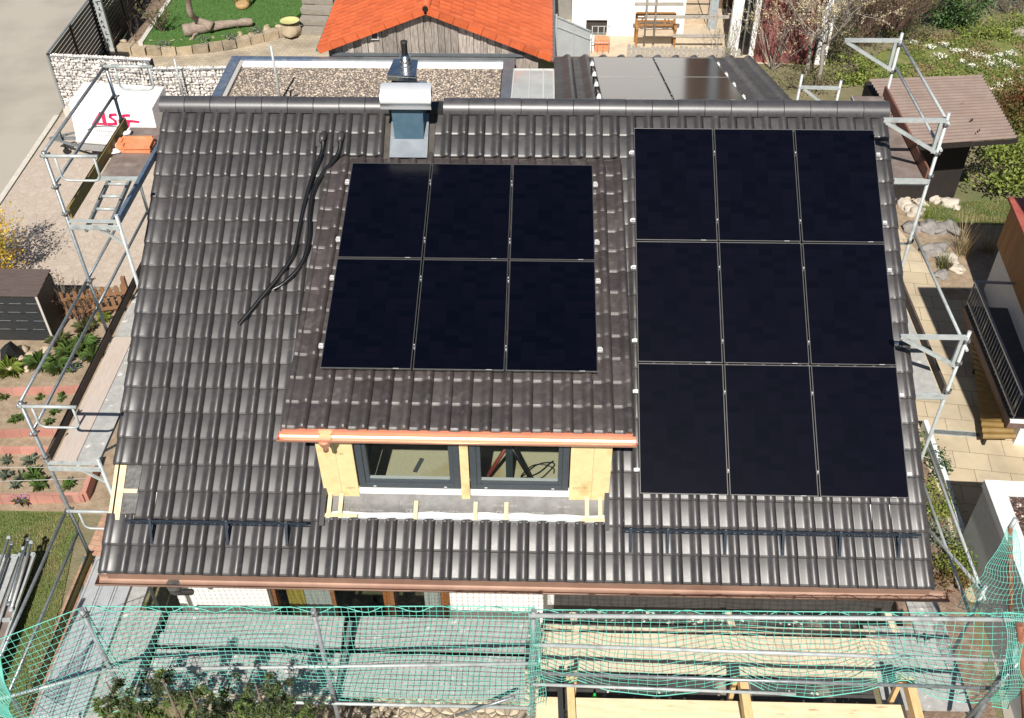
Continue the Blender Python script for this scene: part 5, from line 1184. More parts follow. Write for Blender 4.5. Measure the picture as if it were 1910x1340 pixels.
# ---------------------------------------------------------------- black fences, stele
BLK = M("black_slats", (.010, .011, .013), (.02, .021, .023), scale=10, rough=.5, island=.2)
fe0 = V3(g0.x-.05, g0.y+.1, 0); fe1 = gz(172, -10, 1.75); fe1.z = 0; FH = 1.75
bf = thing("slat_fence", "black slatted fence running along the road away from the gabion wall", "fence", fe0, "black slatted fences"); d = (fe1-fe0).normalized(); Ln = (fe1-fe0).length+3
for i in range(int(Ln/1.8)+1): MB().box(tuple(fe0+d*min(Ln, i*1.8)-V3(.03, .03, 0)), tuple(fe0+d*min(Ln, i*1.8)+V3(.03, .03, FH))).build("post", BLK, bf)
m = MB()
for k in range(14): m.beam(fe0+V3(0, 0, .1+k*.118), fe0+d*Ln+V3(0, 0, .1+k*.118), .018, .085)
m.build("slats", BLK, bf); MB().beam(fe0+V3(0, 0, FH), fe0+d*Ln+V3(0, 0, FH), .05, .03).build("top_rail", GALV, bf)
h0 = gz(212, 92, .0); h1_ = gz(268, 0, .0); d = (h1_-h0).normalized(); Ln = (h1_-h0).length+2.5; h0b = gz(215, 97, 0)
bf2 = thing("slat_fence", "black slatted fence behind the perforated stele along the planting bed", "fence", h0b, "black slatted fences")
m = MB()
for k in range(11): m.beam(h0b+V3(0, 0, .1+k*.13), h0b+d*Ln+V3(0, 0, .1+k*.13), .018, .085)
for k in range(int(Ln/.25)): m.beam(h0b+d*(k*.25)+V3(0, 0, .05), h0b+d*(k*.25)+V3(0, 0, 1.5), .012, .02)
m.build("slats", BLK, bf2)
for i in range(3): MB().box(tuple(h0b+d*i*1.6-V3(.04, .04, 0)), tuple(h0b+d*i*1.6+V3(.04, .04, 1.55))).build("post", BLK, bf2)
s0 = gz(207, 96, .12); sth = 2.9; st = thing("stele", "tall galvanised stele with cut-out signs standing on a dark base beside the black fence", "stele", (s0.x, s0.y, 0))
m = MB(); m.box((s0.x-.11, s0.y, .12), (s0.x-.085, s0.y+.10, sth)); m.box((s0.x+.085, s0.y, .12), (s0.x+.11, s0.y+.10, sth)); m.box((s0.x-.085, s0.y+.075, .12), (s0.x+.085, s0.y+.10, sth)); m.box((s0.x-.085, s0.y, .12), (s0.x+.085, s0.y+.01, sth)); m.build("plate", GALVL, st)
r = random.Random(21); m = MB()
for k in range(14):      # irregular cut-out shapes, dark against the sheet
    zc = .32+k*.185
    for q in range(3):
        xa, za = s0.x+r.uniform(-.045, .045), zc+r.uniform(-.05, .05); ang = r.choice((0, 1.57, .8, -.8)); l = r.uniform(.03, .06)
        m.beam((xa-l*math.cos(ang), s0.y-.004, za-l*math.sin(ang)), (xa+l*math.cos(ang), s0.y-.004, za+l*math.sin(ang)), .022, .005, up=(0, 1, 0))
m.build("cut_outs", BLK, st)
MB().box((s0.x-.30, s0.y-.15, 0), (s0.x+.55, s0.y+.2, .12)).build("base", BLACKP, st); MB().box((s0.x-.12, s0.y-.01, .12), (s0.x+.12, s0.y+.11, .19)).build("foot", M("concrete_foot", (.45, .42, .36), rough=.9), st)

# ---------------------------------------------------------------- garden behind: lawn, stones, driftwood
bedp = [G(232, 92)[:2], G(264, 85)[:2], G(330, -5)[:2], G(300, -10)[:2], G(262, 0)[:2]]; sheet("planting_bed", bedp, .008, SOIL)
LZ = .32; lawnB = [gz(268, 80, LZ), gz(330, 84, LZ), gz(430, 68, LZ), gz(545, 38, LZ), gz(572, 14, LZ), gz(600, -40, LZ), gz(330, -40, LZ), gz(312, -5, LZ)]
mb = MB(); mb.prism([(p.x, p.y, 0.0) for p in lawnB], (0, 0, LZ)); struct("raised_lawn", mb, GRASSG)
kl = MB(); a, b_ = gz(262, 82, LZ), gz(325, -12, LZ); kl.beam(V3(a.x, a.y, LZ/2+.02), V3(b_.x, b_.y, LZ/2+.02), .14, LZ+.04); tag(kl.build("kerb_edging", bpy.data.materials["kerb_stone"]), "pale concrete kerb along the left side of the raised lawn", "kerb")
gr = MB(); lp = [(p.x, p.y) for p in lawnB]; blades(gr, lambda r: (*in_poly(lp, r), LZ), 9000, .06, .006, rng, .8); struct("lawn_grass", gr, lf("green_blades", (.05, .15, .018), (.09, .21, .03)), "stuff")
SST = M("sandstone_block", (.30, .235, .155), (.40, .325, .23), scale=5, rough=.95, island=.25, bump=.7, bscale=18, bdist=.02, c3=(.22, .19, .15), s3=3)
ws = thing("stone_border", "low border of rough sandstone blocks curving along the front of the raised lawn", "border wall", gz(400, 92)); m = MB(); r = random.Random(8)
pl = [gz(x, y, 0) for x, y in ((222, 103), (275, 106), (330, 104), (390, 100), (440, 92), (490, 80), (545, 66))]
for i in range(len(pl)-1):
    a, b_ = pl[i], pl[i+1]; n = 2
    for k in range(n):
        p = a.lerp(b_, k/n); q_ = a.lerp(b_, (k+1)/n-.03); m.beam(p+V3(0, .14, .13), q_+V3(0, .14, .13+r.uniform(-.02, .02)), .28, .26+r.uniform(-.04, .04))
    for k in range(3):
        p = a.lerp(b_, (k+.3)/3); m.rock(p+V3(0, .42, .26), r.uniform(.08, .14), i*9+k, (1.3, .8, .6), .35, 1)
m.build("stone_blocks", SST, ws)
for i, (x, y) in enumerate(((307, 86), (378, 77), (428, 70), (475, 60))):
    p = gz(x, y, .3); shrub("cushion_plant", f"grey-green cushion plant on the sandstone border, {('leftmost of four', 'second of four from the left', 'third of four from the left', 'rightmost of four, near the bowl')[i]}", "plant", (p.x, p.y, .36), (.22, .16, .10), 160, .03, L_GREY, "cushion plants on the border", stems=0, seed=i)
p = gz(305, 58, LZ); bare_shrub("garden_shrub", "round olive-grey shrub growing on the lawn beside the kerb", "shrub", p, 1.0, 12, TWIG_P, L_OLIVE, 420, .035, seed=12, lean=.7)
p = gz(250, 70); bare_shrub("rose_bush", "bare rose bush with a few red leaves in the bed by the black fence", "shrub", p, 1.0, 5, BARK, L_RED, 60, .03, seed=15)
p = gz(262, 20); bare_shrub("rose_bush", "larger leafless bush at the top of the bed by the black fence", "shrub", p, .9, 6, BARK, L_OLIVE, 160, .03, seed=18)
DRIFT = M("driftwood_grain", (.20, .15, .115), (.36, .29, .235), scale=5, rough=.95, stretch=(1.5, 6, 6), bump=.8, bscale=14, bdist=.02)
dw = thing("driftwood", "weathered forked driftwood trunk lying on the raised lawn", "driftwood", gz(400, 52, LZ))
P = [gz(x, y, LZ+.16) for x, y in ((341, 58), (365, 54), (395, 50), (430, 45), (470, 40))]; m = MB(); m.tube(smooth_path(P, .06), [.17, .19, .2, .21, .2, .19, .19, .18, .18, .17, .17, .16, .15, .15, .14, .14, .14, .13, .13, .12]+[.11]*80, 9)
P2 = [gz(395, 50, LZ+.2), gz(368, 38, LZ+.42), gz(356, 26, LZ+.75), gz(352, 12, LZ+1.0), gz(347, -8, LZ+1.4)]; m.tube(smooth_path(P2, .08), [.17, .16, .14, .12, .11, .10]+[.085]*60, 8)
for v in m.v: v += Vector((noise.noise(v*3), noise.noise(v*3+V3(9, 0, 0)), noise.noise(v*4+V3(0, 9, 0))))*.05
m.build("trunk", DRIFT, dw); m = MB(); m.tube([gz(378, 55, LZ+.1), gz(362, 66, LZ+.05), gz(358, 74, LZ+.02)], [.06, .045, .03], 6); m.tube([gz(440, 46, LZ+.1), gz(446, 50, LZ+.05)], [.05, .07], 7); m.build("branch_stub", DRIFT, dw)
p = gz(453, 14, LZ); rs = thing("timber_stand", "rustic pale timber stand with two posts on a log foot on the lawn", "timber stand", p)
OLDT = M("golden_timber", (.34, .21, .09), (.46, .30, .14), scale=5, rough=.85, stretch=(4, 4, .8)); MB().lathe((p.x, p.y, LZ), [(.22, 0), (.23, .1), (.20, .16)], 12).build("log_foot", OLDT, rs)
for x in (-.2, .2): MB().tube([(p.x+x, p.y+.05, LZ), (p.x+x*1.3, p.y+.15, LZ+1.5)], .06, 7).build("post", OLDT, rs)
p = gz(541, 42, .42); bs_ = thing("garden_bowl", "yellow-green glazed bowl standing on the end of the sandstone border", "bowl", p); MB().lathe(p, [(.12, 0), (.22, .03), (.30, .075), (.31, .08), (.26, .06), (.02, .03)], 20).build("bowl_body", M("yellow_glaze", (.55, .52, .20), (.62, .58, .26), scale=8, rough=.35), bs_)
tag(MB().rock((p.x, p.y, .2), .40, 77, (1.1, .8, .5), .25, 1).build("boulder", SST), "rough sandstone boulder carrying the yellow bowl", "boulder")
st_ = thing("sleeper_steps", "grey timber sleeper steps rising beside the orange roofed shed", "steps", gz(575, 60)); GREYW = M("grey_sleeper", (.22, .19, .155), (.31, .28, .235), scale=6, rough=.95, stretch=(1, 6, 6), bump=.5)
for k in range(6):
    a, b_ = gz(560+3*k, 62-12.5*k, .0), gz(600+3*k, 64-12.5*k, .0); MB().beam(V3(a.x, a.y, .08+.13*k), V3(b_.x+.3, b_.y, .08+.13*k), .34, .16+.02).build("sleeper", GREYW, st_)

# ---------------------------------------------------------------- flat-roof garage with gravel
GZT = 2.7; gr_ = thing("garage", "flat roofed garage with gravel covering and blue grey edging behind the ridge", "garage", (-5.6, 8, 0))
gxl, gxr, gyb, gyf = -8.85, -2.25, 10.28, 6.6
MB().box((gxl+.06, gyf+.06, 0), (gxr-.06, gyb-.06, GZT-.25)).build("wall", WHITE, gr_)
GRAV = stones_mat("roof_gravel", [(.34, .27, .21), (.46, .385, .31), (.26, .215, .18), (.54, .475, .40), (.38, .33, .29), (.20, .17, .15)], 24, bump=1.0, dist=.03, gap=(.07, .055, .045), gapw=.09)
MB().box((gxl+.30, gyf+.1, GZT-.25), (gxr-.05, gyb-.13, GZT-.10)).build("gravel_bed", GRAV, gr_)
SL = M("slate_blue_coping", (.10, .135, .20), (.16, .195, .26), scale=6, rough=.4, metal=.3, c3=(.22, .25, .29), s3=3)
m = MB(); m.box((gxl-.02, gyf, GZT-.16), (gxl+.20, gyb+.02, GZT+.01)); m.box((gxl+.202, gyb-.14, GZT-.16), (-6.9, gyb+.02, GZT+.008)); m.build("coping", SL, gr_)
m = MB(); m.box((-6.898, gyb-.14, GZT-.16), (gxr+.25, gyb+.02, GZT+.006)); m.box((gxr-.02, gyf, GZT-.2), (gxr+.25, gyb-.142, GZT+.004)); m.build("zinc_coping", ZINC, gr_)
m = MB(); m.box((gxl+.30, gyb-.36, GZT-.1), (gxr-.02, gyb-.143, GZT-.04)); m.build("upstand", WHITE, gr_)
MB().box((gxl+.202, gyf, GZT-.2), (gxl+.299, gyb-.142, GZT-.03)).build("inner_upstand", M("grey_upstand", (.40, .39, .37), rough=.8), gr_)
r = random.Random(3); m = MB()
for _ in range(3600): m.rock((r.uniform(gxl+.32, gxr-.06), r.uniform(7.7, gyb-.37), GZT-.095), r.uniform(.012, .026), r.randint(0, 999), (1.2, 1, .7), .3)
gs = m.build("gravel_stones", M("loose_gravel", (.36, .29, .225), (.52, .44, .36), scale=9, rough=.95, island=.4, hue=.015), gr_); gs["kind"] = "stuff"
p = gz(541, 180, GZT); tag(MB().tube([(p.x, p.y, GZT-.1), (p.x+.03, p.y+.02, GZT+.12), (p.x+.1, p.y+.02, GZT+.16)], .025, 8).build("vent_pipe", BLACKP), "short black bent vent pipe on the gravel roof", "pipe")
# glazed lean-to beside it
gl = thing("glazed_lean_to", "glazed lean-to roof with pale bars between the gravel roof and the rear wing", "glass roof", (-1.6, 8, 0)); a, b_ = -2.0, -1.06
HAZYG = M("hazy_glass", (.38, .40, .39), (.50, .50, .48), scale=1.6, rough=.12, spec=.7, c3=(.45, .36, .34), s3=1.4)
zA, zB, yA, yB = 3.25, 2.78, 6.8, 9.5
m = MB(); m.slab([(a, yA, zA), (b_, yA, zA), (b_, yB, zB), (a, yB, zB)], (0, 0, .012)); m.build("glass_sheets", HAZYG, gl)
m = MB()
for x in (a+.01, -1.62, -1.30, b_-.01): m.beam((x, yA, zA+.02), (x, yB, zB+.02), .035 if x != -1.62 else .018, .03)
m.beam((a, yB, zB+.015), (b_, yB, zB+.015), .04, .04); m.build("glazing_bars", M("pale_bar", (.55, .54, .52), rough=.5), gl)
m = MB(); m.box((a, yB-.06, 0), (a+.06, yB, zB-.02)); m.box((b_-.06, yB-.06, 0), (b_, yB, zB-.02)); m.build("post", ALU, gl)
# ---------------------------------------------------------------- shed with orange roof
sh = thing("shed", "weathered board shed with a bright orange tiled gable roof", "shed", (-4.2, 12, 0)); SYF = 10.62
OR = M("orange_roof_tile", (.46, .088, .026), (.56, .12, .038), scale=6, rough=.55, island=.12, bump=.12, bscale=30)
OLD = M("weathered_boards", (.20, .17, .145), (.40, .355, .315), scale=7, rough=.95, stretch=(7, 7, .8), island=.35, bump=.6, bscale=16, bdist=.01, c3=(.13, .095, .075), s3=3)
apx = gy(795, 12, SYF); el = gy(592, 93, SYF-.22); er = gy(1030, 108, SYF-.22); depth = 7.0
ridge_x, ridge_z = apx.x, apx.z+.02; slL = (ridge_z-el.z)/(ridge_x-el.x); slR = (ridge_z-er.z)/(er.x-ridge_x)
m = MB(); r = random.Random(4); x = el.x+.22
while x < er.x-.35:
    wd = r.uniform(.14, .21); zt_ = ridge_z-.06-(slL*(ridge_x-x-wd/2) if x+wd/2 < ridge_x else slR*(x+wd/2-ridge_x)); dd = r.choice((0, .035))
    m.hexa([(x, SYF-dd, 0), (x+wd-.01, SYF-dd, 0), (x+wd-.01, SYF+.02, 0), (x, SYF+.02, 0)]+[(x, SYF-dd, zt_-(slL*wd/2 if x < ridge_x else -slR*wd/2)), (x+wd-.01, SYF-dd, zt_+(slL*wd/2 if x < ridge_x else -slR*wd/2)), (x+wd-.01, SYF+.02, zt_), (x, SYF+.02, zt_)]); x += wd
m.build("gable_boards", OLD, sh); MB().box((el.x+.3, SYF+.03, 0), (er.x-.4, SYF+depth-.3, min(el.z, er.z)-.1)).build("wall", OLD, sh)
m = MB()
for side, sl_, ex in ((-1, slL, el), (1, slR, er)):
    Ls = abs(ex.x-ridge_x)/math.cos(math.atan(sl_)); ang = math.atan(sl_); ux = side*math.cos(ang); uz = -math.sin(ang)
    nr = int(Ls/.30)+1; nc = int(depth/.245)
    for i in range(nr):
        for k in range(nc):
            s1 = Ls*(i+1)/nr; s0_ = s1-Ls/nr-.06; y0 = SYF-.22+k*.245
            def Q(s, y, h): return (ridge_x+ux*s-side*(-uz)*0+(-uz*side)*h*0+math.sin(ang)*side*h, y, ridge_z+uz*s+math.cos(ang)*h)
            pr = [(0, .0), (.02, .012), (.12, .004), (.19, .014), (.225, .026), (.243, .012)]; n = len(pr)
            vs = [Q(s0_, y0+u, h) for u, h in pr]+[Q(s1-.004, y0+u, h+.028) for u, h in pr]+[Q(s1, y0+u, h+.005) for u, h in pr]
            m.add(vs, [[a_*n+q, (a_+1)*n+q, (a_+1)*n+q+1, a_*n+q+1] for a_ in range(2) for q in range(n-1)])
    nv = int(Ls/.36)+1
    for i in range(nv):      # verge tiles on the front edge
        s0_, s1 = Ls*i/nv, Ls*(i+1)/nv-.012; P_ = [Q(s0_, SYF-.24, -.11), Q(s1, SYF-.24, -.11), Q(s1, SYF-.215, -.11), Q(s0_, SYF-.215, -.11), Q(s0_, SYF-.24, .04), Q(s1, SYF-.24, .055), Q(s1, SYF-.13, .055), Q(s0_, SYF-.13, .04)]; m.hexa(P_)
m.build("roof", OR, sh)
m = MB(); m.tube([(ridge_x, SYF-.22, ridge_z+.02), (ridge_x, SYF+depth, ridge_z+.02)], .10, 10); m.build("ridge_cap", OR, sh)
MB().tube([(ridge_x, SYF-.26, ridge_z+.02), (ridge_x, SYF-.245, ridge_z+.02)], .07, 10).build("ridge_end_disc", BLACKP, sh)
m = MB(); m.beam((el.x-.02, SYF-.15, el.z-.06), (el.x-.02, SYF+depth, el.z-.06), .08, .05); m.build("shed_gutter", M("green_grey_gutter", (.10, .16, .14), rough=.5), sh)
MB().beam((er.x+.04, SYF-.15, er.z-.06), (er.x+.04, SYF+depth, er.z-.06), .08, .06).build("shed_gutter", ZINC, sh)
m = MB(); m.box((el.x+.3, SYF-.06, GZT-.10), (er.x-.7, SYF-.03, GZT-.02)); m.build("wall_flashing", ZINC, sh)
p = gy(699, 66, SYF-.06); lp_ = thing("wall_lamp", "small square dark lamp with pale frame on the weathered shed gable", "lamp", (p.x, SYF, p.z)); MB().box((p.x-.09, SYF-.10, p.z-.10), (p.x+.09, SYF-.024, p.z+.10)).build("frame", M("lamp_frame", (.5, .49, .46), rough=.6), lp_); MB().box((p.x-.07, SYF-.105, p.z-.07), (p.x+.07, SYF-.101, p.z+.07)).build("lamp_glass", BLACKP, lp_)
# small trough roof and pale panel right of the shed
pp_ = gz(1036, 103, .0); a = gy(1038, 103, 12.2); b_ = gy(1102, 103, 12.2); c_ = gy(1102, 58, 12.2); d_ = gy(1038, 30, 12.2)
tp_ = thing("translucent_panel", "pale translucent wind screen panel right of the orange shed", "panel", ((a.x+b_.x)/2, 12.2, 0)); MB().prism([(a.x, 12.2, .1), (b_.x, 12.2, .1), (c_.x, 12.2, c_.z), (d_.x, 12.2, d_.z)], (0, .03, 0)).build("panel_sheet", M("hazy_panel", (.50, .52, .52), (.58, .60, .60), scale=2, rough=.5, trans=.35), tp_)
m = MB(); m.beam((d_.x, 12.18, d_.z), (c_.x, 12.18, c_.z), .03, .03); m.beam((a.x, 12.18, 0), (d_.x, 12.18, d_.z+.05), .05, .05); zm = (a.z+d_.z)/2; m.beam((a.x, 12.18, zm+.25), (b_.x, 12.18, zm-.1), .02, .025); m.beam(((a.x+b_.x)/2, 12.18, .1), ((a.x+b_.x)/2, 12.18, (c_.z+d_.z)/2), .02, .025); m.build("panel_frame", GALVL, tp_)
# ================================================================ neighbour's white house and its yard
HB = 17.5
nh = thing("neighbour_house", "white rendered neighbouring house with brown fittings at the top of the picture", "house", (2.5, 18, 0))
hx0 = gz(1066, 88).x; hxg = gy(1000, 30, HB+.8).x; hx1 = gy(1272, 80, HB).x; hx2 = gy(1345, 90, HB).x; hx3 = gy(1384, 100, HB-.3).x
wy0, wy1 = gy(1092, 78, HB), gy(1133, 38, HB)
m = MB(); m.box((hx0, HB, 0), (wy0.x, HB+.3, 6.2)); m.box((wy1.x, HB, 0), (hx1, HB+.3, 6.2)); m.box((wy0.x, HB, 0), (wy1.x, HB+.3, wy0.z)); m.box((wy0.x, HB, wy1.z), (wy1.x, HB+.3, 6.2)); m.box((hx0, HB+.3, 0), (hx0+.3, HB+9, 6.2)); m.box((hx1-.3, HB+.3, 0), (hx1, HB+2.4, 6.2))
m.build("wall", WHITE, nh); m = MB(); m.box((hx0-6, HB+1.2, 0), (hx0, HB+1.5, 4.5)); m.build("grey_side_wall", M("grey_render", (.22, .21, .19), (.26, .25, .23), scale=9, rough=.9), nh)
m = MB(); m.box((wy0.x+.02, HB+.10, wy0.z), (wy1.x-.02, HB+.14, wy1.z)); bw = m.build("window", DARKIN, nh); m = MB(); zc = wy0.z
for k in range(3): m.box((wy0.x+.02, HB+.06, zc+.05+k*.09), (wy1.x-.02, HB+.09, zc+.09+k*.09))
m.build("window_bars", GALV, bw)
BRD = M("brown_recess_door", (.10, .06, .04), (.18, .12, .085), scale=5, rough=.6, stretch=(5, 5, .6)); BEIGE = M("beige_boards", (.42, .32, .23), (.52, .42, .31), scale=4, rough=.8, stretch=(1, 1, 6))
m = MB(); m.box((hx1, HB+2.1, 0), (hx3, HB+2.3, 6)); m.build("recess_wall", BRD, nh)
m = MB(); m.box((hx1+.02, HB+.9, 0), (gy(1330, 80, HB+.9).x, HB+.98, 1.25)); m.build("beige_screen", BEIGE, nh)
m = MB(); 
for k in range(3): m.box((hx1+.02, HB+.885, .3+.35*k), (gy(1330, 80, HB+.9).x, HB+.897, .33+.35*k))
m.beam((hx1+.3, HB+.88, 1.2), (hx1+.8, HB+.88, .05), .012, .03, up=(0, 1, 0)); m.build("screen_joints", BLACKP, nh)
m = MB(); m.box((gy(1322, 30, HB+.5).x, HB+.5, 0), (gy(1338, 30, HB+.5).x, HB+.6, 6)); m.build("glazed_door", M("grey_glass", (.25, .28, .30), (.38, .42, .44), scale=3, rough=.15), nh)
c0, c1 = gz(1362, 103, 0), gz(1372, 103, 0)
m = MB(); m.box((c0.x-.12, c0.y-.1, 0), (c0.x+.18, c0.y+.1, 5)); m.build("column", WHITE, nh)
m = MB(); m.box((c0.x+.19, c0.y, 0), (c0.x+.52, c0.y+.12, 5)); m.build("dark_gap", BLACKP, nh); m = MB(); m.tube([(c0.x+.33, c0.y-.05, 0), (c0.x+.33, c0.y-.05, 5)], .03, 8); m.build("downpipe", GALVL, nh)
m = MB(); m.box((c0.x+.53, c0.y-.1, 0), (c0.x+.80, c0.y+.1, 5)); m.build("column", WHITE, nh)
rs0, rs1 = gz(1408, 116), gz(1512, 122); REDW = M("red_brown_boards", (.15, .045, .042), (.22, .075, .068), scale=5, rough=.75, stretch=(6, 6, .7), island=.2, c3=(.26, .11, .085), s3=1.5)
rsd = thing("red_shed", "red-brown boarded shed behind the blossoming plum tree", "shed", rs0); m = MB(); d = (rs1-rs0); n = 12
for k in range(n):
    a, b_ = rs0+d*(k/n), rs0+d*((k+.96)/n); m.slab([a, b_, b_+V3(0, .05, 0), a+V3(0, .05, 0)], (0, 0, 3.6))
m.build("boards", REDW, rsd); m = MB(); m.slab([rs0+V3(0, .06, 0), rs1+V3(0, .06, 0), rs1+V3(0, 3, 0), rs0+V3(0, 3, 0)], (0, 0, 3.55)); m.build("body", REDW, rsd)
m = MB()
for k in range(9): a = rs0+d*.66; b_ = rs0+d*.84; m.beam(a+V3(0, -.03, 1.55+.1*k), b_+V3(0, -.03, 1.55+.1*k), .02, .06)
m.build("louvre", BEIGE, rsd); m = MB(); a = gz(1525, 118); m.box((a.x-.12, a.y-.1, 0), (a.x+.2, a.y+.15, 4.2)); m.build("white_post", WHITE, rsd)
sheet("neighbour_yard", [(-2.5, 15.9), (6.2, 15.6), (6.6, 20), (-2.5, 20)], .006, M("beige_paving", (.44, .36, .26), (.52, .435, .32), scale=8, rough=.9, c3=(.38, .30, .22), s3=2))
b0 = gz(1186, 94); b1 = gz(1256, 90); BEN = M("orange_brown_bench", (.26, .12, .035), (.36, .18, .06), scale=6, rough=.6, stretch=(1, 6, 6)); bn = thing("bench", "orange-brown wooden garden bench standing before the white house wall", "bench", (b0+b1)/2)
bx0, bx1, by = b0.x, b1.x, (b0.y+b1.y)/2
for x in (bx0, bx1):
    m = MB(); m.box((x-.035, by, 0), (x+.035, by+.07, .62)); m.box((x-.035, by+.45, 0), (x+.035, by+.52, .92)); m.box((x-.04, by-.03, .60), (x+.04, by+.5, .65)); m.build("end_frame", BEN, bn)
m = MB(); 
for k in range(4): m.box((bx0, by+.02+.11*k, .40), (bx1, by+.11+.11*k, .435))
m.build("seat", BEIGE, bn); m = MB(); m.box((bx0, by+.46, .84), (bx1, by+.50, .95)); m.box((bx0, by+.46, .50), (bx1, by+.50, .56)); m.box((bx0, by+.465, .66), (bx1, by+.495, .70)); m.box((bx0, by+.465, .75), (bx1, by+.495, .785))
for x in (.25, .75): xx = bx0+(bx1-bx0)*x; m.box((xx-.03, by+.455, .5), (xx+.03, by+.505, .9))
m.beam((bx0+.03, by+.48, .55), (bx0+.3, by+.48, .86), .03, .05, up=(0, 1, 0)); m.beam((bx1-.03, by+.48, .55), (bx1-.3, by+.48, .86), .03, .05, up=(0, 1, 0)); m.build("backrest", BEN, bn)
tr_ = thing("trellis", "grey timber trellis with three horizontal bars in front of the white house", "trellis", (gz(1225, 100).x, 16.6, 0)); GREYT = M("grey_timber", (.30, .27, .23), (.42, .385, .34), scale=6, rough=.9, stretch=(1, 6, 6))
for px0, px1, py in ((1184, 1275, 8), (1203, 1360, 32), (1255, 1352, 67)):
    a, b_ = gy(px0, py, 16.55), gy(px1, py, 16.55); MB().beam(a, b_, .05, .09).build("bar", GREYT, tr_)
for pxa, pxb in ((1217, 1222), (1200, 1198)):
    a, b_ = gy(pxa, 98, 16.5), gy(pxb+3, -10, 16.5); MB().tube([V3(a.x, 16.5, 0), V3(a.x, 16.5, 3.2)], .025, 6).build("upright", GREYT, tr_)
pk = thing("picket_fence", "old grey-beige picket fence with rounded heads beyond the rear wing eave", "fence", gz(1260, 105)); r = random.Random(6); a, b_ = gz(1172, 112), gz(1375, 118)
for k in range(24):
    p = a.lerp(b_, k/23); h = r.uniform(.40, .5); m = MB(); m.prism([(p.x-.055, p.y, 0), (p.x+.055, p.y, 0), (p.x+.055, p.y, h-.05), (p.x+.03, p.y, h), (p.x-.03, p.y, h), (p.x-.055, p.y, h-.05)], (0, .03, 0)); m.build("picket", GREYT, pk)
for z in (.12, .33): MB().beam(a+V3(0, .05, z), b_+V3(0, .05, z), .03, .06).build("rail", GREYT, pk)
cg = gz(1115, 100); gt = thing("wire_cage", "small metal railing cage over boxes by the basement window", "railing", cg); m = MB(); cz0 = gy(1101, 63, cg.y).z
for x in (0, .25, .5, .75): m.tube([(cg.x-.2+x*.7, cg.y, 0), (cg.x-.2+x*.7, cg.y, .85)], .012, 6)
for z in (.35, .85): m.tube([(cg.x-.22, cg.y, z), (cg.x+.35, cg.y, z)], .012, 6)
m.build("bars", GALVL, gt); tag(MB().box((cg.x-.1, cg.y+.1, 0), (cg.x+.32, cg.y+.4, .38)).build("terracotta_box", TERRA), "terracotta coloured box behind the wire cage", "box")
tag(MB().box((cg.x-.45, cg.y+.15, 0), (cg.x-.12, cg.y+.4, .42)).build("white_box", WHITE), "white box beside the terracotta box behind the wire cage", "box")
L_TAN = lf('leaf_tan', (.28, .21, .11), (.36, .29, .16), (.20, .15, .06))
# ---------------------------------------------------------------- plum tree and rear hedges
def tree(base, h, seed, label):
    t = thing("plum_tree", label, "tree", base, "blossoming fruit trees"); rng = random.Random(seed); b = MB(); tips = []; base = Vector(base)
    trunk = [base, base+V3(.03, .0, h*.18), base+V3(-.02, .03, h*.36), base+V3(.04, .0, h*.48)]; b.tube(smooth_path(trunk, .1), [.07]*4+[.055]*30, 8)
    for k in range(7):
        a = 2*PI*k/7+rng.random(); branch(b, trunk[-1]+V3(0, 0, -h*.05*rng.random()*2), (math.cos(a), math.sin(a)*.8, .9), h*.34, .026, 3, rng, tips, .5, .22, 3, .0045)
    b.build("trunk", BARK_G, t); l = MB()
    for _ in range(2600): l.leaf(rng.choice(tips)+V3(rng.gauss(0, .03), rng.gauss(0, .03), rng.gauss(0, .03)), rng.uniform(.018, .034))
    l.build("crown", L_BLOS, t); return t
tree(gz(1500, 148), 3.0, 5, "grey-barked plum tree in cream blossom, nearer the orange-brown bench"); tree(gz(1522, 165), 3.2, 17, "grey-barked plum tree in cream blossom, standing right of its neighbour by the white post")
p = gz(1440, 130); bare_shrub("espalier_shrub", "leggy blossoming shrub in front of the red-brown shed", "shrub", p, 2.6, 8, BARK_G, L_BLOS, 1100, .028, seed=22, lean=.5, r=.02, depth=3)
p = gz(1340, 118); bare_shrub("rambling_shrub", "thin twiggy shrub with yellowish buds above the old picket fence", "shrub", p, 1.6, 7, BARK_G, L_YEL, 220, .022, seed=25, lean=.6, depth=2)
p = gz(1490, 165); shrub("ground_shrub", "low pale-green shrub at the foot of the plum trees", "shrub", (p.x, p.y, .35), (.9, .6, .35), 900, .035, L_OLIVE, stems=6, seed=26)
p = gz(1605, 85); bare_shrub("spirea_hedge", "tall brown twiggy hedge bush with yellow buds, left of the purple-brown one", "hedge", p, 2.6, 34, TWIG_P, L_TAN, 3600, .034, "twiggy hedge bushes", 31, .55, .016, 3)
p = gz(1660, 70); bare_shrub("spirea_hedge", "purple-brown twiggy hedge bush between the yellow-budded one and the dark holly", "hedge", p, 2.4, 40, TWIG_P, L_OLIVE, 1500, .032, "twiggy hedge bushes", 33, .6, .016, 3)
p = gz(1575, 118); shrub("garden_shrub", "leafy olive-green shrub at the foot of the twiggy hedge bushes", "shrub", (p.x, p.y, .6), (.8, .6, .6), 1100, .04, L_OLIVE, stems=6, seed=35)
p = gz(1778, 60); shrub("holly_bush", "dense glossy dark green holly bush beside the rock garden", "bush", (p.x, p.y+.4, 1.0), (1.05, .9, 1.15), 5200, .05, lf("holly_leaf", (.03, .085, .018), (.09, .17, .04), tr=.15), stems=5, seed=36, clumps=60, spread=.2)
p = gz(1580, 150); shrub("low_bush", "bright yellow-green low bush under the scaffold bracket", "bush", (p.x, p.y, .4), (.8, .5, .4), 900, .045, L_YEL, stems=4, seed=38)
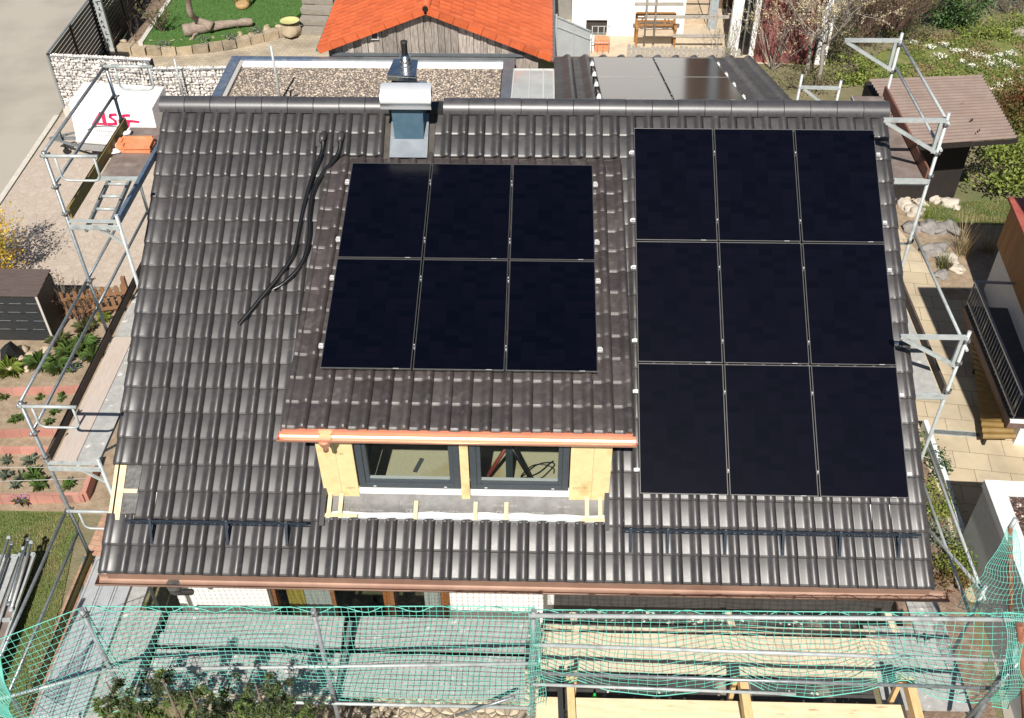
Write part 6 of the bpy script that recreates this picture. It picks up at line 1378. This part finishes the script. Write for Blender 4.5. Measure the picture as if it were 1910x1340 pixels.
p = gz(1880, 25); bare_shrub("wire_shrub", "dark bare shrub behind the mesh fence in the far right corner", "shrub", p, 1.4, 16, BARK, L_DARK, 300, .04, None, 39, .8, .014, 2)
# rock garden with white cushions
sheet("rock_garden", [G(1560, 165)[:2], G(1640, 100)[:2], G(1720, 72)[:2], G(1960, 40)[:2], G(1960, 330)[:2], G(1830, 260)[:2], G(1830, 140)[:2]], .006, M("rock_garden_turf", (.10, .13, .03), (.19, .20, .06), scale=5, rough=.97, bump=.8, bscale=30, bdist=.03, c3=(.26, .20, .12), s3=1.8))
RGP = [G(1560, 165)[:2], G(1640, 100)[:2], G(1720, 72)[:2], G(1950, 40)[:2], G(1950, 250)[:2], G(1830, 200)[:2], G(1830, 140)[:2]]
gr = MB(); rr = random.Random(9)
for _ in range(15000):
    x, y = in_poly(RGP, rr); k = noise.noise(V3(x*.9, y*.9, 3))
    if k < -.25: continue
    gr.leaf((x, y, .03+rr.random()*.10*(1+k)), .035*rr.uniform(.6, 1.4))
struct("ground_cover", gr, lf("ground_cover_leaf", (.14, .20, .045), (.26, .29, .075), (.28, .22, .10)), "stuff")
r = random.Random(12); cf = [(1705, 85), (1735, 92), (1752, 110), (1780, 100), (1795, 120), (1812, 128), (1838, 112), (1850, 125), (1875, 122), (1890, 130), (1902, 150), (1865, 165), (1880, 158), (1842, 172), (1900, 172), (1760, 88), (1820, 108), (1862, 108), (1885, 105), (1800, 100)]
for i, (x, y) in enumerate(cf):
    p = gz(x, y); t = thing("cushion_flower", "white flowering cushion plant scattered in the rock garden beside the brown shed roof", "flowers", p, "white cushion flowers of the rock garden"); f = MB(); s_ = r.uniform(.05, .13)
    for _ in range(70): f.leaf(p+V3(r.gauss(0, s_), r.gauss(0, s_*.8), .08+r.random()*.06), .028)
    f.build("flowers", L_WHITE, t)["kind"] = "stuff"; f = MB(); leaves(f, p+V3(0, 0, .05), (s_*2, s_*1.6, .06), 60, .03, 5, .4, i); f.build("foliage", L_GREY, t)
for i, (x, y, m_, lab) in enumerate(((1835, 70, L_YEL, "yellow-green spreading shrub above the white flowers"), (1885, 55, L_YEL, "bright yellow-green shrub at the right edge above the white flowers"), (1690, 72, L_OLIVE, "dull olive shrub left of the white flowers"))):
    p = gz(x, y); shrub("spreading_shrub", lab, "shrub", (p.x, p.y, .22), (.9, .6, .25), 900, .04, m_, stems=0, seed=50+i)
p = gz(1893, 68); tag(MB().rock(p+V3(.2, 0, .1), .25, 61, (1.3, .8, .7), .3, 1).build("boulder", BARK_G), "grey boulder at the right edge of the rock garden", "boulder")
fm = thing("mesh_fence", "thin green mesh fence on slim posts in the far right corner", "fence", gz(1860, 15)); a, b_ = gz(1850, 30), gz(1960, 18)
for k in range(3): p = a.lerp(b_, k/2); MB().tube([p, p+V3(0, 0, 1.3)], .02, 6).build("post", GALVL, fm)
m = MB()
for k in range(14): m.tube([a+V3(0, 0, .1*k), b_+V3(0, 0, .1*k)], .003, 3)
for k in range(30): p = a.lerp(b_, k/29); m.tube([p, p+V3(0, 0, 1.3)], .003, 3)
m.build("wire_mesh", GALV, fm)
# ---------------------------------------------------------------- brown shed with corrugated roof
COR = M("brown_corrugated", (.185, .135, .112), (.23, .172, .145), scale=3, rough=.55, c3=(.22, .15, .12), s3=1); DBR = M("dark_brown_boards", (.012, .009, .008), (.022, .016, .014), scale=6, rough=.8, stretch=(6, 6, .7), bump=.2)
bs2 = thing("garden_shed", "dark brown garden shed with a brown corrugated roof beside the right scaffold", "shed", (7.8, 8.6, 0))
BL, BR_, TR_, TL_ = gz(1700, 273, 2.25), gz(1899, 259, 2.25), gz(1832, 141, 2.5), gz(1622, 149, 2.5)
m = MB(); nr = 132; vs = []
for i in range(nr+1):
    t = i/nr; h = .018*math.cos(t*2*PI*22); a = BL.lerp(TL_, t); b_ = BR_.lerp(TR_, t)
    vs += [a+V3(0, 0, h), b_+V3(0, 0, h)]
m.add(vs, [[2*i, 2*i+1, 2*i+3, 2*i+2] for i in range(nr)], True); n0 = len(m.v)
m.add([v-V3(0, 0, .012) for v in vs], [[2*i, 2*i+2, 2*i+3, 2*i+1] for i in range(nr)], True); m.build("roof", COR, bs2)
m = MB()
for px, py in ((1778, 167), (1795, 195), (1812, 225), (1825, 245)):
    for k in (-.03, .03): q_ = gz(px, py, 2.36); m.lathe((q_.x+k, q_.y+k, q_.z-.02), [(.012, 0), (.012, .06), (.004, .065)], 6)
m.build("roof_screw", BLACKP, bs2)
m = MB(); wb = gz(1778, 372); wl = gz(1660, 372); ydir = (TR_-BR_); ydir.z = 0; ydir.normalize(); xdir = (BR_-BL); xdir.z = 0; xdir.normalize()
q0 = V3(wb.x, wb.y, 0); q1 = q0-xdir*2.2; q2 = q1+ydir*2.0; q3 = q0+ydir*2.0; m.prism([q0, q1, q2, q3], (0, 0, 2.22)); m.build("wall", DBR, bs2)
m = MB(); m.beam(BL+V3(0, 0, -.06), BR_+V3(0, 0, -.06), .03, .10); m.beam(BR_+V3(0, 0, -.06), TR_+V3(0, 0, -.06), .03, .10); m.build("fascia", DBR, bs2)
# rocks, lawn and rockery between shed and patio
LIME = M("limestone", (.42, .37, .305), (.56, .50, .43), scale=5, rough=.95, bump=.6, bscale=14, bdist=.02, c3=(.40, .32, .22), s3=3)
GREYR = M("grey_rock", (.19, .175, .165), (.29, .27, .255), scale=6, rough=.95, bump=.7, bscale=14, bdist=.02)
sheet("rockery_bed", [G(1660, 370)[:2], G(1800, 400)[:2], G(1930, 420)[:2], G(1890, 560)[:2], G(1770, 560)[:2], G(1720, 480)[:2], G(1670, 420)[:2]], .005, SOIL2)
sheet("side_lawn", [G(1715, 380)[:2], G(1960, 370)[:2], G(1960, 425)[:2], G(1800, 418)[:2], G(1722, 410)[:2]], .009, GRASSB)
gr = MB(); lp2 = [G(1715, 380)[:2], G(1930, 375)[:2], G(1930, 420)[:2], G(1800, 416)[:2], G(1722, 408)[:2]]; blades(gr, lambda q: (*in_poly(lp2, q), .008), 4500, .07, .006, rng, .8); struct("side_lawn_grass", gr, lf("side_blades", (.11, .16, .035), (.19, .21, .06), (.28, .24, .10)), "stuff")
rl = [(1678, 373, .2, LIME, "white limestone rock nearest the roof verge under the brown shed"), (1704, 372, .16, LIME, "white limestone rock, second from the roof verge"), (1716, 380, .15, LIME, "ochre-stained limestone rock behind the scaffold post"), (1745, 375, .17, LIME, "white limestone rock in the middle of the row under the shed"), (1772, 382, .18, LIME, "white limestone rock near the shed corner"), (1782, 388, .12, LIME, "small pale rock in front of the shed corner"), (1705, 398, .22, LIME, "brownish limestone rock left of the side lawn"), (1690, 385, .2, LIME, "large ochre limestone rock beside the verge"), (1700, 428, .2, GREYR, "grey rock beside the patio slabs at the verge"), (1732, 428, .22, GREYR, "furrowed grey rock in the middle of the rockery"), (1752, 432, .2, GREYR, "furrowed grey rock right of its twin"), (1771, 430, .22, GREYR, "upright grey rock at the edge of the building's shadow"), (1740, 470, .24, GREYR, "broad flat grey rock in front of the upright one"), (1762, 485, .2, LIME, "beige rock by the dry grass tuft"), (1755, 515, .14, GREYR, "small grey-green rock ring in front of the beige rock"), (1785, 505, .15, LIME, "beige rock half in shadow")]
for i, (x, y, s, m_, lab) in enumerate(rl):
    p = gz(x, y); tag(MB().rock(p+V3(0, 0, s*.25), s, 90+i, (1.2, .85, .6), .42, 2).build("rock", m_), lab, "rock", "rocks of the small rockery")
def grass_tuft(px, py, h, n, m_, lab):
    p = gz(px, py); t = MB(); blades(t, lambda q: (p.x+q.gauss(0, .07), p.y+q.gauss(0, .07), 0), n, h, .006, random.Random(int(px)), .45); tag(t.build("grass_tuft", m_), lab, "grass tuft")
DRYG = lf("dry_grass", (.36, .27, .15), (.48, .38, .22)); grass_tuft(1795, 475, .9, 140, DRYG, "tall dry beige grass tuft at the edge of the building's shadow"); grass_tuft(1760, 500, .35, 160, L_OLIVE, "low olive grass tuft on the beige rock"); grass_tuft(1845, 470, .6, 120, DRYG, "shaded dry grass tuft before the brown building"); grass_tuft(1725, 405, .3, 120, L_YEL, "yellowish grass tuft by the ochre rocks")
p = gz(1868, 372); shrub("laurel_hedge", "yellow-green leafy hedge below the reddish hedge at the right edge", "hedge", (p.x+.45, p.y+.4, .75), (1.35, .8, .75), 3400, .05, L_YEL, stems=0, seed=61, clumps=50, spread=.2)
p = gz(1905, 268); shrub("photinia_hedge", "reddish-tipped hedge right of the brown corrugated roof", "hedge", (p.x+.3, p.y+.6, .8), (.9, 1.3, .8), 2600, .05, L_RED, stems=0, seed=62, clumps=40, spread=.22)
p = gz(1880, 310); shrub("mixed_hedge", "green and red hedge bush between the reddish hedge and the yellow-green one", "hedge", (p.x+.5, p.y+.2, .55), (1.0, .6, .55), 1800, .045, lf("mixed_leaf", (.14, .17, .035), (.20, .20, .06), (.26, .10, .04)), stems=0, seed=63, clumps=30, spread=.22)
# ---------------------------------------------------------------- right neighbour: brown building, terrace with railing, canopy
BRCL = M("orange_brown_boards", (.24, .115, .04), (.33, .17, .07), scale=5, rough=.7, stretch=(6, 6, .6), island=.15); RTX = V3(.0965, .9953, 0); RTN = V3(.9953, -.0965, 0)
rb = thing("timber_building", "brown boarded building with red roof edging at the right picture edge", "building", gz(1863, 467)); c = gz(1890, 374, 2.25); c.z = 0
m = MB(); Ln = 7.0
for k in range(60):
    a = c-RTX*(Ln*k/60); b_ = c-RTX*(Ln*(k+.94)/60); m.slab([a+V3(0, 0, 1.15), b_+V3(0, 0, 1.15), b_+RTN*.04+V3(0, 0, 1.15), a+RTN*.04+V3(0, 0, 1.15)], (0, 0, 1.05))
for k in range(30):
    a = c+RTN*(.05+3.5*k/30); b_ = c+RTN*(.05+3.5*(k+.94)/30); m.slab([a+V3(0, 0, 1.15), b_+V3(0, 0, 1.15), b_-RTX*.04+V3(0, 0, 1.15), a-RTX*.04+V3(0, 0, 1.15)], (0, 0, 1.05))
m.build("cladding", BRCL, rb); m = MB(); a0 = c+RTN*.06-RTX*.06
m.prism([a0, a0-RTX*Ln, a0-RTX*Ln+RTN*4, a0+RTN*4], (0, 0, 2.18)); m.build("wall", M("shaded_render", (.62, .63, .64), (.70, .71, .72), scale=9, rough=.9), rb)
m = MB(); a0 = c-RTN*.08+RTX*.08+V3(0, 0, 2.2); m.prism([a0, a0-RTX*Ln, a0-RTX*Ln+RTN*4, a0+RTN*4], (0, 0, .07)); m.build("roof", M("red_roof_edge", (.28, .06, .045), (.36, .10, .07), scale=6, rough=.6), rb)
te = thing("terrace", "raised terrace with white front wall and grey metal railing beside the brown building", "terrace", gz(1870, 840))
t0 = gz(1799, 571, .62); t1 = gz(1884, 784, .62); t0.z = t1.z = 0; dT = (t1-t0).normalized(); nT = V3(-dT.y, dT.x, 0)
if nT.x < 0: nT = -nT
m = MB(); m.prism([t0+nT*.25, t1+nT*.25, t1+nT*3.5, t0+nT*3.5], (0, 0, .40)); m.build("wall", WHITE, te)
m = MB(); m.prism([t0+V3(0, 0, .42), t1+V3(0, 0, .42), t1+nT*3.5+V3(0, 0, .42), t0+nT*3.5+V3(0, 0, .42)], (0, 0, .17)); m.build("slab", M("brown_fascia", (.13, .085, .075), (.18, .12, .105), scale=5, rough=.7), te)
m = MB(); m.prism([t0+V3(0, 0, .594), t1+V3(0, 0, .594), t1+nT*3.5+V3(0, 0, .594), t0+nT*3.5+V3(0, 0, .594)], (0, 0, .02)); m.build("terrace_floor", M("dark_terrace_boards", (.05, .05, .052), (.09, .09, .09), scale=6, rough=.8, stretch=(1, 9, 1)), te)
m = MB(); m.beam(t1+V3(0, 0, .60), t1+nT*3+V3(0, 0, .60), .06, .05); m.build("edge_trim", PVC, te)
RAIL = M("railing_grey", (.30, .32, .35), (.42, .44, .47), scale=12, rough=.4, metal=.5); rl_ = thing("railing", "grey metal railing with close vertical bars on the edge of the raised terrace", "railing", t0+V3(0, 0, .62)); hR = .62
m = MB(); Lr = (t1-t0).length
for z in (.12, hR): m.beam(t0+nT*.04+V3(0, 0, .62+z), t1+nT*.04+V3(0, 0, .62+z), .045, .04)
m.beam(t0+nT*.04+V3(0, 0, .62+hR), t0+nT*1.6+V3(0, 0, .62+hR), .045, .04); m.build("rail", RAIL, rl_)
nb = int(Lr/.115)
for k in range(nb+1):
    p = t0+dT*(Lr*k/nb)+nT*.04; MB().tube([p+V3(0, 0, .66), p+V3(0, 0, .62+hR)], .009 if k % 9 else .02, 6).build("bar", RAIL, rl_)
CAN = M("amber_corrugated", (.26, .165, .05), (.33, .215, .075), scale=4, rough=.4, trans=.3); cn2 = thing("corrugated_canopy", "amber corrugated sheet canopy with wavy edge running below the terrace edge", "canopy", gz(1835, 800))
c0 = gz(1801, 556, .28); c1 = gz(1835, 818, .28); m = MB(); n = 200; vs = []; Lc = (c1-c0)
for i in range(n+1):
    t = i/n; h = .022*math.sin(t*2*PI*26); p = c0+Lc*t; q_ = t0.lerp(t1+dT*.25, t)+nT*.12; vs += [V3(p.x, p.y, .26+h), V3(q_.x, q_.y, .40+h)]
m.add(vs, [[2*i, 2*i+1, 2*i+3, 2*i+2] for i in range(n)], True); m.build("sheet", CAN, cn2)
for t in (.02, .5, .97): p = c0+Lc*t; MB().box((p.x+.05, p.y-.03, 0), (p.x+.10, p.y+.03, .24)).build("support", DBR, cn2)
tn = thing("neighbour_house", "tall rendered neighbouring house with a jutting balcony slab, beyond the right picture edge", "house", (10, -3, 0))
MB().box((7.85, -6.5, 0), (13, -.7, 7.4)).build("wall", WHITE, tn)
MB().box((6.52, -3.5, 5.0), (7.84, .45, 5.16)).build("balcony_slab", GREYR, tn); MB().box((7.86, -.69, 4.7), (13, .5, 5.0)).build("upper_slab", GREYR, tn)
MB().prism([(8.0, -6.8, 7.41), (8.0, 2.0, 6.1), (13.4, 2.0, 6.1), (13.4, -6.8, 7.41)], (0, 0, .16)).build("roof", COR, tn)
dg = thing("drain_grate", "grey slotted drain grate across the patio slabs", "drain", gz(1780, 808)); m = MB(); a, b_ = gz(1742, 806), gz(1828, 812); m.beam(a+V3(0, 0, .006), b_+V3(0, 0, .006), .14, .008); m.build("frame", GALVL, dg); m = MB()
for k in range(40): p = a.lerp(b_, (k+.5)/40); m.box((p.x-.008, p.y-.05, .0105), (p.x+.004, p.y+.05, .0125))
m.build("slots", BLACKP, dg)
# ---------------------------------------------------------------- white flat-roofed garage on the right
rg = thing("garage", "white flat roofed garage with red-brown gravel roof in the lower right", "garage", gz(1836, 894, 1.6)); k0 = gz(1836, 895, 1.6); k1 = gz(1912, 1100, 1.6); dG = V3(k1.x-k0.x, k1.y-k0.y, 0).normalized(); nG = V3(-dG.y, dG.x, 0)
if nG.x < 0: nG = -nG
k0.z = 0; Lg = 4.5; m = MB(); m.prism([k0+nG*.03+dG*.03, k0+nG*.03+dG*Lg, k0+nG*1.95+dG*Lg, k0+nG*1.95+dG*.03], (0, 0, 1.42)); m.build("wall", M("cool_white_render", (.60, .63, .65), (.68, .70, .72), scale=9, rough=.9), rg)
LC = M("pale_coping", (.58, .62, .64), (.68, .71, .73), scale=5, rough=.45); m = MB(); m.prism([k0+V3(0, 0, 1.45), k0+dG*Lg+V3(0, 0, 1.45), k0+dG*Lg+nG*.27+V3(0, 0, 1.45), k0+nG*.27+V3(0, 0, 1.45)], (0, 0, .15)); m.prism([k0+nG*.272+V3(0, 0, 1.45), k0+nG*.272+dG*.22+V3(0, 0, 1.45), k0+nG*1.95+dG*.22+V3(0, 0, 1.45), k0+nG*1.95+V3(0, 0, 1.45)], (0, 0, .146)); m.build("coping", LC, rg)
m = MB(); m.prism([k0+nG*.275+dG*.225+V3(0, 0, 1.38), k0+nG*.275+dG*Lg+V3(0, 0, 1.38), k0+nG*1.9+dG*Lg+V3(0, 0, 1.38), k0+nG*1.9+dG*.225+V3(0, 0, 1.38)], (0, 0, .10)); m.build("gravel_roof", stones_mat("red_gravel", [(.10, .05, .04), (.16, .085, .065), (.07, .045, .035), (.22, .13, .10)], 26, bump=1, dist=.02), rg)
m = MB(); r = random.Random(7)
for _ in range(260):
    p = k0+nG*r.uniform(.3, 1.8)+dG*r.uniform(.25, 2.5); m.rock((p.x, p.y, 1.485), r.uniform(.012, .022), r.randint(0, 999), (1, 1, .6), .3)
gq = m.build("roof_pebbles", M("pale_pebbles", (.40, .32, .28), (.55, .47, .42), scale=8, rough=.9, island=.4), rg); gq["kind"] = "stuff"
# low wall and planting between patio and right scaffold
lw = MB(); a, b_, c_ = gz(1720, 800), gz(1757, 905), gz(1790, 1010); lw.beam(a+V3(0, 0, .12), b_+V3(0, 0, .12), .08, .24); lw.beam(b_+V3(0, 0, .12), c_+V3(0, 0, .12), .08, .24); tag(lw.build("concrete_kerb", LC), "pale concrete kerb wall between the planting strip and the patio slabs", "kerb wall")
sheet("right_planting_strip", [(4.0, -6), (5.3, -6), (5.75, -1.0), (5.65, .6), (4.2, 1.5), (3.6, -1)], .007, SOIL)
sheet("right_yard", [(5.2, -7), (9, -7), (9, -3.1), (5.8, -3.1)], .002, ASPH)
for i, (x, y, rx, ry, rz, n, m_, lab) in enumerate(((1738, 870, .16, .45, .18, 520, L_DARK, "dark low plants against the kerb wall, far end of the planting strip"), (1742, 950, .22, .4, .22, 900, L_YEL, "yellow-green heather mound in the planting strip"), (1752, 1010, .2, .3, .2, 600, L_GREY, "grey-violet lavender clump in the planting strip"), (1780, 1060, .26, .35, .25, 900, L_YEL, "yellow-green shrub with red shoots near the net tent"), (1768, 1095, .2, .3, .2, 500, L_RED, "reddish shrub below the yellow-green one"), (1812, 1050, .26, .3, .3, 700, L_OLIVE, "leafy shrub behind the net tent at the garage wall"), (1850, 1090, .26, .3, .34, 700, L_GREEN, "green shrub inside the net tent"), (1855, 1030, .2, .25, .4, 400, L_YEL, "light green shrub against the white garage wall"), (1720, 830, .14, .3, .12, 300, L_GREEN, "small green plants close to the roof verge"))):
    p = gz(x, y); shrub("border_plant", lab, "plant", (p.x, p.y, rz*.9), (rx*1.5, ry, rz), n, .03, m_, "planting strip on the right", 0, seed=70+i)
# shrubs in front of the left half of the front scaffold
def conifer(px, py, Y, h, rad, seed, lab, n=900):
    p = gy(px, py, Y); t = thing("conifer", lab, "shrub", (p.x, p.y, 0), "bronze-green conifers before the scaffold"); rng = random.Random(seed); b = MB(); tips = []
    b.tube([(p.x, p.y, 0), (p.x+.02, p.y, p.z*.5), (p.x, p.y, p.z-.05)], [.05, .035, .008], 6)
    for k in range(26):
        z = p.z*(.35+.62*k/26); a = rng.random()*2*PI; L_ = rad*(1.15-.75*(k/26))*rng.uniform(.6, 1.2)
        branch(b, (p.x, p.y, z), (math.cos(a), math.sin(a)*.8, .55), L_, .005, 2, rng, tips, .4, .3, 2, .001)
    b.build("trunk", BARK, t); l = MB()
    for _ in range(n):
        q_ = rng.choice(tips); l.leaf(q_+V3(rng.gauss(0, .02), rng.gauss(0, .02), rng.gauss(0, .02)), rng.uniform(.018, .036), None, .42)
    l.build("crown", lf("conifer_leaf", (.085, .135, .032), (.15, .20, .055), (.06, .075, .03), .25) if "conifer_leaf" not in bpy.data.materials else bpy.data.materials["conifer_leaf"], t)
cons = [(196, 1268, "leftmost, its top touching the scaffold post"), (300, 1262, "with a bare leader, second from the left"), (352, 1285, "between the bare leader and the broad one"), (474, 1270, "broad, in front of the middle of the left deck"), (520, 1298, "right of the broad one"), (250, 1312, "low, left of the bare leader"), (420, 1318, "low, left of the broad one")]
for i, (x, y, lab) in enumerate(cons): conifer(x, y, -6.95-.12*(i % 3), 2.5, (.34, .30, .30, .40, .32, .34, .34)[i], 80+i, "bronze-green conifer "+lab, 2600)
